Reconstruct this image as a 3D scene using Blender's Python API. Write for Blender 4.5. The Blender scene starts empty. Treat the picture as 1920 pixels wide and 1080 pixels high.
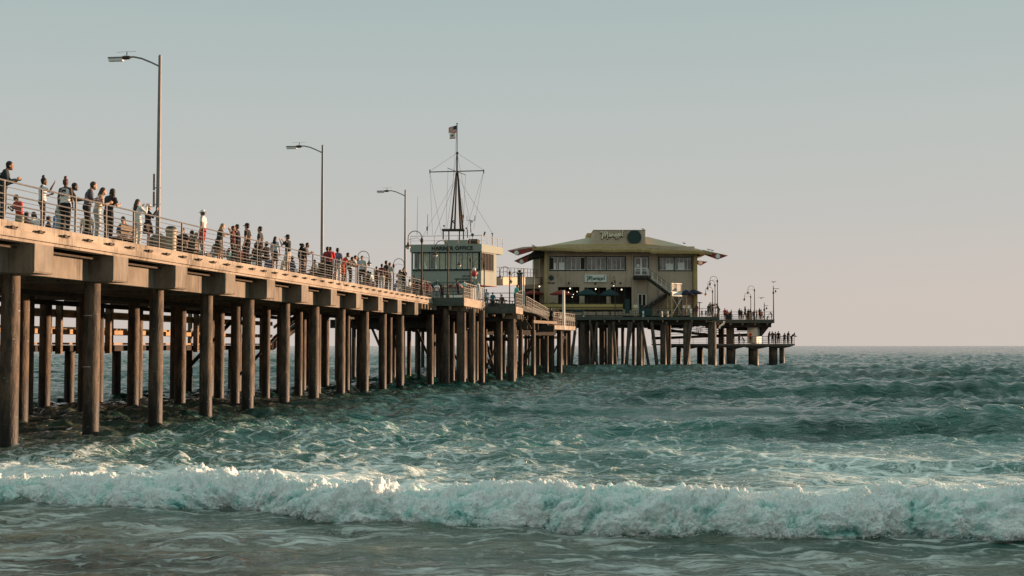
import bpy, math, random
import numpy as np
from mathutils import Vector, Matrix
random.seed(7)
RN = np.random.RandomState(11)
scene = bpy.context.scene
COL = scene.collection

# ------------------------------------------------------------------ camera
F = 2450.0            # focal length in pixels of a 1920 wide frame
CZ = 3.15             # eye height above mean water
TH = math.atan(108 / F)
cam_d = bpy.data.cameras.new("camera")
cam_d.lens = 36 * F / 1920
cam_d.sensor_width = 36
cam_d.clip_start = 0.5
cam_d.clip_end = 40000
cam = bpy.data.objects.new("camera", cam_d)
cam.location = (0, 0, CZ)
cam.rotation_euler = (math.radians(90) + TH, 0, 0)
COL.objects.link(cam)
scene.camera = cam

# ------------------------------------------------------------------ sky and sun
SUN_AZ = math.radians(64)     # clockwise from the view direction
SUN_EL = math.radians(3.8)
world = bpy.data.worlds.new("World")
scene.world = world
world.use_nodes = True
wn = world.node_tree.nodes; wl = world.node_tree.links
wn.clear()
out = wn.new('ShaderNodeOutputWorld')
bg = wn.new('ShaderNodeBackground'); bg.inputs['Strength'].default_value = 0.0545
sky = wn.new('ShaderNodeTexSky'); sky.sky_type = 'NISHITA'; sky.sun_disc = False
sky.sun_elevation = SUN_EL; sky.sun_rotation = SUN_AZ
sky.air_density = 1.0; sky.dust_density = 2.5; sky.ozone_density = 1.0
tc = wn.new('ShaderNodeTexCoord')
sp = wn.new('ShaderNodeSeparateXYZ'); wl.new(tc.outputs['Generated'], sp.inputs[0])
ramp = wn.new('ShaderNodeValToRGB')          # sea-mist veil, a function of elevation only
cr = ramp.color_ramp
K = 1.0
def hexl(h, k=1.0):
    c = [int(h[i:i+2], 16) / 255 for i in (0, 2, 4)]
    return tuple((((v + .055) / 1.055) ** 2.4 if v > .04 else v / 12.92) * k for v in c) + (1,)
stops = [(0.0, 'CCC1B9'), (0.045, 'C8C0BA'), (0.10, 'BFBEBB'), (0.17, 'B7BDBB'), (0.27, 'A6B7B6'), (0.42, 'ABC1BB'), (1.0, 'B4CCC5')]
while len(cr.elements) < len(stops): cr.elements.new(0.5)
for e, (p, h) in zip(cr.elements, stops):
    e.position = p; e.color = hexl(h)
wl.new(sp.outputs['Z'], ramp.inputs[0])
veil = wn.new('ShaderNodeVectorMath'); veil.operation = 'SCALE'; veil.inputs['Scale'].default_value = 10.6
wl.new(ramp.outputs[0], veil.inputs[0])
mx = wn.new('ShaderNodeMix'); mx.data_type = 'RGBA'; mx.inputs['Factor'].default_value = 0.93
wl.new(sky.outputs[0], mx.inputs['A']); wl.new(veil.outputs[0], mx.inputs['B'])
# the sky opposite the low sun is dimmer
dotn = wn.new('ShaderNodeVectorMath'); dotn.operation = 'DOT_PRODUCT'; wl.new(tc.outputs['Generated'], dotn.inputs[0])
dotn.inputs[1].default_value = (math.sin(math.radians(40)), math.cos(math.radians(40)), 0.0)
dim = wn.new('ShaderNodeMapRange'); dim.interpolation_type = 'SMOOTHSTEP'; wl.new(dotn.outputs['Value'], dim.inputs[0])
dim.inputs[1].default_value = -.75; dim.inputs[2].default_value = .42; dim.inputs[3].default_value = .98; dim.inputs[4].default_value = 1.0
dmul = wn.new('ShaderNodeVectorMath'); dmul.operation = 'SCALE'; wl.new(mx.outputs['Result'], dmul.inputs[0]); wl.new(dim.outputs[0], dmul.inputs['Scale'])
wl.new(dmul.outputs[0], bg.inputs['Color']); wl.new(bg.outputs[0], out.inputs[0])

sun_d = bpy.data.lights.new("sun", 'SUN')
sun_d.energy = 5.0; sun_d.angle = math.radians(0.6); sun_d.color = (1.0, 0.64, 0.40)
sun = bpy.data.objects.new("sun", sun_d)
sdir = Vector((math.sin(SUN_AZ) * math.cos(SUN_EL), math.cos(SUN_AZ) * math.cos(SUN_EL), math.sin(SUN_EL)))
sun.rotation_euler = sdir.to_track_quat('Z', 'Y').to_euler()
sun.location = (60, 30, 40)
COL.objects.link(sun)
scene.view_settings.view_transform = 'Standard'
scene.view_settings.look = 'None'
scene.view_settings.gamma = 1
scene.view_settings.use_curve_mapping = False
scene.view_settings.exposure = 0.92
scene.cycles.max_bounces = 5
scene.cycles.diffuse_bounces = 2
scene.cycles.glossy_bounces = 3

# ------------------------------------------------------------------ helpers
def ray(px, py):
    u = (px - 960) / F; v = -(py - 540) / F
    return (u, math.cos(TH) - v * math.sin(TH), math.sin(TH) + v * math.cos(TH))
def atz(px, py, z):
    d = ray(px, py); t = (z - CZ) / d[2]
    return Vector((d[0] * t, d[1] * t, z))
def aty(px, py, y):
    d = ray(px, py); t = y / d[1]
    return Vector((d[0] * t, y, CZ + d[2] * t))

def tag(o, label=None, cat=None, group=None, kind=None):
    if label: o['label'] = label
    if cat: o['category'] = cat
    if group: o['group'] = group
    if kind: o['kind'] = kind
    return o
def empty(name, loc=(0, 0, 0), rz=0.0, label=None, cat=None, group=None, kind=None):
    o = bpy.data.objects.new(name, None)
    o.empty_display_size = 0.3
    o.location = loc; o.rotation_euler = (0, 0, rz)
    COL.objects.link(o)
    return tag(o, label, cat, group, kind)
def children(o):
    return [c for c in bpy.data.objects if c.parent == o]
def copy_tree(o, parent=None, kids=None):
    c = o.copy(); COL.objects.link(c); c.parent = parent
    for ch in (kids or {}).get(o, children(o) if kids is None else []):
        copy_tree(ch, c, kids)
    return c

class MB:
    """collects shapes and builds one mesh object"""
    def __init__(s): s.v = []; s.f = []; s.m = []; s.cur = 0
    def add(s, vs, fs):
        n = len(s.v); s.v += [tuple(v) for v in vs]
        for f in fs: s.f.append([i + n for i in f]); s.m.append(s.cur)
        return s
    def box(s, c, d, rz=0.0):
        x, y, z = d[0] / 2, d[1] / 2, d[2] / 2
        vs = []
        cs, sn = math.cos(rz), math.sin(rz)
        for i in (-x, x):
            for j in (-y, y):
                for k in (-z, z):
                    vs.append((c[0] + i * cs - j * sn, c[1] + i * sn + j * cs, c[2] + k))
        return s.add(vs, [(0, 1, 3, 2), (4, 6, 7, 5), (0, 4, 5, 1), (2, 3, 7, 6), (0, 2, 6, 4), (1, 5, 7, 3)])
    def span(s, a, b):
        return s.box([(a[i] + b[i]) / 2 for i in range(3)], [abs(b[i] - a[i]) for i in range(3)])
    def beam(s, p, q, w, h, up=(0, 0, 1)):
        p = Vector(p); q = Vector(q); d = (q - p).normalized(); u = Vector(up)
        if abs(d.dot(u)) > .98: u = Vector((1, 0, 0))
        sx = d.cross(u).normalized(); uz = sx.cross(d)
        vs = []
        for e in (p, q):
            for a, b in ((-1, -1), (1, -1), (1, 1), (-1, 1)):
                vs.append(e + sx * a * w / 2 + uz * b * h / 2)
        return s.add(vs, [(3, 2, 1, 0), (4, 5, 6, 7), (0, 1, 5, 4), (1, 2, 6, 5), (2, 3, 7, 6), (3, 0, 4, 7)])
    def path(s, pts, rad, n=8, cap=True, sq=1.0):
        pts = [Vector(p) for p in pts]
        if not isinstance(rad, (list, tuple)): rad = [rad] * len(pts)
        rings = []; prev = None
        for i, p in enumerate(pts):
            d = (pts[min(i + 1, len(pts) - 1)] - pts[max(i - 1, 0)]).normalized()
            if prev is None:
                u = Vector((0, 0, 1)) if abs(d.z) < .9 else Vector((1, 0, 0))
                a = d.cross(u).normalized()
            else:
                a = (prev - d * prev.dot(d)).normalized()
            prev = a; b = d.cross(a)
            rings.append([p + (a * math.cos(2 * math.pi * k / n) + b * math.sin(2 * math.pi * k / n) * sq) * rad[i] for k in range(n)])
        vs = [v for r in rings for v in r]; fs = []
        for i in range(len(rings) - 1):
            for k in range(n):
                fs.append((i * n + k, i * n + (k + 1) % n, (i + 1) * n + (k + 1) % n, (i + 1) * n + k))
        if cap:
            fs.append(tuple(range(n))[::-1]); fs.append(tuple((len(rings) - 1) * n + k for k in range(n)))
        return s.add(vs, fs)
    def cyl(s, p, q, r, n=12, r2=None): return s.path([p, q], [r, r if r2 is None else r2], n)
    def lathe(s, c, prof, n=16):
        """prof: list of (radius, z)"""
        vs = []; fs = []
        for r, z in prof:
            for k in range(n):
                a = 2 * math.pi * k / n
                vs.append((c[0] + r * math.cos(a), c[1] + r * math.sin(a), c[2] + z))
        for i in range(len(prof) - 1):
            for k in range(n):
                fs.append((i * n + k, i * n + (k + 1) % n, (i + 1) * n + (k + 1) % n, (i + 1) * n + k))
        fs.append(tuple(range(n))[::-1]); fs.append(tuple((len(prof) - 1) * n + k for k in range(n)))
        return s.add(vs, fs)
    def ball(s, c, r, n=12, m=8):
        r = r if isinstance(r, (tuple, list)) else (r, r, r)
        vs = [(c[0], c[1], c[2] - r[2])]; fs = []
        for i in range(1, m):
            t = math.pi * i / m
            for k in range(n):
                a = 2 * math.pi * k / n
                vs.append((c[0] + r[0] * math.sin(t) * math.cos(a), c[1] + r[1] * math.sin(t) * math.sin(a), c[2] - r[2] * math.cos(t)))
        vs.append((c[0], c[1], c[2] + r[2])); L = len(vs) - 1
        for k in range(n):
            fs.append((0, 1 + (k + 1) % n, 1 + k))
            for i in range(m - 2):
                a = 1 + i * n
                fs.append((a + k, a + (k + 1) % n, a + n + (k + 1) % n, a + n + k))
            a = 1 + (m - 2) * n
            fs.append((a + k, a + (k + 1) % n, L))
        return s.add(vs, fs)
    def prism(s, poly, ext):
        """poly: list of 3D points (planar), ext: extrusion vector"""
        n = len(poly); e = Vector(ext)
        vs = [Vector(p) for p in poly] + [Vector(p) + e for p in poly]
        fs = [tuple(range(n))[::-1], tuple(range(n, 2 * n))]
        for k in range(n): fs.append((k, (k + 1) % n, n + (k + 1) % n, n + k))
        return s.add(vs, fs)
    def mesh(s, name, mats, smooth=False):
        me = bpy.data.meshes.new(name)
        me.from_pydata(s.v, [], s.f)
        for m in (mats if isinstance(mats, (list, tuple)) else [mats]): me.materials.append(m)
        if any(s.m): me.polygons.foreach_set('material_index', s.m)
        me.polygons.foreach_set('use_smooth', [bool(smooth)] * len(me.polygons))
        me.update()
        import bmesh
        bm = bmesh.new(); bm.from_mesh(me); bmesh.ops.recalc_face_normals(bm, faces=bm.faces); bm.to_mesh(me); bm.free()
        if smooth: me.set_sharp_from_angle(angle=math.radians(40))
        return me
    def build(s, name, mats, parent=None, smooth=False, label=None, cat=None, group=None, kind=None):
        o = bpy.data.objects.new(name, s.mesh(name, mats, smooth))
        COL.objects.link(o)
        if parent: o.parent = parent
        return tag(o, label, cat, group, kind)

# ------------------------------------------------------------------ materials
def nodes(m):
    m.use_nodes = True
    nt = m.node_tree; nt.nodes.clear()
    o = nt.nodes.new('ShaderNodeOutputMaterial'); b = nt.nodes.new('ShaderNodeBsdfPrincipled')
    nt.links.new(b.outputs[0], o.inputs[0])
    return nt, b
def mat(name, c1, c2=None, scale=3.0, rough=.8, bump=.0, bscale=20., detail=6., metal=0.0, stretch=(1, 1, 1), spec=.4, lo=.35, hi=.7, emit=None, estr=0, streak=0.0, scol=(.05, .035, .022)):
    """worn surface: two colours mixed by noise, with bump"""
    m = bpy.data.materials.new(name); nt, b = nodes(m); L = nt.links.new
    b.inputs['Roughness'].default_value = rough; b.inputs['Metallic'].default_value = metal
    b.inputs['Specular IOR Level'].default_value = spec
    m.diffuse_color = tuple(c1[:3]) + (1,)
    tc = nt.nodes.new('ShaderNodeTexCoord'); mp = nt.nodes.new('ShaderNodeMapping'); mp.inputs['Scale'].default_value = stretch
    L(tc.outputs['Object'], mp.inputs[0])
    n = nt.nodes.new('ShaderNodeTexNoise'); n.inputs['Scale'].default_value = scale; n.inputs['Detail'].default_value = detail
    n.inputs['Roughness'].default_value = .62
    L(mp.outputs[0], n.inputs['Vector'])
    r = nt.nodes.new('ShaderNodeValToRGB'); r.color_ramp.elements[0].position = lo; r.color_ramp.elements[1].position = hi
    c2 = c2 or tuple(v * .82 for v in c1)
    r.color_ramp.elements[0].color = tuple(c2[:3]) + (1,); r.color_ramp.elements[1].color = tuple(c1[:3]) + (1,)
    L(n.outputs['Fac'], r.inputs[0]); L(r.outputs[0], b.inputs['Base Color'])
    if streak:      # rust and water runs: vertical, broken, unevenly spread
        ms = nt.nodes.new('ShaderNodeMapping'); ms.inputs['Scale'].default_value = (5.5, 5.5, .42); L(tc.outputs['Object'], ms.inputs[0])
        s1 = nt.nodes.new('ShaderNodeTexNoise'); s1.inputs['Scale'].default_value = 1.0; s1.inputs['Detail'].default_value = 7; s1.inputs['Roughness'].default_value = .7; L(ms.outputs[0], s1.inputs['Vector'])
        s2 = nt.nodes.new('ShaderNodeTexNoise'); s2.inputs['Scale'].default_value = .45; s2.inputs['Detail'].default_value = 4; L(tc.outputs['Object'], s2.inputs['Vector'])
        ad = nt.nodes.new('ShaderNodeMath'); ad.operation = 'ADD'; L(s1.outputs['Fac'], ad.inputs[0]); L(s2.outputs['Fac'], ad.inputs[1])
        rs = nt.nodes.new('ShaderNodeMapRange'); L(ad.outputs[0], rs.inputs[0]); rs.inputs[1].default_value = 1.0; rs.inputs[2].default_value = 1.28; rs.inputs[3].default_value = 0; rs.inputs[4].default_value = streak
        mxs = nt.nodes.new('ShaderNodeMix'); mxs.data_type = 'RGBA'; L(rs.outputs[0], mxs.inputs['Factor']); L(r.outputs[0], mxs.inputs['A']); mxs.inputs['B'].default_value = tuple(scol) + (1,)
        L(mxs.outputs['Result'], b.inputs['Base Color'])
    if bump:
        n2 = nt.nodes.new('ShaderNodeTexNoise'); n2.inputs['Scale'].default_value = bscale; n2.inputs['Detail'].default_value = 6
        L(mp.outputs[0], n2.inputs['Vector'])
        bp = nt.nodes.new('ShaderNodeBump'); bp.inputs['Strength'].default_value = bump; bp.inputs['Distance'].default_value = .03
        L(n2.outputs['Fac'], bp.inputs['Height']); L(bp.outputs[0], b.inputs['Normal'])
    if emit:
        b.inputs['Emission Color'].default_value = tuple(emit) + (1,); b.inputs['Emission Strength'].default_value = estr
    return m
def hx(h, k=1.0): return hexl(h, k)[:3]

# ------------------------------------------------------------------ numpy noise
_P = RN.permutation(256).astype(np.int64); _P = np.concatenate([_P, _P, _P])
_G = RN.normal(size=(256, 3)); _G /= np.linalg.norm(_G, axis=1)[:, None]
def noise3(x, y, z):
    xi = np.floor(x).astype(np.int64); yi = np.floor(y).astype(np.int64); zi = np.floor(z).astype(np.int64)
    xf = x - xi; yf = y - yi; zf = z - zi
    u = xf * xf * xf * (xf * (xf * 6 - 15) + 10); v = yf * yf * yf * (yf * (yf * 6 - 15) + 10); w = zf * zf * zf * (zf * (zf * 6 - 15) + 10)
    xi &= 255; yi &= 255; zi &= 255
    r = 0
    for i in (0, 1):
        wx = u if i else 1 - u
        for j in (0, 1):
            wy = v if j else 1 - v
            for k in (0, 1):
                wz = w if k else 1 - w
                g = _G[_P[_P[_P[(xi + i) & 255] + ((yi + j) & 255)] + ((zi + k) & 255)]]
                r = r + wx * wy * wz * (g[..., 0] * (xf - i) + g[..., 1] * (yf - j) + g[..., 2] * (zf - k))
    return r * 1.5
def fbm(x, y, z, o=4, g=.5):
    r = 0; a = 1.0; t = 0
    for i in range(o):
        r = r + a * noise3(x, y, z); t += a; a *= g; x = x * 2.03 + 7.1; y = y * 2.03 + 3.7; z = z * 2.03 + 1.3
    return r / t
def billow(x, y, z, o=4, g=.5):
    r = 0; a = 1.0; t = 0
    for i in range(o):
        r = r + a * np.abs(noise3(x, y, z)); t += a; a *= g; x = x * 2.1 + 7.1; y = y * 2.1 + 3.7; z = z * 2.1 + 1.3
    return r / t
def sstep(a, b, x):
    t = np.clip((x - a) / (b - a), 0, 1); return t * t * (3 - 2 * t)

def grid_object(name, X, Y, Z, mats, attrs=None, parent=None):
    nr, nc = X.shape
    me = bpy.data.meshes.new(name)
    co = np.stack([X, Y, Z], -1).reshape(-1, 3).astype(np.float32)
    idx = np.arange(nr * nc, dtype=np.int32).reshape(nr, nc)
    q = np.stack([idx[:-1, :-1], idx[:-1, 1:], idx[1:, 1:], idx[1:, :-1]], -1).reshape(-1)
    me.vertices.add(len(co)); me.vertices.foreach_set('co', co.reshape(-1))
    nq = len(q) // 4
    me.loops.add(len(q)); me.loops.foreach_set('vertex_index', q)
    me.polygons.add(nq); me.polygons.foreach_set('loop_start', np.arange(0, nq * 4, 4, dtype=np.int32))
    me.polygons.foreach_set('use_smooth', np.ones(nq, dtype=bool))
    for k, a in (attrs or {}).items():
        at = me.attributes.new(k, 'FLOAT', 'POINT'); at.data.foreach_set('value', a.reshape(-1).astype(np.float32))
    me.update(calc_edges=True); me.validate()
    for m in mats: me.materials.append(m)
    o = bpy.data.objects.new(name, me); COL.objects.link(o); o.parent = parent
    return o

# ------------------------------------------------------------------ the sea
BORE = [(-60, 943), (0, 944), (140, 952), (280, 958), (437, 951), (530, 972), (640, 984), (740, 982), (850, 993), (1000, 998), (1155, 1006), (1413, 1011), (1626, 1012), (1715, 1004), (1881, 1016), (1960, 1018)]
_bp = [atz(x, y, 0) for x, y in BORE]
BX = np.array([p.x for p in _bp]); BY = np.array([p.y for p in _bp])
def bore_y(x):
    y = np.interp(x, BX, BY)
    y = np.where(x < BX[0], BY[0] + (BX[0] - x) * .12, y)
    return np.where(x > BX[-1], BY[-1] - (x - BX[-1]) * .05, y)
def bore_h(x): return .80 * np.interp(x, [-14, -9, -5, -1, 4, 9, 14], [.42, .5, .56, .62, .72, .74, .66]) * (1 + .10 * np.sin(x * .8) + .06 * np.sin(x * 2.1 + 1))
# swell ridges: crest centre line y0 + slope*x, half widths, height, x extent
SWELLS = [(79, .02, 30, 26, 2.6, .62), (92, -.03, 44, 20, 3.0, .62), (47.5, -.05, 12.5, 8.0, 1.8, .48), (44.0, -.05, 22, 7, 1.6, .42), (60, .03, 6, 14, 2.2, .25), (36.5, 0, 0, 10, 1.3, .16),
          (120, .0, 60, 50, 4, .6), (150, .05, 10, 60, 5, .5), (68, .0, -6, 12, 2.2, .25), (54, .0, 27, 9, 1.9, .28), (34, -.02, 10, 7, 1.1, .16), (40, .02, -9, 6, 1.4, .2)]
WAVES = []
for i in range(64):
    lam = .55 * (1.085 ** i) * RN.uniform(.9, 1.1)
    if lam > 60: break
    ang = -math.pi / 2 + RN.normal() * (.95 if lam < 9 else .35)
    WAVES.append((lam, math.cos(ang), math.sin(ang), RN.uniform(0, 6.28), .0148 * lam ** .82 if lam < 4 else .0148 * 4 ** .82 * (4 / lam) ** 1.0))
def sea(X, Y, DR):
    """height, foam cover, silty brown with pier shade"""
    H = np.zeros_like(X); 
    wx = X + .8 * fbm(X * .12, Y * .12, X * 0 + 3.3, 2); wy = Y + .8 * fbm(X * .12, Y * .12, X * 0 + 8.1, 2)
    near = sstep(18, 60, Y)
    grp = .7 + .6 * sstep(-.25, .3, fbm(X * .05, Y * .03, X * 0 + 5, 2))
    calm = np.exp(-((Y - 59 + .12 * X) / 6.5) ** 2) * sstep(-4, 6, X) + .85 * np.exp(-((Y - 37.5) / 3.2) ** 2) * sstep(-6, 4, X) + .7 * np.exp(-((Y - 31) / 2.2) ** 2) * sstep(0, 6, X)
    calm = np.clip(calm * (1 + 1.2 * fbm(X * .11, Y * .16, X * 0 + 44, 3)), 0, .9)
    calm = np.maximum(calm, .10 * (Y < bore_y(X)))
    for lam, cx, cy, ph, a in WAVES:
        k = 2 * math.pi / lam
        vis = sstep(1.3, 2.6, lam / DR)
        w = np.sin((wx * cx + wy * cy) * k + ph)
        w = w + .28 * np.cos(2 * ((wx * cx + wy * cy) * k + ph))      # sharper crests
        amp = a * (.42 + .58 * near if lam > 2 else .6 + .5 * near)
        H += amp * w * vis * grp
    H *= .82 * (1 - .72 * calm)
    w2 = .9 * fbm(X * .2, Y * .2, X * 0 + 61, 2)
    for fx_, fy_, am, sd in ((.24, .46, .15, 1.0), (.5, .95, .085, 5.0), (1.1, 2.0, .04, 9.0)):
        rid = 1 - 2.6 * np.abs(noise3(X * fx_ + w2, Y * fy_ + w2 * .7, X * 0 + sd))
        H += am * rid * (.35 + .65 * near) * (1 - .75 * calm) * grp * sstep(1.2, 2.6, (1 / fy_) / DR)
    vis = sstep(1.6, 4.0, .5 / DR)
    H += .03 * (billow(X * 1.6, Y * 2.6, X * 0 + .5, 3) - .3) * vis
    sw = np.zeros_like(X); face = np.zeros_like(X)
    for y0, sl, xc, xw, hw, h in SWELLS:
        yy = y0 + sl * (X - xc) + 1.2 * np.sin(X * .13 + y0) + 2.2 * fbm(X * .09, X * 0 + y0, X * 0, 2)
        e = np.exp(-((X - xc) / xw) ** 4)
        d = (Y - yy)
        prof = np.where(d < 0, np.exp(-(d / (hw * .5)) ** 2), np.exp(-(d / (hw * 1.6)) ** 2))
        sw += h * e * prof
        face += e * np.exp(-((d + hw * .8) / (hw * .9)) ** 2) * (h / .5)
    H += sw * 1.25
    by = bore_y(X)
    d = Y - by
    H += .22 * np.exp(-((d - 2.6) / 2.2) ** 2) + .12 * sstep(0, 2, d) * (1 - sstep(6, 14, d))
    H *= np.where(d < 0, .52, 1.0)
    # foam cover
    low = fbm(X * .16, Y * .10, X * 0 + 20, 3)
    low2 = fbm(X * .5, Y * .5, X * 0 + 31, 3)
    c = np.where(d < 0, .27 + .0 * d, 0)
    behind = .10 + (1 - sstep(3, 34, d)) * .34 + .42 * (1 - sstep(1.5, 7.0, d)) + .20 * (1 - sstep(20, 42, d))
    c = np.where(d >= 0, behind, c) + .34 * low + .16 * low2
    c += .12 * np.exp(-((Y - 52) / 6) ** 2) * sstep(0, 10, X)
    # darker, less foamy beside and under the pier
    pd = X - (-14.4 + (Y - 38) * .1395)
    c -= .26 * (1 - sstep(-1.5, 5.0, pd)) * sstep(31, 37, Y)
    c = np.where((d < 0), np.minimum(c, .62), c)
    for k in range(-2, 11):
        for xo in (-1.08, -6.55, -11.1):
            yy = 2.58 + 5.34 * k; px_ = -14.47 + xo * math.cos(.13863) + yy * math.sin(.13863); py_ = 36.82 - xo * math.sin(.13863) + yy * math.cos(.13863)
            rr_ = np.hypot(X - px_ + .15, (Y - py_) * .9 + .1)
            c += .30 * np.exp(-((rr_ - .36) / .16) ** 2) + .14 * np.exp(-(rr_ / 1.2) ** 2); H += .05 * np.exp(-((rr_ - .35) / .22) ** 2)
    c -= .18 * np.clip(face, 0, 1) * (Y > 30)
    silt_shade = np.clip((1 - sstep(-8, 3, d)) * .9 + .45 * low + .0, 0, 1) * .9 + .35 * (1 - sstep(28, 44, Y + .6 * X)) 
    silt_shade = silt_shade * (1 - .45 * sstep(-2, 12, X) * (d < 0)) + .32 * (1 - sstep(-1.0, 4.0, pd)) * (1 - sstep(60, 95, Y))  # last term paints the pier's brown reflection and shadow into the water
    return H, np.clip(c, 0, 1.2), np.clip(silt_shade, 0, 1), 1 - calm, sstep(.6, -.4, d)

def ramp_node(nt, pairs, inp, mode='LINEAR'):
    r = nt.nodes.new('ShaderNodeValToRGB'); r.color_ramp.interpolation = mode
    e = r.color_ramp.elements
    while len(e) < len(pairs): e.new(.5)
    for q, (p, c) in zip(e, pairs): q.position = p; q.color = (tuple(c) + (1,))[:4] if not isinstance(c, float) else (c, c, c, 1)
    nt.links.new(inp, r.inputs[0]); return r
def water_material():
    m = bpy.data.materials.new("sea_water"); nt, b = nodes(m); L = nt.links.new; N = nt.nodes.new
    geo = N('ShaderNodeNewGeometry')
    def noise(scale, det=4, rough=.55, vec=None, sc=(1, 1, 1), dist=0.0):
        mp = N('ShaderNodeMapping'); mp.inputs['Scale'].default_value = sc
        L(vec or geo.outputs['Position'], mp.inputs[0])
        n = N('ShaderNodeTexNoise'); n.inputs['Scale'].default_value = scale; n.inputs['Detail'].default_value = det
        n.inputs['Roughness'].default_value = rough; n.inputs['Distortion'].default_value = dist
        L(mp.outputs[0], n.inputs['Vector']); return n
    def math_(op, a, c=None, d=None, clamp=False):
        q = N('ShaderNodeMath'); q.operation = op; q.use_clamp = clamp
        for i, v in enumerate((a, c, d)):
            if v is None: continue
            if isinstance(v, (int, float)): q.inputs[i].default_value = v
            else: L(v, q.inputs[i])
        return q.outputs[0]
    foam = N('ShaderNodeAttribute'); foam.attribute_name = 'foam'
    silt_shade = N('ShaderNodeAttribute'); silt_shade.attribute_name = 'silt_shade'
    # lacy foam: ridged, warped noise at two sizes
    warp = noise(.9, 3, sc=(1, 1, 1))
    wv = N('ShaderNodeVectorMath'); wv.operation = 'MULTIPLY_ADD'
    L(warp.outputs['Color'], wv.inputs[0]); wv.inputs[1].default_value = (1.6, 1.6, 0); L(geo.outputs['Position'], wv.inputs[2])
    n1 = noise(1.1, 7, .68, wv.outputs[0], (.8, 1.25, 1), .3); n2 = noise(3.4, 6, .66, wv.outputs[0], (.75, 1.4, 1), .4)
    def ridge(n): return math_('SUBTRACT', 1.0, math_('MULTIPLY', math_('ABSOLUTE', math_('SUBTRACT', n, .5)), 5.0), clamp=True)
    def net(scale, k):
        mp = N('ShaderNodeMapping'); mp.inputs['Scale'].default_value = (.62, 1.0, 0); L(wv.outputs[0], mp.inputs[0])
        vv = N('ShaderNodeTexVoronoi'); vv.feature = 'DISTANCE_TO_EDGE'; vv.voronoi_dimensions = '2D'; vv.inputs['Scale'].default_value = scale; L(mp.outputs[0], vv.inputs['Vector'])
        return math_('SUBTRACT', 1.0, math_('MULTIPLY', vv.outputs['Distance'], k), clamp=True)
    r1 = math_('MAXIMUM', math_('MULTIPLY', net(1.5, 5.0), 1.0), math_('MULTIPLY', ridge(n1.outputs['Fac']), .55)); r2 = math_('MAXIMUM', net(4.6, 4.0), math_('MULTIPLY', ridge(n2.outputs['Fac']), .8))
    lace = math_('ADD', math_('MULTIPLY', r1, .55), math_('MULTIPLY', r2, .45))
    n3 = noise(9.0, 5, .7, wv.outputs[0], (.8, 1.3, 1))
    lace = math_('ADD', lace, math_('MULTIPLY', math_('SUBTRACT', n3.outputs['Fac'], .5), .55))
    v = math_('SUBTRACT', math_('ADD', foam.outputs['Fac'], lace), 1.07)
    mask = ramp_node(nt, [(0.0, 0.0), (.06, .28), (.30, .82), (.55, 1.0)], math_('ADD', v, .0)).outputs[0]
    wash = N('ShaderNodeAttribute'); wash.attribute_name = 'wash'
    sn = noise(1.9, 11, .74, wv.outputs[0], (.36, 1.5, 1), .15); sl = noise(.33, 3, .5, None, (.5, 1.3, 1))
    st = ramp_node(nt, [(.50, 0.0), (.56, .6), (.64, 1.0)], math_('ADD', math_('MULTIPLY', sn.outputs['Fac'], .8), math_('MULTIPLY', sl.outputs['Fac'], .22))).outputs[0]
    mask = math_('MAXIMUM', math_('MULTIPLY', mask, math_('SUBTRACT', 1.0, math_('MULTIPLY', wash.outputs['Fac'], .5))), math_('MULTIPLY', math_('MULTIPLY', st, wash.outputs['Fac']), .85))
    body = N('ShaderNodeMix'); body.data_type = 'RGBA'
    tone = noise(.23, 3, sc=(.6, 1.5, 1))
    teal = ramp_node(nt, [(.3, (.003, .033, .026)), (.7, (.010, .092, .074))], tone.outputs['Fac'])
    L(silt_shade.outputs['Fac'], body.inputs['Factor']); L(teal.outputs[0], body.inputs['A']); sb_ = ramp_node(nt, [(.38, (.045, .045, .034)), (.62, (.27, .205, .14))], noise(.45, 5, .6, wv.outputs[0], (.35, 1.3, 1)).outputs['Fac']); L(sb_.outputs[0], body.inputs['B'])
    aer = N('ShaderNodeMix'); aer.data_type = 'RGBA'; an = noise(.8, 4, .6, wv.outputs[0], (.6, 1.3, 1))
    af = N('ShaderNodeMapRange'); L(math_('ADD', foam.outputs['Fac'], math_('MULTIPLY', an.outputs['Fac'], .5)), af.inputs[0]); af.inputs[1].default_value = .38; af.inputs[2].default_value = 1.0; af.inputs[3].default_value = 0; af.inputs[4].default_value = .55
    L(math_('MULTIPLY', af.outputs[0], math_('SUBTRACT', 1.0, math_('MULTIPLY', silt_shade.outputs['Fac'], .75))), aer.inputs['Factor']); L(body.outputs['Result'], aer.inputs['A']); aer.inputs['B'].default_value = (.11, .39, .345, 1)
    fm = N('ShaderNodeMix'); fm.data_type = 'RGBA'
    L(mask, fm.inputs['Factor']); L(aer.outputs['Result'], fm.inputs['A']); fm.inputs['B'].default_value = (.84, .88, .86, 1)
    L(fm.outputs['Result'], b.inputs['Base Color'])
    rr = math_('ADD', math_('MULTIPLY', mask, .55), .07, clamp=True); L(rr, b.inputs['Roughness'])
    b.inputs['IOR'].default_value = 1.33; b.inputs['Specular IOR Level'].default_value = .5
    # ripples too small for the mesh
    h1 = noise(2.2, 5, .6, None, (.7, 1.25, 1)); h2 = noise(9, 4, .6, None, (.8, 1.3, 1)); h3 = noise(.42, 5, .6, None, (.55, 1.4, 1))
    bp3 = N('ShaderNodeBump'); bp3.inputs['Distance'].default_value = 1.4; chop = N('ShaderNodeAttribute'); chop.attribute_name = 'chop'
    L(math_('MULTIPLY', chop.outputs['Fac'], .7), bp3.inputs['Strength']); L(h3.outputs['Fac'], bp3.inputs['Height'])
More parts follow.
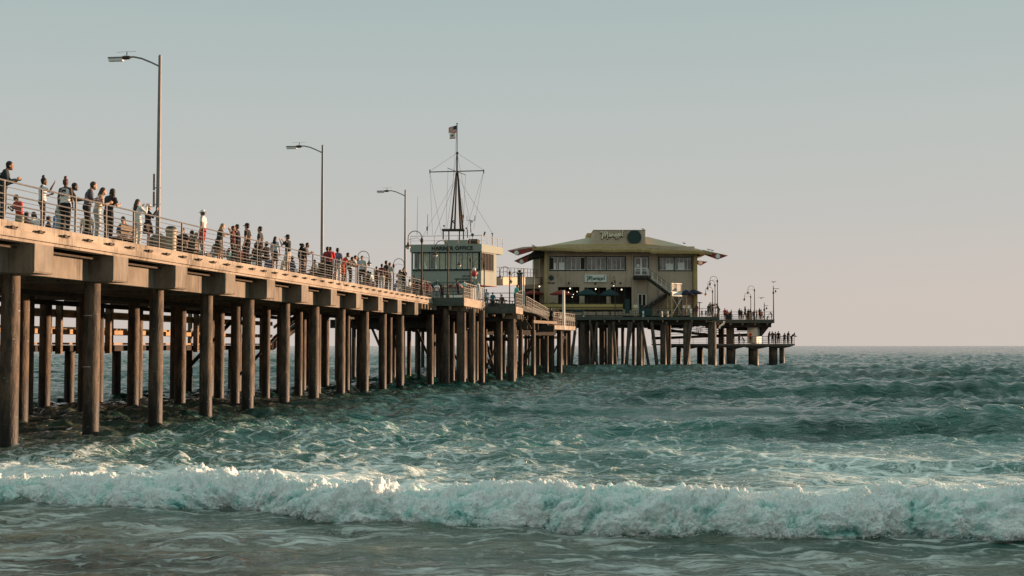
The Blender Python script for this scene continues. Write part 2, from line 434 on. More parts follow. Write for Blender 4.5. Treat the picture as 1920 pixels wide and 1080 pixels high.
    bp1 = N('ShaderNodeBump'); bp1.inputs['Distance'].default_value = .30; L(math_('MULTIPLY_ADD', chop.outputs['Fac'], .55, .25), bp1.inputs['Strength']); L(h1.outputs['Fac'], bp1.inputs['Height']); L(bp3.outputs[0], bp1.inputs['Normal'])
    bp2 = N('ShaderNodeBump'); bp2.inputs['Distance'].default_value = .035; bp2.inputs['Strength'].default_value = .7; L(h2.outputs['Fac'], bp2.inputs['Height']); L(bp1.outputs[0], bp2.inputs['Normal'])
    bp4 = N('ShaderNodeBump'); bp4.inputs['Distance'].default_value = .04; bp4.inputs['Strength'].default_value = .9; L(mask, bp4.inputs['Height']); L(bp2.outputs[0], bp4.inputs['Normal'])
    L(bp4.outputs[0], b.inputs['Normal'])
    return m
M_WATER = water_material()
rr = [9.5]
while rr[-1] < 15000:
    r = rr[-1]
    rr.append(r + max(.055, r * .0042 if r < 330 else r * .0042 * (r / 330) ** .7))
rr = np.array(rr); 
aa = np.linspace(math.radians(-34), math.radians(34), 1100)
R, A = np.meshgrid(rr, aa, indexing='ij')
SX = R * np.sin(A); SY = R * np.cos(A)
DR = np.maximum(R * (aa[1] - aa[0]), np.gradient(rr)[:, None] * .8)
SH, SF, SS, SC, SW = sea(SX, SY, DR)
SH = SH * (1 + .9 * sstep(110, 420, R)) * (1 - sstep(3500, 9000, R))
water = grid_object('sea', SX, SY, SH, [M_WATER], {'foam': SF, 'silt_shade': SS, 'chop': SC, 'wash': SW})
tag(water, 'teal green sea with rough chop and lacing foam', 'sea', kind='structure')
# unseen beach and bluffs, added behind the camera to keep the low eastern sky off the water and the piles
bt = MB(); bt.add([(-600, 9, -.4), (600, 9, -.4), (600, -3, .9), (-600, -3, .9), (600, -60, 2.6), (-600, -60, 2.6), (600, -400, 3), (-600, -400, 3)], [(0, 1, 2, 3), (3, 2, 4, 5), (5, 4, 6, 7)])
bt.build('beach', mat('dry_sand', (.24, .19, .14), rough=.9, bump=.4), kind='structure')
bl = MB(); vs = []; n = 60
for i in range(n + 1):
    x = -420 + 14 * i; j = 9 * math.sin(i * .7) + 5 * math.sin(i * 1.9)
    vs += [(x, -70 + j, 2), (x, -92 + j * .6, 17 + 3 * math.sin(i * 1.3)), (x, -125, 27 + 3 * math.sin(i * .5)), (x, -200, 28)]
bl.add(vs, [(4 * i + k, 4 * i + 4 + k, 4 * i + 5 + k, 4 * i + 1 + k) for i in range(n) for k in range(3)])
bl.build('sky_block_bluff', mat('bluff_earth', (.11, .085, .055), (.04, .05, .025), scale=.1, rough=.95, bump=.6, bscale=.6), kind='structure')
# the far ocean and the wet sand below, as one sheet under everything
sb = MB().box((0, 5000, -3.2), (40000, 30000, .2)).build('seabed', mat('wet_sand', (.10, .085, .06), rough=.9), kind='structure')
tag(sb, 'sandy sea floor beneath the water', 'seabed')

# ------------------------------------------------------------------ the breaking wave
def foam_material():
    m = bpy.data.materials.new("white_water"); nt, b = nodes(m); L = nt.links.new; N = nt.nodes.new
    geo = N('ShaderNodeNewGeometry')
    mp = N('ShaderNodeMapping'); mp.inputs['Scale'].default_value = (1, 1, 1); L(geo.outputs['Position'], mp.inputs[0])
    n = N('ShaderNodeTexNoise'); n.inputs['Scale'].default_value = 2.6; n.inputs['Detail'].default_value = 8; n.inputs['Roughness'].default_value = .66; L(mp.outputs[0], n.inputs['Vector'])
    th = N('ShaderNodeAttribute'); th.attribute_name = 'thick'
    ad = N('ShaderNodeMath'); ad.operation = 'MULTIPLY_ADD'; L(n.outputs['Fac'], ad.inputs[0]); ad.inputs[1].default_value = 1.5; L(th.outputs['Fac'], ad.inputs[2])
    r = ramp_node(nt, [(.30, (.13, .38, .355)), (.45, (.50, .76, .72)), (.64, (.88, .95, .93)), (.9, (.97, .97, .97))], ad.outputs[0])
    L(r.outputs[0], b.inputs['Base Color']); b.inputs['Roughness'].default_value = .85
    b.inputs['Subsurface Weight'].default_value = .6; b.inputs['Subsurface Radius'].default_value = (.5, .8, .8); b.inputs['Subsurface Scale'].default_value = .12
    b.inputs['Specular IOR Level'].default_value = .3
    n2 = N('ShaderNodeTexNoise'); n2.inputs['Scale'].default_value = 14; n2.inputs['Detail'].default_value = 8; n2.inputs['Roughness'].default_value = .7; L(mp.outputs[0], n2.inputs['Vector'])
    bp = N('ShaderNodeBump'); bp.inputs['Distance'].default_value = .12; bp.inputs['Strength'].default_value = .8; L(n2.outputs['Fac'], bp.inputs['Height']); L(bp.outputs[0], b.inputs['Normal'])
    return m
M_FOAM = foam_material()
NT = 2900; NP = 250
tx = np.linspace(-17, 17, NT)
prof = np.array([(-.10, -.10), (.0, .02), (.02, .22), (.10, .48), (.26, .74), (.50, .93), (.80, 1.0), (1.15, .96), (1.6, .78), (2.3, .5), (3.2, .25), (4.3, .06), (5.2, -.16)])
pl = np.concatenate([[0], np.cumsum(np.hypot(*np.diff(prof, axis=0).T))])
ps = np.interp(np.linspace(0, 1, NP) ** 1.25, np.linspace(0, 1, len(pl)), pl)
PY = np.interp(ps, pl, prof[:, 0]); PZ = np.interp(ps, pl, prof[:, 1])
X0, _ = np.meshgrid(tx, PY); Y0 = np.meshgrid(tx, PY)[1]; Z0 = np.meshgrid(tx, PZ)[1]
hh = bore_h(X0) * (1 + .55 * fbm(X0 * .42, X0 * 0 + 3, X0 * 0, 3)); by = bore_y(X0) + .34 * fbm(X0 * .9, X0 * 0, X0 * 0 + 4, 3)
BYY = by + Y0 * (1 + .18 * np.sin(X0 * .9 + 1)); BZZ = Z0 * hh
# outward direction of the profile
dy = np.gradient(PY); dz = np.gradient(PZ); nn = np.hypot(dy, dz) + 1e-6
NY = (-dz / nn)[:, None]; NZ = (dy / nn)[:, None]
w1 = fbm(X0 * .9, BYY * .9, BZZ * .9, 2)
big = billow(X0 * 1.25 + w1, BYY * 1.2, BZZ * 1.6 + 9, 2)
mid = billow(X0 * 3.6 + w1 * 2, BYY * 3.4, BZZ * 4.2 + 5, 3)
fin = billow(X0 * 11, BYY * 11, BZZ * 12, 3, .6)
sm = sstep(0, .12, (np.arange(NP) / NP))[:, None]
back = sstep(1.1, 2.8, Y0)
fin2 = billow(X0 * 27, BYY * 27, BZZ * 28, 2, .6)
disp = (.42 * big + .22 * mid * (1 - .35 * back) + .11 * fin + .05 * fin2) * (1 - .5 * back) - .07
crest = np.exp(-((Y0 - .7) / .5) ** 2)
spk = np.clip(fbm(X0 * 4.2, BYY * 3, BZZ * 0 + 2, 4) - .12, 0, 1)
disp = disp * sm
BYY = BYY + NY * disp; BZZ = BZZ + np.abs(NZ) * disp + crest * spk * .30
XX = X0 + .10 * fbm(X0 * 2, BYY * 2, BZZ * 2 + 7, 3)
thick = -.02 + .16 * (mid - .3) + .45 * (big - .28) + .14 * crest - .10 + .30 * fbm(X0 * .7, BZZ * 1.2, X0 * 0 + 3, 3) - .42 * back * sstep(-.2, .25, fbm(X0 * 1.0, BYY * 1.3, X0 * 0 + 12, 3) + .12)
wave = grid_object('breaking_wave', XX, BYY, BZZ, [M_FOAM], {'thick': thick})
tag(wave, 'long white breaking wave rolling in towards the shore', 'wave', kind='structure')
# flying drops and clots of foam thrown up along the crest
ico_v = []; 
g = (1 + 5 ** .5) / 2
IV = np.array([(-1, g, 0), (1, g, 0), (-1, -g, 0), (1, -g, 0), (0, -1, g), (0, 1, g), (0, -1, -g), (0, 1, -g), (g, 0, -1), (g, 0, 1), (-g, 0, -1), (-g, 0, 1)]) / math.hypot(1, g)
IF = np.array([(0, 11, 5), (0, 5, 1), (0, 1, 7), (0, 7, 10), (0, 10, 11), (1, 5, 9), (5, 11, 4), (11, 10, 2), (10, 7, 6), (7, 1, 8), (3, 9, 4), (3, 4, 2), (3, 2, 6), (3, 6, 8), (3, 8, 9), (4, 9, 5), (2, 4, 11), (6, 2, 10), (8, 6, 7), (9, 8, 1)])
nd = 26000
ci = np.argmax(BZZ + crest * .0, axis=0)
ti = RN.randint(0, NT, nd)
boost = spk[ci[ti], ti]
ri = np.clip(ci[ti] + RN.randint(-40, 25, nd), 8, NP - 1)
low = RN.uniform(0, 1, nd) < .35
ri = np.where(low, RN.randint(10, 90, nd), ri)
up = np.abs(RN.normal(0, 1, nd)) * (.02 + .42 * boost) * np.where(low, .35, 1)
cx = XX[ri, ti] + RN.normal(0, .04, nd); cy = BYY[ri, ti] + RN.normal(0, .05, nd) - np.where(low, .05, 0); cz = BZZ[ri, ti] + up
rad = np.clip(RN.lognormal(-5.25, .40, nd), .003, .014)
V = (IV[None] * rad[:, None, None] * RN.uniform(.7, 1.5, (nd, 1, 3)) + np.stack([cx, cy, cz], -1)[:, None]).reshape(-1, 3)
T = (IF[None] + (np.arange(nd) * 12)[:, None, None]).reshape(-1, 3)
me = bpy.data.meshes.new('spray'); me.vertices.add(len(V)); me.vertices.foreach_set('co', V.astype(np.float32).reshape(-1))
me.loops.add(T.size); me.loops.foreach_set('vertex_index', T.astype(np.int32).reshape(-1))
me.polygons.add(len(T)); me.polygons.foreach_set('loop_start', np.arange(0, T.size, 3, dtype=np.int32)); me.update(calc_edges=True)
me.materials.append(mat('spray_drops', (.8, .84, .82), rough=.4))
spray = bpy.data.objects.new('spray', me); COL.objects.link(spray); spray.parent = wave; spray['kind'] = 'stuff'
# ================================================================== materials of the place
M_CONC = mat('board_concrete', (.25, .212, .172), (.16, .135, .108), scale=1.6, rough=.9, bump=.6, bscale=9, stretch=(1, 1, .6), streak=.75)
M_CONC2 = mat('edge_concrete', (.42, .345, .275), (.25, .205, .16), scale=1.1, rough=.9, bump=.5, bscale=7, stretch=(2.2, .35, 2.2), streak=.7)
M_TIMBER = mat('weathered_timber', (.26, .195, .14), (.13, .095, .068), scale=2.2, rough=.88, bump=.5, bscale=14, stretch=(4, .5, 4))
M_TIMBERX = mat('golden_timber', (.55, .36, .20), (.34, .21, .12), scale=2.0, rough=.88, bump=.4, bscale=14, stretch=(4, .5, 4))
M_DECK = mat('deck_planks', (.22, .19, .16), (.12, .10, .085), scale=2.0, rough=.9, stretch=(.6, 6, 1))
M_DARK = mat('tarred_timber', (.055, .045, .037), (.025, .02, .017), scale=2.0, rough=.9, bump=.4)
M_GREENFASCIA = mat('grey_green_beam', (.10, .115, .10), (.06, .068, .06), scale=1.4, rough=.85, bump=.3, stretch=(.5, 2, 3), streak=.5)
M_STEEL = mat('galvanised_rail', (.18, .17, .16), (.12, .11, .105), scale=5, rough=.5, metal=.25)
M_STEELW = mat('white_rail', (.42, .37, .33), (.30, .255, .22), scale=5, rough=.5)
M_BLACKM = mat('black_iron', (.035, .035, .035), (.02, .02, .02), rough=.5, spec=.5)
M_POLE = mat('pole_paint', (.23, .21, .205), (.19, .17, .165), scale=3, rough=.55, metal=.15)
M_LAMPW = mat('lamp_lens', (.85, .83, .80), rough=.3)
M_RUST = mat('rusty_iron', (.10, .07, .05), (.05, .04, .03), scale=8, rough=.85)
M_OFFICE = mat('sage_wall', (.32, .345, .295), (.28, .305, .265), scale=.9, rough=.85, streak=.35, scol=(.12, .11, .09))
M_OFFTRIM = mat('dark_green_trim', (.02, .035, .03), (.015, .025, .02), rough=.6)
M_WHITE = mat('white_paint', (.84, .83, .78), (.72, .71, .66), scale=3, rough=.6)
M_TAN = mat('tan_stucco', (.56, .44, .33), (.48, .38, .285), scale=.8, rough=.9, bump=.15, streak=.4, scol=(.17, .13, .09))
M_TAN2 = mat('tan_roofing', (.46, .385, .285), (.39, .325, .24), scale=.7, rough=.9)
M_OLIVE = mat('olive_roof_sheet', (.45, .31, .125), (.28, .185, .07), scale=1.4, rough=.7, stretch=(3, 1, 1))
M_YELLOW = mat('mustard_paint', (.52, .385, .15), (.42, .31, .12), scale=1.3, rough=.75)
M_MAROON = mat('maroon_paint', (.30, .05, .038), (.22, .04, .03), rough=.7)
M_GLASS = mat('window_glass', (.20, .18, .155), (.07, .06, .05), scale=.9, rough=.12, spec=.8, lo=.4, hi=.6)
M_BLIND = mat('pale_blind', (.52, .50, .36), (.38, .38, .28), scale=1.2, rough=.7)
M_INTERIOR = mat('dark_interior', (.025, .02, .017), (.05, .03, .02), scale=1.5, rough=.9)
M_TEALP = mat('teal_paint', (.015, .06, .055), (.01, .04, .038), rough=.7)
M_TEALCL = mat('teal_canvas', (.012, .045, .05), (.01, .03, .035), rough=.85)
M_REDCL = mat('red_canvas', (.32, .05, .04), (.22, .04, .03), rough=.85)
M_NAVYCL = mat('navy_canvas', (.02, .025, .06), (.015, .02, .04), rough=.85)
M_BULB = mat('lit_bulb', (.9, .85, .7), emit=(1, .85, .6), estr=1.6)
M_GLOBE = mat('opal_globe', (.75, .72, .66), rough=.3)
M_SIGNW = mat('sign_board', (.78, .80, .72), (.70, .72, .65), rough=.6)
M_MARK = mat('chalk_paint', (.75, .72, .66), rough=.8)
M_TANCAN = mat('tan_plastic', (.42, .37, .27), (.33, .29, .21), scale=4, rough=.6)

def pile_material(name, dry, dry2, wet):
    m = bpy.data.materials.new(name); nt, b = nodes(m); L = nt.links.new; N = nt.nodes.new
    tc = N('ShaderNodeTexCoord'); mp = N('ShaderNodeMapping'); mp.inputs['Scale'].default_value = (2.2, 2.2, .5); L(tc.outputs['Object'], mp.inputs[0])
    n = N('ShaderNodeTexNoise'); n.inputs['Scale'].default_value = 2.2; n.inputs['Detail'].default_value = 7; n.inputs['Roughness'].default_value = .65; L(mp.outputs[0], n.inputs['Vector'])
    r = ramp_node(nt, [(.40, dry2), (.62, dry)], n.outputs['Fac'])
    sp = N('ShaderNodeSeparateXYZ'); L(tc.outputs['Object'], sp.inputs[0])
    a = N('ShaderNodeMath'); a.operation = 'MULTIPLY_ADD'; L(n.outputs['Fac'], a.inputs[0]); a.inputs[1].default_value = 2.2; L(sp.outputs['Z'], a.inputs[2])
    mr = N('ShaderNodeMapRange'); L(a.outputs[0], mr.inputs[0]); mr.inputs[1].default_value = 3.1; mr.inputs[2].default_value = 1.9; mr.inputs[3].default_value = 0; mr.inputs[4].default_value = 1
    mx = N('ShaderNodeMix'); mx.data_type = 'RGBA'; L(mr.outputs[0], mx.inputs['Factor']); L(r.outputs[0], mx.inputs['A']); mx.inputs['B'].default_value = tuple(wet) + (1,)
    # pale streaks of salt and gull lime
    n2 = N('ShaderNodeTexNoise'); n2.inputs['Scale'].default_value = 5; n2.inputs['Detail'].default_value = 5
    mp2 = N('ShaderNodeMapping'); mp2.inputs['Scale'].default_value = (1, 1, 4); L(tc.outputs['Object'], mp2.inputs[0]); L(mp2.outputs[0], n2.inputs['Vector'])
    r2 = ramp_node(nt, [(.66, 0.0), (.74, 1.0)], n2.outputs['Fac'])
    mx2 = N('ShaderNodeMix'); mx2.data_type = 'RGBA'; f = N('ShaderNodeMath'); f.operation = 'MULTIPLY'; L(r2.outputs[0], f.inputs[0]); f.inputs[1].default_value = .5
    L(f.outputs[0], mx2.inputs['Factor']); L(mx.outputs['Result'], mx2.inputs['A']); mx2.inputs['B'].default_value = (.55, .50, .44, 1)
    L(mx2.outputs['Result'], b.inputs['Base Color'])
    rr_ = N('ShaderNodeMapRange'); L(mr.outputs[0], rr_.inputs[0]); rr_.inputs[3].default_value = .85; rr_.inputs[4].default_value = .6; L(rr_.outputs[0], b.inputs['Roughness'])
    bp = N('ShaderNodeBump'); bp.inputs['Strength'].default_value = .6; bp.inputs['Distance'].default_value = .03
    n3 = N('ShaderNodeTexNoise'); n3.inputs['Scale'].default_value = 9; n3.inputs['Detail'].default_value = 6; L(mp.outputs[0], n3.inputs['Vector']); L(n3.outputs['Fac'], bp.inputs['Height']); L(bp.outputs[0], b.inputs['Normal'])
    return m
M_PILE = pile_material('concrete_pile', (.165, .118, .082), (.050, .038, .029), (.014, .012, .009))
M_WPILE = pile_material('timber_pile', (.125, .088, .06), (.045, .033, .025), (.02, .016, .012))

# ================================================================== pier frame
OX, OY = -14.47, 36.82
PA = math.radians(7.943)
US = Vector((math.sin(PA), math.cos(PA), 0)); UV = Vector((math.cos(PA), -math.sin(PA), 0))
def PL(x, y, z=0.0): return Vector((OX, OY, z)) + UV * x + US * y
def toL(p): d = Vector((p[0] - OX, p[1] - OY, 0)); return d.dot(UV), d.dot(US)
ZD = 3.6 + CZ        # kerb top
DECK = ZD - .04      # walking surface
CAPT = ZD - .56; CAPB = 2.17 + CZ

def pile_mb(x, y, ztop, r=.28, zb=-3.0, lean=(0, 0), n=20, seed=0):
    rs = random.Random(seed); pts = []; rad = []
    for i in range(9):
        t = i / 8; z = zb + (ztop - zb) * t
        pts.append((x + lean[0] * (1 - t), y + lean[1] * (1 - t), z)); rad.append(r * (1.04 - .06 * t + rs.uniform(-.015, .015)))
    return MB().path(pts, rad, n)
def ring_mark(m, x, y, z, r, ang0, ang1, h=.03, n=10):
    for i in range(n):
        a = ang0 + (ang1 - ang0) * i / n; b = ang0 + (ang1 - ang0) * (i + 1) / n
        m.beam((x + r * math.cos(a), y + r * math.sin(a), z), (x + r * math.cos(b), y + r * math.sin(b), z), .012, h)

pier = empty('pier', PL(0, 0, 0), -PA, 'long concrete pier on rows of round piles reaching out to sea', 'pier')
LEN = 61.8
MB().span((-13, -12, ZD - .2), (-.36, LEN, DECK)).build('deck', M_DECK, pier)
# the edge: recessed kerb, proud beam, thin strip below, in lengths with open joints
mb1, mb2, mb3 = MB(), MB(), MB()
y = -12.0; k = 0
while y < LEN:
    y2 = min(y + 6.1, LEN)
    j = random.uniform(-.006, .006)
    mb1.span((-.36, y + .01, ZD - .24), (-.07 + j, y2 - .01, ZD + random.uniform(-.006, .006)))
    mb2.span((-.42, y + .008, ZD - .46), (0 + j, y2 - .008, ZD - .243))
    mb3.span((-.42, y + .012, ZD - .557), (-.05 + j, y2 - .012, ZD - .475))
    y = y2
mb1.build('kerb', M_CONC2, pier); mb2.build('edge_beam', M_CONC2, pier); mb3.build('edge_strip', M_CONC2, pier)
MB().span((-.42, -12, ZD - .474), (-.10, LEN, ZD - .461)).build('joint_strip', M_RUST, pier)
CAPS = [2.0 + 5.34 * k for k in range(-2, 11)]
for i, y in enumerate(CAPS):
    w = 1.15
    mb = MB(); 
    # cap with a slight chamfer on the lower arris
    c = .05
    prof_ = [(-12.6, CAPB), (-c, CAPB), (-.012, CAPB + c), (-.012, CAPT - .002), (-12.6, CAPT - .002)]
    mb.prism([(a, y, b) for a, b in prof_], (0, w, 0))
    mb.build('bent_cap', M_CONC, pier)
    if i:
        ya = CAPS[i - 1] + w
        MB().span((-1.25, ya, CAPB + .01), (-.85, y, CAPT - .12)).build('ledger_beam', M_CONC, pier)
MB().span((-1.25, CAPS[-1] + 1.15, CAPB + .2), (-.85, LEN - .3, CAPT - .12)).build('ledger_beam', M_CONC, pier)
for x in (-2.6, -4.2, -5.8, -7.4, -9.0, -10.6, -12.2):
    MB().span((x - .18, -12, CAPT), (x + .18, LEN, ZD - .201)).build('stringer', M_DARK, pier)
# conduit under the edge
MB().path([(-.6, -10, CAPT - .12), (-.6, LEN - 4, CAPT - .12)], .035, 6).build('conduit', M_RUST, pier)
for i, y in enumerate(CAPS):
    for j, x in enumerate((-1.08, -6.55, -11.1)):
        if i == 0 and j == 0: continue
        jx, jy = random.uniform(-.12, .12), random.uniform(-.18, .18)
        p = pile_mb(x + jx, y + .58 + jy, CAPB, .275 + random.uniform(-.01, .012), seed=i * 7 + j).build('pile', M_PILE, pier, smooth=True)
        if i == 3 and j == 0:
            # painted depth figures: an O with a line, and 25 with a line, facing the beach
            mk = MB(); X, Y, R_ = x + jx, y + .58 + jy, .292
            for zc in (CZ + 1.02, CZ - .72):
                ring_mark(mk, X, Y, zc, R_, math.radians(-150), math.radians(-70), .022)
            mk.build('depth_mark', M_MARK, p)
# rear rows and low timbers that crowd the view under the deck
for i, y in enumerate(CAPS):
    if i < 3: continue
    for j, x in enumerate((-8.9, -12.3) + ((-3.9,) if i > 6 else ())):
        pile_mb(x + random.uniform(-.3, .3), y + .58 + random.uniform(-.3, .3) + (2.6 if j == 1 else 0), CAPB if j != 1 else CAPT - .02, .23, seed=200 + i * 3 + j).build('pile', M_WPILE, pier, smooth=True)
for x, z, h in ((-5.0, CAPB - .18, .18), (-9.8, CAPB - .20, .22)):
    mbb = MB(); y = 3
    while y < LEN: y2 = y + random.uniform(5, 8); mbb.span((x - .12, y, z - h / 2), (x + .12, min(y2, LEN) - .03, z + h / 2)); y = y2
    mbb.build('waler', M_DARK, pier)
for i in range(9, len(CAPS) - 1, 2):
    y = CAPS[i]; MB().beam((-6.9, y - .02, CAPB - .1), (-10.8, y - .02, 1.2), .16, .26, up=(0, 1, 0)).build('brace', M_DARK, pier)
# O and 25 as lettering wrapped flat on the third pile
def text_mesh(s, size, ext=.01, shear=0, offset=0, spacing=1.0, align='CENTER'):
    cu = bpy.data.curves.new('text', 'FONT'); cu.body = s; cu.size = size; cu.extrude = ext; cu.shear = shear; cu.offset = offset
    cu.space_character = spacing; cu.align_x = align; cu.align_y = 'CENTER'; cu.resolution_u = 3
    o = bpy.data.objects.new('text', cu); COL.objects.link(o)
    dg = bpy.context.evaluated_depsgraph_get(); me = bpy.data.meshes.new_from_object(o.evaluated_get(dg))
    bpy.data.objects.remove(o); bpy.data.curves.remove(cu)
    return me
def text_obj(name, s, size, matl, loc, rz, parent=None, **kw):
    """upright lettering facing -y, turned by rz"""
    me = text_mesh(s, size, **kw); me.materials.clear(); me.materials.append(matl)
    o = bpy.data.objects.new(name, me); COL.objects.link(o)
    o.matrix_world = Matrix.Translation(loc) @ Matrix.Rotation(rz, 4, 'Z') @ Matrix.Rotation(math.pi / 2, 4, 'X')
    if parent:
        o.parent = parent; o.matrix_parent_inverse = Matrix.Identity(4)
        pm = Matrix.Translation(parent.location) @ parent.rotation_euler.to_matrix().to_4x4()
        o.matrix_basis = pm.inverted() @ o.matrix_world
    return o
bpy.context.view_layer.update()
# the marked pile is the second in the picture: bent k=1
mp_y = CAPS[3] + .58
mpw = PL(-1.08, mp_y, 0)
to_cam = math.atan2(-mpw.y, -mpw.x)
for s, z in (('O', CZ + 1.12), ('25', CZ - .60)):
    a = to_cam + math.radians(6)
    loc = Vector((mpw.x + .32 * math.cos(a), mpw.y + .32 * math.sin(a), z))
    text_obj('painted_figure', s, .22, M_MARK, loc, a + math.pi / 2, pier, ext=.03)
# iron cleats on the ledge of the edge beam
def cleat_mb():
    m = MB()
    m.box((.02, 0, ZD - .225), (.14, .20, .05)); m.cyl((-.03, -.16, ZD - .20), (.10, -.10, ZD - .20), .028, 6); m.cyl((-.03, .14, ZD - .20), (.11, .20, ZD - .19), .026, 6)
    m.box((.05, 0, ZD - .19), (.07, .12, .07)); m.cyl((.03, -.2, ZD - .235), (.03, .26, ZD - .235), .018, 6)
    return m
cl0 = cleat_mb().mesh('cleat', M_RUST)
for k in range(-3, 38):
    y = .6 + 1.585 * k
    if y > LEN - 2.5: break
    o = bpy.data.objects.new('cleat', cl0); COL.objects.link(o); o.parent = pier; o.location = (0, y, 0)

# ------------------------------------------------------------------ railings
def railing(P, Q, zb, label, h=1.12, sp=2.2, thick=(.027, .022, .010), m=None, group=None, name='railing', thin=True, zq=None, lean=0, rails=(.74, .47, .21)):
    """P, Q: world xy ends"""
    m = m or M_STEEL
    P = Vector((P[0], P[1], zb)); Q = Vector((Q[0], Q[1], zb if zq is None else zq)); d = Q - P; L = math.hypot(d.x, d.y); sl = d.z / L
    e = empty(name, P, math.atan2(-d.x, d.y), label, 'railing', group)
    n = max(1, round(L / sp)); s = L / n
    def Z(t): return sl * t
    MB().path([(0, -.02, h), (0, L + .02, h + Z(L))], thick[0], 8).build('top_rail', m, e, smooth=True)
    for z in rails:
        MB().path([(.0, 0, z * h / 1.12), (.0, L, z * h / 1.12 + Z(L))], thick[1], 6).build('rail', m, e, smooth=True)
    if thin:
        w = MB()
        for z in (.95, .605, .34, .09): w.path([(0, 0, z * h / 1.12), (0, L, z * h / 1.12 + Z(L))], thick[2], 5)
        w.build('wires', m, e)
    for k in range(n + 1):
        MB().beam((.0, k * s, 0 + Z(k * s)), (.0, k * s, h + Z(k * s)), .045, .055, up=(1, 0, 0)).build('post', m, e)
    return e
a0 = PL(-.16, -6.1); a1 = PL(-.16, LEN - .05)
railing(a0, a1, ZD, 'long steel railing along the near edge of the pier with people behind it', h=1.14, sp=2.2)
b0 = PL(-12.8, -6); b1 = PL(-12.8, 100)
railing(b0, b1, ZD, 'steel railing on the far edge of the pier behind the strollers', h=1.1, sp=4.4)

# ------------------------------------------------------------------ service gallery hung under the far side
gal = empty('service_gallery', PL(-12.6, 0, 0), -PA, 'timber gallery of posts and lit rails hung below the far side of the pier', 'gallery')
for xo in (0.0, -1.5):
    for z, w, h in ((CZ + 1.66, .16, .30), (CZ + .72, .16, .24), (CZ + .10, .14, .10)):
        mbb = MB(); y = 4
        while y < 62:
            y2 = y + random.uniform(5.0, 7.0)
            mbb.span((xo - w / 2, y, z - h / 2), (xo + w / 2, min(y2, 62) - .02, z + h / 2)); y = y2
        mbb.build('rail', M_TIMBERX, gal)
MB().span((-1.55, 4, CZ - .30), (.10, 62, CZ + .02)).build('walkway', M_DARK, gal)
y = 5.0; k = 0
while y < 62:
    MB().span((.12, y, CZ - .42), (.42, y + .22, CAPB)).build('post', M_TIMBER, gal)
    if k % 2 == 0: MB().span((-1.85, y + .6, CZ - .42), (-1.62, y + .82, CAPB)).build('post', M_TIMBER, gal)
    y += (2.1, 4.4, 2.2, 3.4, 4.0)[k % 5]; k += 1
for z, h in ((CZ + 1.9, .24), (CZ + .95, .2)):
    MB().span((-3.1, 6, z - h / 2), (-2.95, 58, z + h / 2)).build('rail', M_TIMBERX, gal)
for k in range(14): MB().span((-3.2, 7 + k * 3.7, CZ - .2), (-3.0, 7.2 + k * 3.7, CAPB)).build('post', M_TIMBER, gal)
MB().span((-3.3, 6, CZ - .3), (-1.6, 58, CZ - .05)).build('walkway', M_DARK, gal)
# its end stair rising back to the deck
MB().beam((0, 62, CZ - .1), (0, 70, CZ + 2.0), .3, .5).build('stair_stringer', M_DARK, gal)
for z in (.6, 1.4): MB().beam((.2, 62, CZ + z), (.2, 70, CZ + z + 2.1), .12, .2).build('rail', M_TIMBERX, gal)
for i, (x, y) in enumerate(((-13.6, 16), (-13.8, 13), (-13.4, 31), (-14, 38), (-13.6, 48), (-13.2, 55), (-14.2, 60))):
    pile_mb(x + 12.6, y, CZ - .30, .26, seed=90 + i).build('pile', M_PILE, gal, smooth=True)

# ------------------------------------------------------------------ the stepped viewing platforms beyond
def platform(name, label, origin, rz, x0, x1, y0, y1, zt, th, mside, piles, cat='pier deck', joist=1.4, rp=.245, beam=None, deckmat=None, mfront=None, mats=(None, None), jy=True):
    e = empty(name, (origin[0], origin[1], 0), rz, label, cat)
    MB().span((x0 + .1, y0 + .1, zt - th * .8), (x1 - .1, y1 - .1, zt - .03)).build('deck', deckmat or M_DECK, e)
    MB().span((x0, y0, zt - th), (x1, y0 + .098, zt)).build('fascia', mfront or mside, e)
    MB().span((x0, y0 + .1, zt - th), (x0 + .098, y1, zt)).build('fascia', mside, e)
    MB().span((x1 - .098, y0 + .1, zt - th), (x1, y1, zt)).build('fascia', mside, e)
    bm_ = beam or M_DARK
    y = y0 + .9
    while y < y1:
        MB().span((x0 + .3, y - .2, zt - th * .8 - .75), (x1 - .35, y + .2, zt - th * .8 - .32)).build('cross_beam', bm_, e); y += 5.4
    if jy:
        x = x0 + .5
        while x < x1 - .2:
            MB().span((x - .09, y0 + .02, zt - th - .32), (x + .09, y1 - .1, zt - th - .002)).build('joist', M_TIMBER, e); x += joist
    for i, pl_ in enumerate(piles):
        x, y = pl_[:2]; r = pl_[2] if len(pl_) > 2 else rp; lean = pl_[3] if len(pl_) > 3 else (0, 0)
        pile_mb(x, y, zt - th * .8 - .32 if len(pl_) < 5 else pl_[4], r, lean=lean, seed=i + 300, n=14).build('pile', M_PILE if r > .47 else M_WPILE, e, smooth=True)
    return e
cB = toL(atz(881, 560, ZD)); cBe = toL(atz(912, 566, ZD)); XB = cB[0]; YB1 = cBe[1]
ZC = 3.2 + CZ
cC = toL(atz(968, 575, ZC)); XC = cC[0]; YC0 = cC[1]; YC1 = YC0 + 4.2
print('B', cB, cBe, 'C', cC)
pB = [(-10 + 3.2 * i, LEN + dy) for i in range(5) for dy in (1.0, 5.5)] + [(0.9, LEN + .5), (XB - .45, LEN + .7), (XB - .7, LEN + 3.4), (XB - .5, LEN + 6.6)]
platform('viewing_platform', 'first stepped-out viewing platform past the end of the long railing', (OX, OY), -PA, -13, XB, LEN + .01, YB1, ZD, .62, M_CONC2, pB, joist=1.15, mfront=M_GREENFASCIA)  # front fascia darker than the sides: its shade is put into the colour
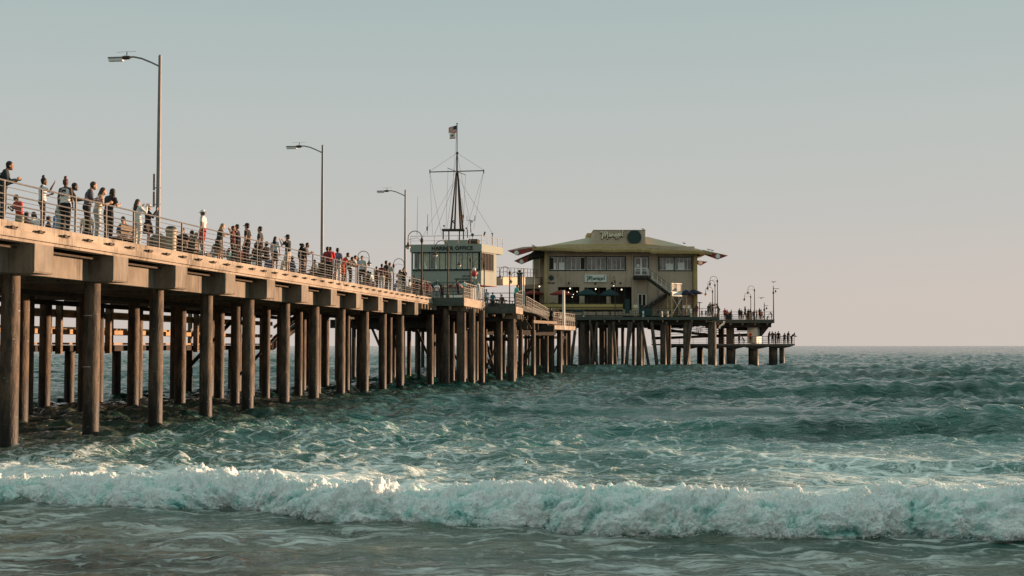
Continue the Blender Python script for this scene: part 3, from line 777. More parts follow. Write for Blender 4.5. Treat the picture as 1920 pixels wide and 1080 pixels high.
# joist tails poking out of the sun-side edges
for (xx, ya, yb, zt) in ((0, LEN - 4.5, LEN - .2, ZD - .56), (XB, LEN + .5, YB1 - .2, ZD - .62), (XC, YC0 + .3, YC1 - .2, ZC - .62)):
    e = empty('joist_tails', PL(xx, ya, zt), -PA, {0: 'row of pale joist tails under the end of the long pier edge', XB: 'row of pale joist tails under the first platform edge'}.get(xx, 'row of pale joist tails under the second platform edge'), 'joist tails')
    y = 0
    while y < yb - ya:
        MB().span((-1.2, y, -.38), (.10, y + .22, -.004)).build('joist', M_TIMBER, e); y += 1.05
pC = [(XB - 3 + 1.0 * i, YC0 + dy) for i in range(0, 6, 2) for dy in (1.0,)] + [(XC - .5, YC0 + .8, .32), (XC - 1.0, YC0 + 3.4)]
platform('viewing_platform', 'second stepped-out viewing platform, a little lower than the first', (OX, OY), -PA, XB - 6, XC, YB1 + .01, YC1, ZC, .55, M_CONC2, pC, mfront=M_GREENFASCIA)  # again a darker front board, painted as the shaded face
pD = []
rd = random.Random(5)
for i in range(11):
    for x in (-11.5, -7.5, -3.5, .3, 3.6):
        pD.append((x + rd.uniform(-.4, .4), 76 + i * 5.4 + rd.uniform(-.5, .5), .20))
platform('pier', 'wide older pier deck on crowded dark piles under the harbor office', (OX, OY), -PA, -13, 4.2, YC1 + .01, 134, ZD, .5, M_GREENFASCIA, pD, cat='pier', jy=False)
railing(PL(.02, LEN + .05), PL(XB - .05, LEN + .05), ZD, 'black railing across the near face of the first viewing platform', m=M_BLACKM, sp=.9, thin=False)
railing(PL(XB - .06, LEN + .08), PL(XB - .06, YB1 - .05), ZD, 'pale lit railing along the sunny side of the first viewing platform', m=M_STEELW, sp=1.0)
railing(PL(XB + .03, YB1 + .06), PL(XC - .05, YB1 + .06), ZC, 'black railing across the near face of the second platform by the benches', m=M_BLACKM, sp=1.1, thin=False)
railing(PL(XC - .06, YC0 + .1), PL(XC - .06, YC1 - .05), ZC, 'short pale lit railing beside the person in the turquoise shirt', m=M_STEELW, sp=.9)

# crowded older timber piles and braces seen under the middle of the pier: (bottom px, bottom py, top px, top H, radius)
mid = empty('timber_trestle', (0, 0, 0), 0, 'dark timber trestle with raking braces below the stepped platforms', 'trestle')
MIDP = [(811, 713, 811, 2.9, .29), (838, 712, 838, 2.9, .29), (862, 709, 862, 2.9, .29), (880, 702, 880, 2.9, .27), (817, 689, 817, 2.6, .26), (846, 692, 846, 2.6, .24),
        (907, 698, 907, 2.0, .27), (932, 698, 932, 1.9, .28), (976, 700, 976, 1.9, .30), (965, 697, 965, 1.9, .28), (990, 695, 990, 1.9, .28), (1005, 690, 1005, 1.9, .28), (1020, 695, 1020, 1.9, .25),
        (1034, 702, 1034, 1.9, .33), (1049, 702, 1049, 1.9, .30), (1054, 692, 1053, 1.9, .3), (941, 690, 941, 2, .25), (920, 690, 920, 2, .22), (1063, 690, 1063, 2, .3), (895, 693, 895, 2, .25),
        (928, 700, 905, 1.7, .17), (870, 702, 890, 1.8, .14), (1026, 692, 1011, 1.6, .16), (1066, 684, 1080, 2.2, .2), (828, 695, 828, 2.5, .2), (871, 694, 871, 2.4, .2)]
for i, (bx, by_, tx_, hz, r) in enumerate(MIDP):
    b = atz(bx, by_, 0); t = Vector(((tx_ - 960) / F * b.y, b.y + (0 if bx == tx_ else 1.5), CZ + hz))
    d = (t - b); b2 = b - d * (3 / d.z)
    MB().path([b2, (b2 + t) / 2, t], [r * 1.04, r, r * .97], 14).build('pile' if bx == tx_ else 'brace', M_PILE if r > .285 and bx < 870 else M_WPILE, mid, smooth=True)
for (pa, pb, z1, hh_) in (((884, 122), (960, 122), CZ + .6, .35), ((884, 128), (1040, 138), CZ + 1.35, .55), ((820, 110), (890, 116), CZ + 1.6, .3), ((960, 140), (1060, 146), CZ + .9, .3)):
    A_ = Vector(((pa[0] - 960) / F * pa[1], pa[1], z1)); B_ = Vector(((pb[0] - 960) / F * pb[1], pb[1], z1))
    MB().beam(A_, B_, .3, hh_).build('cross_beam', M_DARK, mid)
# plank-sided store below deck
c = aty(904, 603, 124)
sh = MB()
for i in range(5): sh.box((c.x, c.y, c.z - .55 + i * .27), (.95 * .9, 1.2, .25))
sh.build('plank_crate', M_TIMBERX, None, label='brown plank-sided box tucked under the deck between dark piles', cat='crate')

for i in range(7):     # dark bulk of cross timbers under the older deck
    yy = 78 + i * 8.5; P_ = PL(-12.5, yy); Q_ = PL(4.0, yy)
    MB().beam((P_.x, P_.y, CAPB - .25), (Q_.x, Q_.y, CAPB - .25), .3, .75).build('cross_beam', M_DARK, mid)
    a_ = PL(-9 + 2.2 * (i % 4), yy + .3); b_ = PL(-6.5 + 2.2 * (i % 4), yy + .3); MB().beam((a_.x, a_.y, CAPB - .2), (b_.x, b_.y, -.5), .2, .25, up=(0, 1, 0)).build('brace', M_WPILE, mid)
    a_ = PL(3.2 - 1.3 * (i % 3), yy + .5); b_ = PL(.6 - 1.3 * (i % 3), yy + .5); MB().beam((a_.x, a_.y, CAPB - .2), (b_.x, b_.y, -.5), .2, .25, up=(0, 1, 0)).build('brace', M_WPILE, mid)
# lower landing with the lit end
ZL = 2.12 + CZ
La = Vector(((948 - 960) / F * 136, 136, 0)); Lb = Vector(((1038 - 960) / F * 136, 136, 0)); Lc = Vector(((1077 - 960) / F * 145, 145, 0)); Ld = Vector(((948 - 960) / F * 150, 150, 0))
land = empty('boat_landing', (0, 0, 0), 0, 'lower boat landing with a sunlit end below the restaurant', 'landing')
MB().prism([(p.x, p.y, ZL - .45) for p in (La, Lb, Lc, Ld)], (0, 0, .42)).build('deck', M_DECK, land)
MB().beam((La.x, La.y - .06, ZL - .35), (Lb.x, Lb.y - .06, ZL - .35), .1, .7).build('fascia', M_DARK, land)
MB().beam((Lb.x + .05, Lb.y, ZL - .2), (Lc.x + .05, Lc.y, ZL - .2), .12, .42).build('fascia', M_CONC2, land)
railing((Lb.x, Lb.y), (Lc.x, Lc.y), ZL, 'pale grid railing on the sunlit end of the lower landing', m=M_STEELW, sp=.9, h=1.35)
railing((La.x, La.y), (Lb.x - .05, Lb.y), ZL, 'dark railing on the shaded edge of the lower landing', m=M_BLACKM, sp=1.5, thin=False)
wp = aty(1057, 612, 140)
e = empty('white_post', (wp.x, wp.y, ZL - .4), 0, 'plain white flagless post rising beside the lower landing railing', 'post')
MB().cyl((0, 0, 0), (0, 0, 4.1), .16, 12, .13).build('shaft', M_WHITE, e, smooth=True); MB().lathe((0, 0, 4.1), [(.15, 0), (.15, .05), (.02, .12)], 12).build('cap', M_WHITE, e)
# stair from the second platform down to the landing
st = empty('timber_stair', PL(XC - 2.6, YC1 + .3, 0), -PA, 'open timber stair with sunlit treads below the second platform', 'stair')
for k in range(8):
    MB().span((-.1, k * .9, ZC - .45 - k * .17), (1.0, k * .9 + .35, ZC - .38 - k * .17)).build('tread', M_TIMBER, st)
    MB().span((1.5, k * .9, ZC - .45 - k * .17), (2.5, k * .9 + .35, ZC - .38 - k * .17)).build('tread', M_TIMBER, st)
railing(PL(XC + .3, YC1), PL(XC + .6, YC1 + 14), ZC - .1, 'pale railing sloping down from the second platform to the landing', m=M_STEELW, sp=1.0, zq=ZL + .3)
MB().beam(PL(XC + .5, YC1 + 3, ZC - 1.1), PL(XC + 1.2, YC1 + 16, ZL + .1), .15, .25).build('stair_stringer', M_TIMBER, None, label='sloping timber board beneath the stair railing by the landing', cat='board')

# ================================================================== restaurant platform, end deck and fishing deck
ZR = 3.9 + CZ; YR = 177.0
xr0 = (1045 - 960) / F * YR; xr1 = (1349 - 960) / F * YR
def X(px, y=YR): return (px - 960) / F * y
pr = []
for px, r in ((1093, .42), (1145, .40), (1200, .40), (1245, .42), (1289, .48), (1337, .58)):
    pr.append((X(px), YR + 1.0, r))
for tp, bp_, r in ((1106, 1128, .2), (1185, 1166, .2), (1203, 1224, .2), (1222, 1238, .24), (1080, 1066, .2), (1150, 1158, .22), (1180, 1172, .22), (1120, 1104, .2), (1296, 1281, .26), (1250, 1256, .2)):
    pr.append((X(tp), YR + .35, r, (X(bp_) - X(tp), 0)))
for j in range(1, 6):
    for px in (1078, 1108, 1128, 1142, 1172, 1190, 1212, 1262):
        if (px > 1180 and j > 1) or (j > 3 and px > 1130): continue
        pr.append((X(px) + rd.uniform(-.5, .5), YR + 1.5 + j * 5.2, .24))
platform('restaurant_pier', 'broad pier platform carrying the two-storey restaurant on thick piles', (0, 0), 0, xr0, xr1, YR, YR + 36, ZR, .42, M_GREENFASCIA, pr, cat='pier', joist=1.97, rp=.5)
for i, px in enumerate((1100, 1140, 1180)):
    MB().span((X(px), YR + 1.2, ZR - 1.45), (X(px + 36), YR + 1.6, ZR - 1.0)).build('waling', M_DARK, bpy.data.objects['restaurant_pier'])
YE = 200.0; ZE = 4.0 + CZ
pe = [(X(1373, YE), YE + 2, .62), (X(1376, YE), YE + 12, .5), (X(1462, YE) - 2.6, YE + 8, .5)]
platform('end_deck', 'upper deck at the very end of the pier with lamps and a crowd', (0, 0), 0, X(1340, YE), X(1452, YE), YE, YE + 16, ZE, .55, M_GREENFASCIA, pe, cat='pier deck', joist=1.9, rp=.5)
ed = bpy.data.objects['end_deck']
MB().prism([(X(1430, YE), YE + 1, ZE - .55), (X(1450, YE), YE + 1, ZE - .55), (X(1430, YE), YE + 1, ZE - 2.6)], (0, 6, 0)).build('haunch', M_DARK, ed)
MB().span((X(1402, YE), YE + 3, ZE - 1.6), (X(1432, YE), YE + 10, ZE - .56)).build('cross_beam', M_DARK, ed)
# white lift shaft between the decks
ls = empty('lift_shaft', (X(1421, YE - 1), YE + 2.0, 0), math.radians(-38), 'pale square shaft joining the upper end deck to the fishing deck', 'shaft')
MB().span((-.8, -.8, .35 + CZ), (.8, .8, ZE - .58)).build('shaft_wall', M_SIGNW, ls)
MB().span((-.85, -.85, ZE - .75), (.85, .85, ZE - .6)).build('collar', M_WHITE, ls)
# fishing deck
YF = 197.0; ZF = .27 + CZ
fd = empty('fishing_deck', (0, 0, 0), 0, 'low dark fishing deck just above the water at the far end of the pier', 'pier deck')
MB().span((X(1240, YF), YF, ZF - .25), (X(1490, YF), YF + 14, ZF)).build('deck', M_DECK, fd)
hp = [(1250, .5), (1289, .62), (1337, .7), (1376, .6), (1416, .62), (1466, .45)]
pts = []
for i in range(len(hp) - 1):
    a, h1 = hp[i]; b, h2 = hp[i + 1]
    pts += [(X(a, YF), YF + .04, ZF - .25 - h1), (X((a + b) / 2, YF), YF + .04, ZF - .25 - .22)]
pts += [(X(1466, YF), YF + .04, ZF - .7), (X(1482, YF), YF + .04, ZF - .45), (X(1488, YF), YF + .04, ZF - .252), (X(1240, YF), YF + .04, ZF - .252)]
MB().prism(pts, (0, .9, 0)).build('haunched_beam', M_DARK, fd)
for px, r, dy in ((1250, .35, 1), (1372, .62, 1), (1380, .3, 2), (1416, .68, 1), (1421, .4, 6), (1453, .55, 1), (1457, .5, 4), (1468, .4, 1), (1285, .4, 8), (1330, .5, 10)):
    pile_mb(X(px, YF), YF + dy, ZF - .5, r, seed=px, n=16).build('pile', M_PILE, fd, smooth=True)
railing((X(1352, YF), YF + .1), (X(1489, YF), YF + .1), ZF, 'thin dark railing round the low fishing deck', m=M_BLACKM, sp=1.6, thin=False, h=1.15)
railing((X(1489, YF), YF + .1), (X(1489, YF), YF + 13), ZF, 'thin railing on the outermost end of the fishing deck', m=M_STEELW, sp=1.6, thin=False, h=1.15)
railing((X(1240, YF), YF + 13.8), (X(1489, YF), YF + 13.8), ZF, 'thin dark railing on the seaward edge of the fishing deck', m=M_BLACKM, sp=2.2, thin=False, h=1.15)
railing((X(1349, YE), YE + .1), (X(1451, YE), YE + .1), ZE, 'thin dark railing along the near edge of the upper end deck', m=M_BLACKM, sp=1.7, thin=False, h=1.15)
railing((X(1340, YE), YE + 15.8), (X(1451, YE), YE + 15.8), ZE, 'thin dark railing on the seaward edge of the upper end deck', m=M_BLACKM, sp=1.7, thin=False, h=1.15)
railing((X(1160), YR + .1), (X(1348), YR + .1), ZR, 'dark green railing along the restaurant platform beside the stairs', m=M_TEALP, sp=2.1, thin=False, h=1.15)
railing((X(1046), YR + .1), (X(1158), YR + .1), ZR, 'dark railing along the restaurant platform below the red umbrella', m=M_BLACKM, sp=2.1, thin=False, h=1.15)
# ramps between the decks, behind the piles
def ramp(label, x0p, z0, x1p, z1, y):
    e = empty('ramp', (0, 0, 0), 0, label, 'ramp')
    A_ = Vector((X(x0p, y), y, CZ + z0)); B_ = Vector((X(x1p, y), y, CZ + z1))
    MB().beam(A_, B_, 1.6, .42).build('walkway', M_DARK, e)
    for h in (.55, .85, 1.15, 1.4): MB().beam(A_ + Vector((0, -.8, h)), B_ + Vector((0, -.8, h)), .06, .07).build('rail', M_BLACKM, e)
    n = 6
    for k in range(n + 1):
        p = A_.lerp(B_, k / n) + Vector((0, -.8, 0)); MB().beam(p, p + Vector((0, 0, 1.4)), .06, .06).build('post', M_BLACKM, e)
ramp('long sloping ramp with dark rails behind the end piles', 1225, 1.15, 1400, 1.75, 210)
ramp('second sloping ramp with dark rails under the restaurant corner', 1215, 2.9, 1350, 1.5, 214)
MB().path([aty(1358, 602, YE - 3), aty(1357, 607, YE - 3), aty(1350, 612, YE - 3), aty(1349, 616, YE - 3)], .16, 8).build('drain_pipe', M_WHITE, None, smooth=True, label='bent white drain pipe below the corner of the restaurant platform', cat='pipe')

# ================================================================== harbor office
ho = empty('harbor_office', (-3.55, 150.0, 0), -PA, 'grey-green harbor office with a band of windows below its parapet', 'building')
HW = 8.2
def ho_span(name, a, b, m, parent=None): return MB().span(a, b).build(name, m, parent or ho)
SD = (.26, .965)
def ho_prism(name, pts_, z0, z1, m): return MB().prism([(x, y, z0) for x, y in pts_], (0, 0, z1 - z0)).build(name, m, ho)
ho_prism('upper_wall', [(-HW, 0), (0, 0), (SD[0] * 4.4, SD[1] * 4.4), (-HW, SD[1] * 4.4)], 7.0 + CZ, 8.62 + CZ, M_OFFICE)
ho_span('interior', (-HW + .3, .3, 8.62 + CZ), (-.3, 3.9, 10.8 + CZ), M_INTERIOR)
ho_span('lower_wall', (-HW, .5, ZD - .5), (-1.4, 4.0, 7.0 + CZ - .003), M_OFFICE)
ho_prism('parapet', [(-HW - .1, -.22), (.10, -.22), (.10 + SD[0] * 6.2, -.22 + SD[1] * 6.2), (-HW - .1, -.22 + SD[1] * 6.2)], 10.8 + CZ, 11.66 + CZ, M_OFFICE)
ho_span('roof_slab', (-HW, 0, 11.66 + CZ), (.0, 5.5, 11.70 + CZ), M_TAN2)
ho_prism('base_trim', [(-HW, -.05), (.05, -.05), (.05 + SD[0] * 4.5, SD[1] * 4.5), (-HW, SD[1] * 4.5)], 6.92 + CZ, 6.997 + CZ, M_MAROON)
ho_span('corner_post', (-HW, -.02, 8.62 + CZ), (-HW + .18, .3, 10.8 + CZ), M_OFFICE); ho_span('corner_post', (-.12, -.02, 8.62 + CZ), (0.02, .3, 10.8 + CZ), M_OFFICE)
# band frame and panes on the front
ho_span('window_band_sill', (-HW + .18, -.06, 8.62 + CZ), (-.12, .06, 8.84 + CZ), M_OFFTRIM); ho_span('window_band_head', (-HW + .18, -.06, 10.66 + CZ), (-.12, .06, 10.795 + CZ), M_OFFTRIM)
xs = [769 + v for v in (4, 13, 22.5, 34.5, 43.5, 54, 65, 75.5, 86, 97, 107, 117, 128)]
for i in range(len(xs) - 1):
    xa = (xs[i] - 902) / F * 150; xb = (xs[i + 1] - 902) / F * 150
    w = MB().span((xa + .05, -.03, 8.84 + CZ), (xb - .05, .03, 10.66 + CZ))
    dark = i in (0, 3)
    o = empty('window', (0, 0, 0)); o.parent = ho
    MB().span((xa + .09, 0.03, 8.88 + CZ), (xb - .09, .07, 10.62 + CZ)).build('pane', M_GLASS if dark else M_BLIND, o)
    f = MB()
    f.span((xa + .045, -.03, 8.842 + CZ), (xa + .085, .06, 10.655 + CZ)); f.span((xb - .085, -.03, 8.842 + CZ), (xb - .045, .06, 10.655 + CZ))
    f.span((xa + .086, -.03, 8.842 + CZ), (xb - .086, .06, 8.88 + CZ)); f.span((xa + .086, -.03, 10.62 + CZ), (xb - .086, .06, 10.655 + CZ))
    f.build('frame', M_WHITE, o)
    ho_span('mullion', (xb - .045, -.08, 8.841 + CZ), (xb + .045, .05, 10.659 + CZ), M_OFFTRIM)
    if i in (1, 2, 4, 6):   # folded paper or map leaning in the window
        MB().prism([(xa + .12, .02, 8.9 + CZ), (xb - .3, .02, 8.9 + CZ), (xa + .12, .02, 8.9 + CZ + (.9 if i != 6 else .35))], (0, .012, 0)).build('poster', M_WHITE if i != 1 else M_SIGNW, o)
for k in range(8):
    ta, tb = .12 + k * .43, .12 + (k + 1) * .43
    o = empty('window', (0, 0, 0)); o.parent = ho
    MB().beam((SD[0] * ta, SD[1] * ta, 9.69 + CZ), (SD[0] * tb, SD[1] * tb, 9.69 + CZ), .03, 1.95).build('pane', M_INTERIOR, o)
    MB().beam((SD[0] * ta + .02, SD[1] * ta, 8.62 + CZ), (SD[0] * ta + .02, SD[1] * ta, 10.8 + CZ), .08, .09).build('frame', M_OFFTRIM, o)
for zz in (8.68, 10.72): MB().beam((.02, 0, zz + CZ), (SD[0] * 3.6 + .02, SD[1] * 3.6, zz + CZ), .08, .12).build('window_band_rail', M_OFFTRIM, ho)
MB().beam((SD[0] * 3.55 - .05, SD[1] * 3.55, 9.71 + CZ), (SD[0] * 4.4 - .05, SD[1] * 4.4, 9.71 + CZ), .1, 2.18).build('side_wall', M_OFFICE, ho)
rz = -PA
fx = lambda x, y, z: Vector((-3.55, 150.0, 0)) + UV * x + US * y + Vector((0, 0, z))
text_obj('lettering', 'HARBOR OFFICE', .62, M_OFFTRIM, fx(-3.35, -.26, 11.2 + CZ), rz, ho, ext=.03, offset=.012, spacing=1.05)
for i, s in enumerate(('CITY OF', 'SANTA MONICA', 'CALIFORNIA')):
    text_obj('lettering', s, .24, M_OFFTRIM, fx(-1.3, -.02, CZ + 7.98 - i * .33), rz, ho, ext=.012, offset=.008, align='RIGHT')
# roof room, railing, gear
ho_span('roof_room', (-4.7, 2.0, 11.7 + CZ), (-1.9, 5, 12.35 + CZ), M_OFFICE); ho_span('roof_room_trim', (-4.4, 1.9, 11.66 + CZ), (-2.3, 1.98, 11.8 + CZ), M_WHITE)
ho_span('plant_box', (-1.85, 2.2, 11.95 + CZ), (-.8, 4.0, 12.0 + CZ + .45), M_RUST)
def roof_rail(a, b, label):
    railing(fx(*a, 0)[:2], fx(*b, 0)[:2], 11.66 + CZ, label, m=M_STEELW, sp=1.5, thin=False, h=1.0, rails=(.5,), thick=(.03, .018, .01))
roof_rail((-HW - .05, -.1), (.1, -.1), 'thin rail round the near side of the office roof')
roof_rail((.1, -.1), (.1 + SD[0] * 6.1, -.1 + SD[1] * 6.1), 'thin rail round the sunny side of the office roof')
# mast
def apt(px, py, y=153.5): return aty(px, py, y)
mast = empty('flag_mast', (0, 0, 0), 0, 'tall four-legged signal mast with a yard and wire stays on the office roof', 'mast')
top = apt(857, 322)
for px, dy in ((846, -.6), (852, .9), (863, .9), (868, -.6)):
    b = apt(px - (0), 430); b = Vector((b.x, b.y + dy, b.z)); MB().cyl(b, top + Vector(((px - 857) * .01, dy * .1, -.1)), .12, 8, .07).build('leg', M_RUST, mast)
MB().cyl(top - Vector((0, 0, .4)), apt(857, 287), .10, 8).build('pole', M_RUST, mast); MB().cyl(apt(857, 288), apt(857, 234), .055, 8).build('topmast', M_RUST, mast)
MB().ball(apt(857, 232), .1).build('truck', M_RUST, mast)
MB().cyl(apt(806, 322.5), apt(907, 320), .06, 8).build('yard', M_RUST, mast); MB().cyl(apt(839, 315, 156), apt(873, 328, 151), .035, 6).build('yard', M_RUST, mast)
for px in (806, 907): MB().cyl(apt(px, 318), apt(px, 325), .07, 6).build('yard_end', M_RUST, mast)
MB().cyl(apt(855, 287.0), apt(859.5, 286.7), .13, 8).build('band', M_RUST, mast)
for (a, b_) in (((857, 287), (806, 321)), ((857, 287), (907, 319)), ((806, 323), (811, 440)), ((806, 323), (828, 440)), ((907, 321), (888, 430)), ((907, 321), (872, 440)), ((857, 330), (793, 443)), ((857, 330), (925, 440)),
              ((856, 290), (838, 430)), ((858, 290), (885, 440)), ((840, 318), (836, 430)), ((856, 250), (850, 330)), ((857, 330), (815, 440)), ((873, 328), (868, 430))):
    MB().cyl(apt(*a), apt(*b_), .016, 5).build('stay', M_POLE, mast)
fr = MB(); fr.beam(apt(829, 431.5), apt(871, 431.5), 1.8, .16)
for px, dy in ((831, 0), (841, .8), (869, 0), (861, .8)): p = apt(px, 433); q = apt(px, 449); fr.beam((p.x, p.y + dy, p.z), (q.x, q.y + dy, q.z), .14, .14)
fr.build('base_frame', M_RUST, mast)
MB().path([apt(852, 419, 153), apt(850, 417, 153), apt(849, 415, 153), apt(851, 413, 153)], .07, 6).build('horn', M_RUST, mast)
# roof gear: antennas, dish, lights
def gear(name, label, cat, fn, m=M_RUST):
    mb = MB(); fn(mb); return mb.build(name, m, None, label=label, cat=cat)
gear('whip_antenna', 'very thin whip antenna standing on the shore side of the office roof', 'antenna', lambda m: m.cyl(apt(782, 440), apt(783, 368), .03, 6, .012))
gear('antenna', 'thin antenna with a cylindrical bulge on the office roof', 'antenna', lambda m: (m.cyl(apt(801, 440), apt(802, 402), .03, 6), m.cyl(apt(801, 432), apt(801, 425), .09, 8)))
gear('antenna', 'jagged tall antenna beside the mast legs', 'antenna', lambda m: (m.cyl(apt(868, 430), apt(868.5, 402), .025, 6), m.cyl(apt(868.5, 402), apt(866, 372), .022, 6), m.cyl(apt(868.5, 409), apt(868.5, 403), .09, 8)))
gear('wind_gauge', 'forked wind gauge antenna on a thin pole', 'antenna', lambda m: (m.cyl(apt(882.5, 436), apt(882.5, 412), .045, 6), m.cyl(apt(875.5, 413.3), apt(890, 413.3), .028, 6), m.cyl(apt(875.5, 413.3), apt(875.5, 405), .025, 6), m.cyl(apt(890, 413.3), apt(890.5, 404), .04, 6), m.ball(apt(885, 416), .1)))
gear('dish', 'dark round loudspeaker dish on the office roof', 'dish', lambda m: (m.ball(apt(886, 440.5), (.2, .12, .2)), m.cyl(apt(886, 441), apt(886, 452), .03, 6)), M_BLACKM)
gear('radar', 'small dark radar head on a short post beside the frame', 'radar', lambda m: (m.ball(apt(874.5, 428), (.13, .1, .1)), m.cyl(apt(876.5, 430), apt(876.5, 446), .06, 6)))
gear('camera', 'small camera on a stalk above the frame corner', 'camera', lambda m: (m.cyl(apt(833, 431), apt(833, 424), .02, 6), m.ball(apt(832.5, 423.5), (.13, .08, .09))))
gear('panel_antenna', 'tilted flat panel antenna on the office roof rail', 'antenna', lambda m: m.beam(apt(907, 443), apt(909.5, 434.5), .08, .2), M_POLE)
gear('light_post', 'short post with a lamp head at the seaward roof rail', 'post', lambda m: (m.cyl(apt(923, 458), apt(923, 438), .05, 6), m.ball(apt(923, 438), (.12, .1, .08))))
# flags
def flag(name, label, px0, px1, py0, py1, painter, mats):
    nx, nz = 26, 13; A_ = apt(px1, py0); B_ = apt(px0, py1); vs = []; mb = MB()
    for t in (0, .012):
        for i in range(nx + 1):
            for j in range(nz + 1):
                u = i / nx; v = j / nz
                vs.append((A_.x + (B_.x - A_.x) * u, A_.y + .10 * math.sin(u * 7 + v * 1.5) * u + t, A_.z - (A_.z - B_.z) * (v * (1 - .28 * u) + .30 * u)))
    N_ = (nx + 1) * (nz + 1); mb.v = vs
    for s in (0, 1):
        for i in range(nx):
            for j in range(nz):
                a = s * N_ + i * (nz + 1) + j
                mb.f.append([a, a + 1, a + nz + 2, a + nz + 1]); mb.m.append(painter(i / nx, j / nz, j))
    o = mb.build(name, mats, None, label=label, cat='flag')
    return o
M_FR = mat('flag_red', (.55, .05, .05), rough=.8); M_FW = mat('flag_white', (.85, .76, .64), rough=.8); M_FB = mat('flag_blue', (.03, .04, .10), rough=.8); M_FBR = mat('flag_brown', (.18, .10, .05), rough=.8)
flag('national_flag', 'upper flag with red and white stripes and a blue canton', 841, 856, 235, 249, lambda u, v, j: 2 if (u < .42 and v < .5) else (0 if j % 2 == 0 else 1), [M_FR, M_FW, M_FB])
def bear(u, v, j):
    if v > .80: return 0
    if ((u - .5) / .22) ** 2 + ((v - .45) / .16) ** 2 < 1: return 3
    if .32 < u < .68 and .5 < v < .68 and int(u * 26) % 4 < 2: return 3
    return 0 if (u < .15 and v < .2) else 1
flag('state_flag', 'lower pale flag with a brown bear and a red bottom stripe', 843, 854, 247, 260, bear, [M_FR, M_FW, M_FB, M_FBR])

# covered walkway between office and restaurant
w = empty('upper_walkway', (0, 0, 0), 0, 'railed upper walkway bridging the harbor office and the restaurant', 'walkway')
A_ = aty(929, 527, 154.6); B_ = aty(1006, 527, 186)
MB().beam(A_, B_, 1.8, .95).build('beam', M_TAN, w); MB().beam(A_ + Vector((0, 0, .5)), B_ + Vector((0, 0, .5)), 1.95, .05).build('trim', M_OFFTRIM, w)
MB().beam(A_ - Vector((0, 0, .5)), B_ - Vector((0, 0, .5)), 1.85, .05).build('trim', M_MAROON, w)
railing(A_[:2], B_[:2], A_.z + .52, 'thin black railing along the upper walkway', m=M_BLACKM, sp=2.6, thin=False, h=1.15, rails=(.6,), zq=B_.z + .52)
gc = aty(974.5, 514, 147)
sc = empty('green_column', (gc.x, gc.y, ZD - .6), 0, 'square dark green column holding lamps between office and restaurant', 'column')
MB().span((-.27, -.27, 0), (.27, .27, gc.z - ZD + .6)).build('shaft', M_GREENFASCIA, sc); MB().span((-.34, -.34, gc.z - ZD + .6), (.34, .34, gc.z - ZD + .75)).build('cap', M_OFFTRIM, sc)
MB().ball((0, 0, gc.z - ZD + .95), (.2, .2, .15)).build('lamp_head', M_BLACKM, sc)
# ================================================================== the restaurant
YB = 183.0
def q(px, py, y=YB): return aty(px, py, y)
re_ = empty('restaurant_building', (0, 0, 0), 0, 'two-storey tan restaurant with an olive flared roof and maroon fins', 'building')
xl, xr = q(1022, 500).x, q(1303, 500).x
zg = ZR - .3; ze = q(1150, 466).z
def wl_holes(px0, px1, py0, py1, holes, y=YB, th=.3, m=None, name='front_wall'):
    """wall with rectangular openings, as strips"""
    xs_ = sorted({px0, px1, *[h[0] for h in holes], *[h[1] for h in holes]}); mb = MB()
    for a, b in zip(xs_, xs_[1:]):
        hs = sorted([(h[2], h[3]) for h in holes if h[0] <= a and h[1] >= b]); cur = py0
        for t, u in hs + [(py1, py1)]:
            if t > cur: A = q(a, cur, y); B = q(b, t, y); mb.span((A.x, y, A.z), (B.x, y + th, B.z))
            cur = u
    return mb.build(name, m or M_TAN, re_)
W1 = (1030, 1173.5, 480.5, 508); W2 = (1234.5, 1298.5, 481.5, 508.5); DR_ = (1189.5, 1214.5, 482.5, 517.5)
G = [(1046.5, 1086.5, 538, 573), (1096, 1137, 539, 573), (1145, 1184, 538, 582), (1196, 1212, 551, 588)]
wl_holes(1022, 1303, 462, 592, [W1, W2, DR_] + G)
# shallow pilaster seams and the side walls
MB().span((xl, YB + .3, zg), (xl + .3, YB + 22, ze + .3)).build('side_wall', M_TAN, re_)
MB().span((xr - .3, YB + .3, zg), (xr, YB + 22, ze + .3)).build('side_wall', M_TAN, re_)
MB().span((xl, YB + 22, zg), (xr, YB + 22.3, ze + .3)).build('back_wall', M_TAN, re_)
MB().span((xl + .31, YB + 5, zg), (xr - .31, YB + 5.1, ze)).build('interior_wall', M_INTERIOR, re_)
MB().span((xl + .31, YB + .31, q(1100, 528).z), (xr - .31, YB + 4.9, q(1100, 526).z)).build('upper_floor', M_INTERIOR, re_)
for px in (1068, 1217, 1231): p = q(px, 500); MB().span((p.x - .05, YB - .05, q(px, 536).z), (p.x + .05, YB, ze)).build('seam', M_TAN2, re_)
# left annex and its flared roof
a0 = q(1001, 487, 192); a1 = q(1023, 487, 192)
MB().span((a0.x, 192, zg), (a1.x + .5, 204, a0.z + .6)).build('annex_wall', M_TAN, re_)
MB().span((q(1012, 485, 189).x, 189, zg), (xl - .01, 191.9, q(1012, 482, 189).z)).build('annex_wall', M_TAN, re_)
# ground floor front of the annex, open with a red umbrella before it
MB().span((q(984, 533, 189).x, 189.5, zg), (q(1012, 533, 189).x - .02, 196, q(1000, 533, 189).z)).build('annex_wall', M_TAN2, re_)
MB().span((q(985, 540, 189).x, 189.3, zg + .6), (q(1011, 540, 189).x, 189.48, q(1000, 541, 189).z)).build('annex_opening', M_INTERIOR, re_)
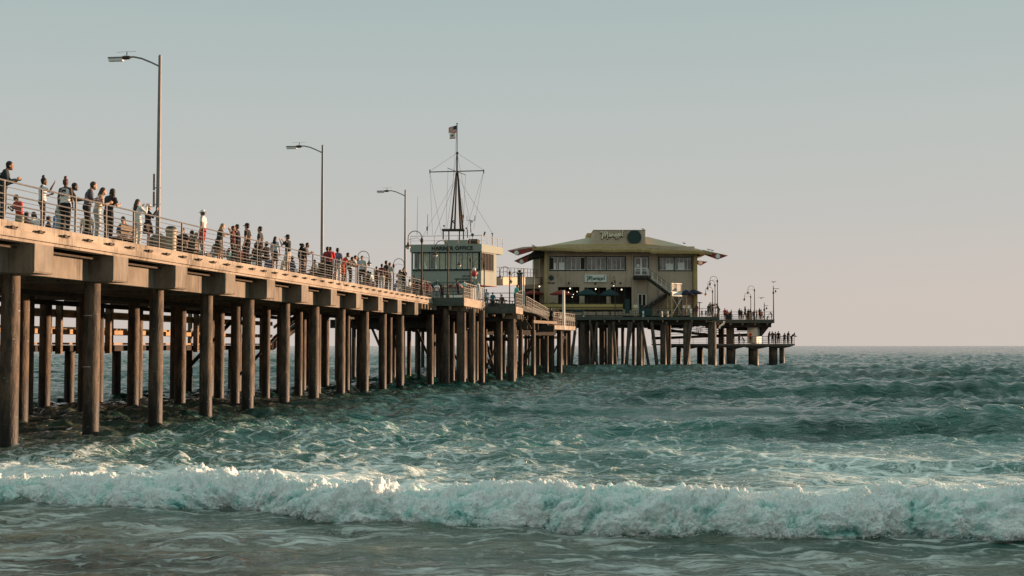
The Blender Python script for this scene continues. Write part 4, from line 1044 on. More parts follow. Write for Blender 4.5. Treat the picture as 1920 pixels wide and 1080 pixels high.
# corner columns
MB().span((q(1021, 500, YB - .3).x, YB - .45, zg), (q(1025.5, 500, YB - .3).x, YB - .02, q(1022, 466, YB - .4).z)).build('column', M_YELLOW, re_)
MB().span((q(1301, 500, YB - .3).x, YB - .6, zg), (q(1307, 500, YB - .3).x, YB - .02, q(1302, 470, YB - .4).z)).build('column', M_YELLOW, re_)

def window_unit(x0, x1, z0, z1, n, y, label=None, open_=()):
    o = empty('window', (0, 0, 0)); o.parent = re_
    f = MB(); t = .07
    f.span((x0, y - .04, z0), (x0 + t, y + .06, z1)); f.span((x1 - t, y - .04, z0), (x1, y + .06, z1)); f.span((x0 + t, y - .04, z0), (x1 - t, y + .06, z0 + t)); f.span((x0 + t, y - .04, z1 - t), (x1 - t, y + .06, z1))
    f.build('frame', M_WHITE, o)
    for k in range(n):
        a = x0 + t + (x1 - x0 - 2 * t) * k / n; b = x0 + t + (x1 - x0 - 2 * t) * (k + 1) / n
        MB().span((a + .02, y + .02, z0 + t), (b - .02, y + .045, z1 - t)).build('pane', M_INTERIOR if k in open_ else M_GLASS, o)
        if k: MB().span((a - .035, y - .03, z0 + t), (a + .035, y + .05, z1 - t)).build('mullion', M_WHITE, o)
    return o
def band(px0, px1, py0, py1, units):
    A = q(px0, py0); B = q(px1, py1); t = .14
    fm = MB(); y = YB - .06
    fm.span((A.x, y, B.z), (A.x + t, y + .2, A.z)); fm.span((B.x - t, y, B.z), (B.x, y + .2, A.z)); fm.span((A.x + t, y, B.z), (B.x - t, y + .2, B.z + t)); fm.span((A.x + t, y, A.z - t), (B.x - t, y + .2, A.z))
    for i, (u0, u1, n, op) in enumerate(units):
        window_unit(q(u0, py0).x, q(u1, py0).x, B.z + t, A.z - t, n, YB + .02, open_=op)
        if i: fm.span((q(units[i - 1][1], py0).x, y, B.z + t), (q(u0, py0).x, y + .2, A.z - t))
    fm.build('window_surround', M_OFFTRIM, re_)
band(*W1, [(1030.8, 1060, 4, (0,)), (1062, 1097.5, 4, (3,)), (1100, 1135.5, 4, ()), (1138, 1172.6, 4, ())])
band(*W2, [(1235.5, 1263, 4, ()), (1265, 1297.5, 4, ())])
# things seen behind the glass: pale blinds / boards
for px0, px1, py0, py1 in ((1038, 1043, 493, 507), (1048, 1058, 492, 507), (1248, 1262, 494, 507), (1271, 1283.5, 492, 507)):
    A = q(px0, py0); B = q(px1, py1); MB().span((A.x, YB - .005, B.z), (B.x, YB + .03, A.z)).build('board', M_WHITE, re_)
# upper door
A = q(DR_[0], DR_[2]); B = q(DR_[1], DR_[3]); d = empty('door', (0, 0, 0)); d.parent = re_
f = MB(); f.span((A.x - .12, YB - .08, B.z), (A.x, YB + .1, A.z + .12)); f.span((B.x, YB - .08, B.z), (B.x + .12, YB + .1, A.z + .12)); f.span((A.x, YB - .08, A.z), (B.x, YB + .1, A.z + .12)); f.build('surround', M_OFFTRIM, d)
m_ = (A.x + B.x) / 2
for x0, x1 in ((A.x, m_), (m_, B.x)):
    f = MB(); f.span((x0, YB - .03, B.z), (x0 + .12, YB + .04, A.z)); f.span((x1 - .12, YB - .03, B.z), (x1, YB + .04, A.z)); f.span((x0 + .12, YB - .03, A.z - .12), (x1 - .12, YB + .04, A.z)); f.span((x0 + .12, YB - .03, B.z), (x1 - .12, YB + .04, B.z + .2)); f.span((x0 + .12, YB - .03, B.z + .95), (x1 - .12, YB + .04, B.z + 1.06)); f.build('door_leaf', M_WHITE, d)
    MB().span((x0 + .12, YB, B.z + .2), (x1 - .12, YB + .02, A.z - .12)).build('pane', M_GLASS, d)
MB().span((A.x + .3, YB - .05, B.z + 1.25), (A.x + .7, YB - .035, B.z + 1.65)).build('notice', M_WHITE, d)
# ground floor openings
for gx in G[:3]:
    A = q(gx[0], gx[2]); B = q(gx[1], gx[3]); o = empty('shopfront', (0, 0, 0)); o.parent = re_
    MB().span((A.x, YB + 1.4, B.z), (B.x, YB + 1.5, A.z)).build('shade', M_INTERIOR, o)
    n = 3
    for k in range(n + 1): x = A.x + (B.x - A.x) * k / n; MB().span((x - .05, YB + .1, B.z), (x + .05, YB + .2, A.z)).build('mullion', M_OFFTRIM, o)
A = q(1196, 551); B = q(1212, 588); d = empty('door', (0, 0, 0)); d.parent = re_
f = MB(); m_ = (A.x + B.x) / 2
for x in (A.x + .05, m_, B.x - .05): f.span((x - .06, YB + .05, B.z), (x + .06, YB + .12, A.z))
f.span((A.x, YB + .06, A.z - .1), (B.x, YB + .11, A.z)); f.build('door_frame', M_WHITE, d); MB().span((A.x, YB + .2, B.z), (B.x, YB + .25, A.z)).build('pane', M_INTERIOR, d)
# roof: lower flared skirt with wavy eave, upper hip, sign block
sk = MB(); nx = 60; ly = YB - 2.0; hy = YB + 1.2
eave = [(998, 465.5), (1022, 464.5), (1060, 466.5), (1090, 468.8), (1118, 467.6), (1150, 469), (1185, 468), (1217, 469), (1222, 471.5), (1260, 472), (1300, 471.5), (1335, 473.5)]
upp = [(998, 463.0), (1022, 461.0), (1055, 458.5), (1085, 457.8), (1123, 457.2), (1210, 457.6), (1260, 462), (1302, 467), (1335, 472.3)]
ex = np.array([e[0] for e in eave]); ey = np.array([e[1] for e in eave]); ux = np.array([e[0] for e in upp]); uy = np.array([e[1] for e in upp])
vs = []; nr = 5
for i in range(nx + 1):
    px = 998 + (1335 - 998) * i / nx
    P0 = aty(px, np.interp(px, ex, ey) + .35 * math.sin(px * .35), ly); P1 = aty(px * .97 + 1160 * .03, np.interp(px, ux, uy), hy)
    for k in range(nr + 1):
        t = k / nr; p = P0.lerp(P1, t); p.z -= .22 * math.sin(math.pi * t); vs.append(p)
fs = [(i * (nr + 1) + k, (i + 1) * (nr + 1) + k, (i + 1) * (nr + 1) + k + 1, i * (nr + 1) + k + 1) for i in range(nx) for k in range(nr)]
sk.add(vs, fs); n_ = len(vs); sk.add([v - Vector((0, 0, .28)) for v in vs], [f[::-1] for f in fs])
sk.add([vs[i * (nr + 1)] for i in range(nx + 1)] + [vs[i * (nr + 1)] - Vector((0, 0, .28)) for i in range(nx + 1)], [(i, i + 1, nx + 2 + i, nx + 1 + i) for i in range(nx)])
roof = sk.build('roof', M_OLIVE, re_)
rb = MB()
for i in range(0, nx * 2):
    px = 1002 + (1330 - 1002) * i / (nx * 2)
    P0 = aty(px, np.interp(px, ex, ey) + .35 * math.sin(px * .35), ly); P1 = aty(px * .97 + 1160 * .03, np.interp(px, ux, uy), hy)
    pts_ = []
    for k in range(4):
        t = k / 3; p = P0.lerp(P1, t); p.z -= .22 * math.sin(math.pi * t) - .03; pts_.append(p)
    for a, b in zip(pts_, pts_[1:]): rb.beam(a, b, .06, .06)
rb.build('roof_ribs', M_OLIVE, roof)
A0, A1 = aty(1004, 463.2, YB - 1.0), aty(1330, 470.5, YB - 1.0); 
BL, BR = aty(1101, 446, YB + 7), aty(1214, 444, YB + 7); zb_ = BL.z
back = YB + 23
hip = MB(); 
F0, F1 = aty(1006, 463.0, YB + .8), aty(1328, 470, YB + .8); F0.z -= .1; F1.z -= .1
vsx = [F0, F1, BR, BL, Vector((F0.x - .8, back, F0.z)), Vector((F1.x, back, F1.z)), Vector((BL.x, YB + 16, zb_)), Vector((BR.x, YB + 16, zb_))]
hip.add(vsx, [(0, 1, 2, 3), (4, 0, 3, 6), (1, 5, 7, 2), (5, 4, 6, 7), (3, 2, 7, 6)]); hip.build('roof', M_TAN2, re_)
# raised wall below the sign joins roof and block
s0 = aty(1113, 432, YB + 2.5); s1 = aty(1210, 459, YB + 2.5)
blk = MB(); blk.span((s0.x, YB + 2.5, s1.z - .6), (s1.x, YB + 14, s0.z)); blk.build('sign_block', M_TAN, re_)
MB().span((s0.x - .05, YB + 2.42, s0.z), (s1.x + .05, YB + 14.1, s0.z + .08)).build('coping', M_TAN2, re_)
sx0 = aty(1101, 435, YB + 9)
MB().span((sx0.x, YB + 9, s1.z - .6), (s0.x - .01, YB + 14, aty(1101, 437, YB + 9).z)).build('sign_block', M_YELLOW, re_)
# soffit between wall and eave
MB().prism([(xl - .6, YB - 1.9, aty(1022, 469.5, YB - 1.9).z), (xr + .6, YB - 1.9, aty(1303, 473, YB - 1.9).z), (xr + .6, YB + .0, aty(1303, 472, YB).z), (xl - .6, YB + .0, aty(1022, 468, YB).z)], (0, 0, -.06)).build('soffit', M_TAN2, re_)
# maroon fins with white discs at the corners
def fin(tip, low, back_, top_, disc, y, r):
    o = MB(); P = [aty(*tip, y), aty(*low, y), aty(*back_, y + .0), aty(*top_, y + .0)]
    f_ = MB().prism([tuple(p) for p in P], (0, .22, 0)).build('fin', M_MAROON, re_)
    c = aty(*disc, y - .03); MB().cyl((c.x, y - .035, c.z), (c.x, y + .255, c.z), r, 18).build('disc', M_WHITE, f_)
fin((951.5, 470), (970.5, 479), (1006, 468.5), (1006, 463.5), (968.4, 474), YB - 1.5, .32)
fin((963.4, 489), (978, 495.5), (1001, 486), (997, 480), (977.8, 490.7), YB + 8, .31)
fin((1365, 479.4), (1346, 486.5), (1322, 478), (1318, 471.5), (1346, 480.6), YB - 1.5, .32)
fin((1327, 490.7), (1314, 498), (1304, 494), (1304, 488), (1313.5, 492.3), YB + 6, .31)
MB().prism([tuple(aty(*p, YB - 1.4)) for p in ((951.8, 469.4), (1006, 463.2), (1006, 461.5), (980, 463.2))], (0, .3, 0)).build('rafter', M_TAN2, re_)
MB().prism([tuple(aty(*p, YB + 8.1)) for p in ((965, 488.5), (1001, 472), (1003, 480), (990, 486))], (0, .3, 0)).build('rafter', M_DARK, re_)
MB().prism([tuple(aty(*p, YB - 1.4)) for p in ((1364.6, 478.8), (1330, 471), (1318, 468.2), (1318, 472))], (0, .3, 0)).build('rafter', M_TAN2, re_)
MB().prism([tuple(aty(*p, YB - .2)) for p in ((1006, 466), (1024, 468), (1024, 478), (1000, 482), (990, 485), (996, 474))], (0, 6, 0)).build('bracket', M_DARK, re_)
MB().prism([tuple(aty(*p, YB - .2)) for p in ((1303, 472), (1325, 477), (1312, 480), (1303, 484))], (0, 6, 0)).build('bracket', M_DARK, re_)
# script lettering drawn as strokes (unit: x 0..10, y 0..3)
SCRIPT = [[(-.5, 2.1), (-.1, 2.45), (.5, 2.35)], [(.55, 2.5), (.45, 1.4), (.05, -.3), (.2, -.35), (.9, 1.2), (1.6, 2.6), (1.72, 2.4), (1.35, .4), (1.45, .35), (2.1, 1.6), (2.7, 2.35), (2.75, 2.0), (2.55, .6), (2.75, -.4), (2.95, -.3)],
          [(4.1, 1.35), (3.75, 1.45), (3.3, .9), (3.35, .35), (3.7, .35), (4.1, 1.0), (4.15, 1.3), (4.05, .4), (4.3, .35), (4.6, .9)], [(4.6, .9), (4.75, 1.5), (4.8, .4), (4.95, .9), (5.25, 1.45), (5.45, 1.3)],
          [(5.75, 1.35), (5.6, .5), (5.75, .3), (6.0, .6)], [(5.85, 1.95), (5.95, 2.05)], [(6.9, 1.35), (6.5, 1.45), (6.1, .9), (6.2, .35), (6.5, .35), (6.9, 1.0), (6.95, 1.25), (6.85, .4), (7.1, .35), (7.4, .8)],
          [(7.4, .8), (7.85, 1.75), (7.8, 1.2), (8.0, .5), (7.6, -.1), (6.8, -.35), (6.3, -.3)], [(8.6, 1.4), (8.2, 1.0), (8.3, .4), (8.65, .4), (8.9, .95), (8.6, 1.4), (9.0, 1.3)], [(9.9, 2.6), (9.75, 2.65), (9.45, 1.4), (9.35, .5), (9.55, .3), (9.8, .5)]]
def script(name, x0, x1, zc, y, r, m, parent, dz=1.0, slope=0.0):
    s_ = (x1 - x0) / 10.5; mb = MB()
    for st_ in SCRIPT:
        pts_ = [Vector((x0 + (p[0] + .5) * s_, y, zc + (p[1] - 1.1) * s_ * dz + p[0] * s_ * slope)) for p in st_]
        # smooth once
        sm_ = [pts_[0]]
        for a, b in zip(pts_, pts_[1:]): sm_ += [a.lerp(b, .25), a.lerp(b, .75)]
        sm_.append(pts_[-1]); mb.path(sm_, r, 6)
    return mb.build(name, m, parent)
A = aty(1126, 441, YB + 2.4); B = aty(1169, 441, YB + 2.4)
rs_ = empty('roof_sign', (0, 0, 0), 0, 'cream script sign reading Mariasol with a dark teal disc on the roof block', 'sign')
script('lettering', A.x, B.x, A.z - .0, YB + 2.3, .065, mat('cream_letters', (.95, .84, .62), rough=.6), rs_, 1.15, .04)
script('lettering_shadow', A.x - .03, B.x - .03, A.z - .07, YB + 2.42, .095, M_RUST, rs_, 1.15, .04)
c = aty(1189.5, 444.6, YB + 2.3)
MB().cyl((c.x, YB + 2.30, c.z), (c.x, YB + 2.48, c.z), 1.0, 40).build('disc', mat('teal_disc', (.022, .05, .045), (.05, .022, .02), scale=1.2, rough=.8, lo=.3, hi=.5), rs_)
A = q(1096, 515); B = q(1137, 529)
ws = empty('wall_sign', (0, 0, 0), 0, 'white board sign with teal script lettering on the restaurant wall', 'sign')
MB().span((A.x, YB - .22, B.z), (B.x, YB - .04, A.z)).build('board', M_SIGNW, ws)
script('lettering', A.x + .22, B.x - .18, (A.z + B.z) / 2 - .0, YB - .24, .045, mat('teal_letters', (.02, .10, .09), rough=.7), ws, 1.0, .0)
c = q(1033.5, 521)
wsn = empty('sun_emblem', (c.x, YB, c.z), 0, 'small dark sun emblem over tiny lettering on the restaurant wall', 'emblem')
mb = MB(); mb.cyl((0, -.08, 0), (0, -.005, 0), .30, 20)
for k in range(14):
    a = k * 2 * math.pi / 14; mb.beam((.28 * math.cos(a), -.05, .28 * math.sin(a)), (.46 * math.cos(a), -.05, .46 * math.sin(a)), .04, .05, up=(0, 1, 0))
mb.build('sun', M_TEALP, wsn)
script('lettering', -.48, .48, -.70, -.04, .03, M_RUST, wsn)
# wall lamps
for i, px in enumerate((1066, 1116, 1147, 1163)):
    c = q(px, 531 + (1 if i == 1 else 0)); MB().ball((c.x, YB - .25, c.z), (.13, .13, .17)).build('wall_lamp', M_BLACKM, re_)
# string bulbs on the terrace
for i, (px, py) in enumerate(((1011.5, 537), (1069, 541), (1117, 542), (1165.5, 543), (1150.5, 535.5), (1073, 557), (1082, 547), (1075, 552), (1066, 548))):
    c = aty(px, py, YB - 3.5)
    e = empty('string_bulb', tuple(c), 0, 'small lit bulb hanging over the restaurant terrace', 'light bulb', 'bulbs over the terrace')
    MB().ball((0, 0, 0), .05 if i > 4 else .09, 8, 6).build('bulb', M_BULB, e); MB().cyl((0, 0, .1), (0, 0, .3), .02, 6).build('socket', M_BLACKM, e)

# terrace: mustard band, pale panels, planters, tables and parasols
YT = 178.5
def t_(px, py, y=YT): return aty(px, py, y)
te = empty('terrace_wall', (0, 0, 0), 0, 'mustard banded terrace wall with plants along its top', 'wall')
for (p0, p1, name, m, dy) in (((1000, 570.5), (1168, 575.5), 'upper_band', M_YELLOW, 0), ((1000, 577), (1168, 580), 'lower_band', M_YELLOW, 0), ((1000, 575.5), (1168, 577), 'groove', M_RUST, .06), ((1046, 580), (1168, 584), 'shadow_gap', M_DARK, .25), ((1270, 570), (1302, 577), 'upper_band', M_YELLOW, 3.6)):
    A = t_(*p0); B = t_(*p1); MB().span((A.x, YT + dy, B.z), (B.x, YT + dy + .3, A.z)).build(name, m, te)
for k in range(5): A = t_(1046 + k * 25, 585); B = t_(1046 + k * 25 + 20, 591.5); MB().span((A.x, YT + .3, B.z), (B.x, YT + .4, A.z)).build('panel', M_TAN, te)
tb_top = t_(1100, 571).z
MB().span((t_(1000, 570).x, YT + .3, ZR), (t_(1168, 570).x, YB - .02, ZR + .3)).build('terrace_floor', M_DECK, te)
# planting in the trough
M_LEAF = mat('planting', (.10, .09, .03), (.03, .045, .015), scale=9, rough=.9)
pm = MB(); r2 = random.Random(3)
for k in range(900):
    x = r2.uniform(t_(1002, 0).x, t_(1167, 0).x); z = tb_top + abs(r2.gauss(0, .11)); a = r2.uniform(0, 3.14); s_ = r2.uniform(.04, .1)
    yy = YT + .15 + r2.uniform(-.12, .12); dx, dz_ = math.cos(a) * s_, math.sin(a) * s_
    pm.add([(x - dx, yy, z - dz_), (x + dz_ * .5, yy + .03, z - dx * .4), (x + dx, yy, z + dz_), (x - dz_ * .5, yy - .03, z + dx * .4)], [(0, 1, 2, 3)])
pm.build('trough_plants', M_LEAF, None, label='low rusty green planting along the top of the terrace wall', cat='plants', kind='stuff')
def parasol(px, py, y, w, h, m, label, zb=None, group=None, open_=True):
    c = aty(px, py, y); zb = ZR if zb is None else zb
    e = empty('parasol', (c.x, y, zb), 0, label, 'parasol', group)
    top_ = c.z - zb; mb = MB(); n = 8
    R_ = w / 2; vs = [(0, 0, top_)]
    for rr_, zz in ((R_ * .5, top_ - h * .42), (R_, top_ - h)):
        for k in range(n * 2):
            a = math.pi * k / n; s_ = 1 if k % 2 == 0 else .93
            vs.append((rr_ * s_ * math.cos(a), rr_ * s_ * math.sin(a), zz - (0 if k % 2 == 0 else -.03)))
    nn_ = n * 2; fs = [(0, 1 + k, 1 + (k + 1) % nn_) for k in range(nn_)] + [(1 + k, 1 + nn_ + k, 1 + nn_ + (k + 1) % nn_, 1 + (k + 1) % nn_) for k in range(nn_)]
    mb.add(vs, fs); vl = [(R_ * (1 if k % 2 == 0 else .93) * math.cos(math.pi * k / n), R_ * (1 if k % 2 == 0 else .93) * math.sin(math.pi * k / n), top_ - h) for k in range(nn_)]
    mb.add(vl + [(v[0], v[1], v[2] - .16) for v in vl], [(k, (k + 1) % nn_, nn_ + (k + 1) % nn_, nn_ + k) for k in range(nn_)])
    mb.build('canopy', m, e); MB().cyl((0, 0, 0), (0, 0, top_ + .12), .035, 8).build('pole', M_STEEL, e)
    rb_ = MB()
    for k in range(n): a = 2 * math.pi * k / n; rb_.cyl((0, 0, top_ - h * .9), (R_ * .6 * math.cos(a), R_ * .6 * math.sin(a), top_ - h * .6), .015, 4)
    rb_.build('struts', M_STEEL, e)
    return e
parasol(1052, 543.5, YB - 3.0, 3.1, .55, M_REDCL, 'faded red parasol with a string of bulbs over the terrace tables', ZR + .3)
parasol(1000, 543.5, 188, 3.0, .55, M_REDCL, 'dull red parasol before the dark annex opening', ZR)
parasol(1101, 540.5, YB - 3.0, 3.0, .85, M_TEALCL, 'dark teal parasol under the white wall sign', ZR + .3)
parasol(1143, 541.5, YB - 2.6, 2.9, .85, M_TEALCL, 'dark teal parasol just beside the second shopfront opening', ZR + .3)
parasol(1287, 543, YB - 1.6, 2.1, .55, M_NAVYCL, 'navy parasol nearer the stair landing tower', ZR + .3)
parasol(1301, 542.5, YB - .8, 2.5, .5, M_NAVYCL, 'navy parasol poking past the lit corner column', ZR + .3)
parasol(820, 527, 118, 1.7, .42, M_TEALCL, 'dark green parasol above the viewing platform crowd', ZD)
parasol(885, 527.5, 120, 1.0, .35, M_TEALP, 'small green parasol next to the office lamp post', ZD)
parasol(871, 529, 124, 1.0, .3, mat('mint_canvas', (.25, .48, .42), rough=.8), 'small mint green parasol among the stalls', ZD)
parasol(858, 530, 123, 1.1, .35, mat('pink_canvas', (.42, .20, .18), rough=.8), 'faded pink parasol behind the seated person', ZD)
def cafe_table(x, y, z, label, group):
    e = empty('cafe_table', (x, y, z), 0, label, 'table', group)
    MB().cyl((0, 0, .70), (0, 0, .74), .42, 14).build('table_top', M_WHITE, e); MB().cyl((0, 0, 0), (0, 0, .70), .035, 8).build('stem', M_BLACKM, e); MB().cyl((0, 0, 0), (0, 0, .03), .25, 12).build('base', M_BLACKM, e)
    return e
def chair(x, y, z, rz_, label, group, m):
    e = empty('chair', (x, y, z), rz_, label, 'chair', group)
    MB().box((0, 0, .45), (.42, .42, .04)).build('seat', m, e); MB().box((0, .2, .72), (.42, .04, .42)).build('backrest', m, e)
    for i in (-1, 1):
        for j in (-1, 1): MB().cyl((i * .18, j * .18, 0), (i * .18, j * .18, .45), .02, 6).build('leg', m, e)
    return e
for i, px in enumerate((1058, 1076, 1104, 1124, 1152, 1166)):
    p = aty(px, 570, YB - 2.4); cafe_table(p.x, YB - 2.4, ZR + .35, 'small round white table on the terrace behind the plants', 'terrace tables')
    chair(p.x - .7, YB - 2.3, ZR + .35, 1.6, 'dark chair at a terrace table behind the plants', 'terrace chairs', M_BLACKM)
for i, px in enumerate((1241, 1250, 1259, 1232)):
    p = aty(px, 590, YR + 3); chair(p.x, YR + 3, ZR, i * 1.3, 'dark chair standing on the restaurant platform below the stairs', 'platform chairs', M_BLACKM)
for px in (1284, 1293): p = aty(px, 570, YB - 1.8); chair(p.x, YB - 1.8, ZR + .75, .4, 'white chair under the navy parasols', 'white chairs', M_WHITE)
# green banners and screens on the platform
def panel(px0, px1, py0, py1, y, label, cat='panel', m=None, name='screen'):
    A = aty(px0, py0, y); B = aty(px1, py1, y); e = empty(name, (A.x, y, B.z), 0, label, cat); w_ = B.x - A.x; h_ = A.z - B.z
    MB().span((0, 0, 0), (w_, .05, h_)).build('sheet', m or M_TEALP, e)
    for x in (0, w_): MB().span((x - .04, -.03, -.35), (x + .04, .08, h_ + .05)).build('post', M_BLACKM, e)
panel(1074, 1094, 580, 586, YR + .3, 'teal banner tied low under the red parasol', 'banner')
panel(1300, 1307, 578.5, 584, YR + 1, 'small teal sign beside the person in red', 'sign')
panel(1173, 1180, 561, 588, YR + .8, 'dark green gate post panel at the end of the terrace wall')
panel(1199, 1222, 578, 592, YR + 1.2, 'dark green screen below the lower stair flight')
for i, (px, lab) in enumerate(((1094, 'pale bollard by the teal banner'), (1296, 'tall white bollard before the navy parasols'), (1241, 'short white bollard by the dark chairs'), (1252, 'white bollard further along by the dark chairs'), (1206, 'pale bollard beside the lower stair foot'))):
    p = aty(px, 592, YR + .7); e = empty('bollard', (p.x, YR + .7, ZR), 0, lab, 'bollard'); MB().lathe((0, 0, 0), [(.12, 0), (.12, .75 if i != 1 else 1.1), (.09, .8 if i != 1 else 1.16), (.02, .83 if i != 1 else 1.2)], 10).build('body', M_WHITE, e, smooth=True); MB().lathe((0, 0, .3), [(.125, 0), (.125, .06)], 10).build('band', M_BLACKM, e)

# outside stairs with the landing tower
ss = empty('outside_stairs', (0, 0, 0), 0, 'outside staircase with pale stepped flight down to a braced landing tower', 'stairs')
ys = YB - 2.1
A = q(1187, 518, YB); B = q(1216, 518, YB)
MB().span((A.x, YB - 2.7, A.z - .45), (B.x, YB - .02, A.z)).build('landing', M_DARK, ss)
p0 = aty(1215, 518, ys); p1 = aty(1256, 549, ys)
n = 13
for k in range(n):
    x0 = p0.x + (p1.x - p0.x) * k / n; z0 = p0.z + (p1.z - p0.z) * (k + .5) / n
    MB().span((x0, ys - .55, z0 - .05), (x0 + (p1.x - p0.x) / n + .1, ys + .5, z0)).build('tread', M_WHITE, ss)
    MB().span((x0 + (p1.x - p0.x) / n - .02, ys - .5, z0 - .26), (x0 + (p1.x - p0.x) / n + .02, ys + .5, z0 - .052)).build('riser', M_WHITE, ss)
for dy in (-.58, .55): MB().beam(p0 + Vector((0, dy, -.35)), p1 + Vector((0, dy, -.35)), .08, .3).build('stringer', M_DARK, ss)
def stair_rail(P, Q, h, n, m1, m2):
    for z in (h, h * .62): MB().cyl(P + Vector((0, 0, z)), Q + Vector((0, 0, z)), .035, 6).build('handrail', m1, ss)
    for k in range(n + 1): p = P.lerp(Q, k / n); MB().beam(p, p + Vector((0, 0, h)), .06, .06).build('baluster', m2, ss)
stair_rail(p0 + Vector((0, -.6, 0)), p1 + Vector((0, -.6, 0)), 1.0, 5, M_BLACKM, M_WHITE)
A1_ = aty(1188, 518, YB - 1.85)
stair_rail(Vector((A.x + .1, YB - 1.85, A.z)), Vector((B.x - .4, YB - 1.85, A.z)), 1.05, 2, M_WHITE, M_WHITE)
# tower
T0 = aty(1256.5, 548, ys - .7); T1 = aty(1279.5, 548, ys - .7); zt = T0.z
zfb = aty(1256, 555.5, ys - .7).z; Y0_ = ys - 1.9; Y1_ = ys - .1
MB().beam((T0.x, Y0_, (zfb + zt + .06) / 2), (T1.x, Y1_, (zfb + zt + .06) / 2), .06, zt + .06 - zfb).build('fascia', M_WHITE, ss)
MB().prism([(T0.x, Y0_ + .05, zt), (T1.x, Y1_ + .05, zt), (T1.x - .5, ys + 1, zt), (T0.x - .3, ys + .6, zt)], (0, 0, .05)).build('landing', M_WHITE, ss)
zt2 = aty(1270, 532, ys - .7).z
pn = MB()
def tp(t, z, o=0.0): return (T0.x + (T1.x - T0.x) * t + o * .7, Y0_ + (Y1_ - Y0_) * t - o * .7, z)
for t in (0.03, .5, .97): pn.beam(tp(t, zt + .05), tp(t, zt2), .09, .09)
pn.beam(tp(0, zt2), tp(1, zt2), .09, .10)
for k in range(8): z = zt + .2 + k * (zt2 - zt - .3) / 8; pn.beam(tp(.04, z), tp(.96, z), .03, .035)
pn.build('guard', M_WHITE, ss)
MB().beam(tp(.04, (zt + zt2) / 2, -.04), tp(.96, (zt + zt2) / 2, -.04), .01, zt2 - zt - .1).build('mesh_panel', M_TAN2, ss)
for (x, y, m) in ((T0.x + .08, Y0_ + .1, M_YELLOW), (T1.x - .08, Y1_ + .1, M_RUST), (T0.x - .2, ys + .5, M_YELLOW), (T1.x - .55, ys + .9, M_RUST), ((T0.x + T1.x) / 2 - .2, (Y0_ + Y1_) / 2 + .15, M_RUST)):
    MB().span((x - .09, y - .09, ZR), (x + .09, y + .09, zt)).build('leg', m, ss)
zl = zt - .7
MB().beam(tp(.06, zl, .08), tp(.94, ZR + .5, .08), .05, .10, up=(0, 1, 0)).build('cross_brace', M_WHITE, ss); MB().beam(tp(.94, zl, .14), tp(.06, ZR + .5, .14), .05, .10, up=(0, 1, 0)).build('cross_brace', M_WHITE, ss)
MB().beam((T0.x - 1.0, ys + .9, zl + .3), (T0.x + .1, ys + .9, ZR + 1), .05, .09, up=(0, 1, 0)).build('cross_brace', M_TAN, ss)
L0 = aty(1207, 575, ys + 1.2); L1 = aty(1250, 546, ys + 1.2); zf = ZR
MB().beam(L0 + Vector((-.3, 0, -.6)), L1 + Vector((0, 0, -.6)), 1.2, .55).build('lower_flight', M_DARK, ss)
for dy in (-.6, .6):
    MB().cyl(L0 + Vector((0, dy, .0)), L1 + Vector((0, dy, .0)), .05, 6).build('handrail', M_POLE, ss)
    for k in range(1, 5): p = L0.lerp(L1, k / 5) + Vector((0, dy, -.5)); MB().beam(p, p + Vector((0, 0, .55 + (1.1 if k in (1, 3) else 0))), .05, .05).build('baluster', M_POLE, ss)

# ================================================================== lamps
def tall_lamp(px, py_top, label):
    zt_ = ZD + 7.85
    p = atz(px, py_top, zt_); e = empty('street_lamp', (p.x, p.y, DECK), -PA, label, 'street lamp', None)
    h = zt_ - DECK
    MB().path([(0, 0, .8), (0, 0, h * .5), (0, 0, h - .05)], [.095, .08, .06], 14).build('pole', M_POLE, e, smooth=True)
    MB().lathe((0, 0, h - .05), [(.06, 0), (.065, .04), (.03, .10)], 12).build('cap', M_POLE, e)
    MB().path([(0, 0, h - .42), (-.35, 0, h - .25), (-.75, 0, h - .08), (-1.1, 0, h - .0), (-1.3, 0, h - .01)], .035, 10).build('arm', M_POLE, e, smooth=True)
    hd = MB(); hd.path([(-1.25, 0, h - .02), (-1.42, 0, h - .02), (-1.58, 0, h - .03)], [.09, .12, .09], 10, sq=.7); hd.build('head', M_RUST, e)
    MB().box((-1.83, 0, h - .02), (.62, .20, .05)).build('hood', M_POLE, e); MB().box((-1.83, 0, h - .10), (.58, .17, .11)).build('lens', M_LAMPW, e)
    MB().path([(-1.38, 0, h + .08), (-1.38, 0, h + .2)], .02, 6).build('sensor', M_RUST, e)
    MB().path([(-1.8, 0, h + .20), (-1.38, 0, h + .22), (-1.0, 0, h + .21)], .006, 4).build('bird_wire', M_POLE, e)
    if py_top == 105:
        for z0, z1 in ((2.55, 3.2), (1.9, 2.5)): MB().box((-.17, -.02, (z0 + z1) / 2), (.05, .12, z1 - z0)).build('banner_bracket', M_POLE, e); MB().cyl((-.2, 0, z0 + .1), (0.1, 0, z0 + .1), .02, 6).build('strap', M_POLE, e)
    MB().lathe((0, 0, 0), [(.42, 0), (.42, .62), (.20, .80), (.11, .86)], 4).build('base', M_GREENFASCIA, e)
    return e
tall_lamp(300, 105, 'nearest tall street lamp, rising behind the striped-hat photographer')
tall_lamp(605, 273, 'middle tall street lamp, rising beside the person in the red hoodie')
tall_lamp(760, 357, 'farthest tall street lamp, rising just before the harbor office')
LAMP = {}
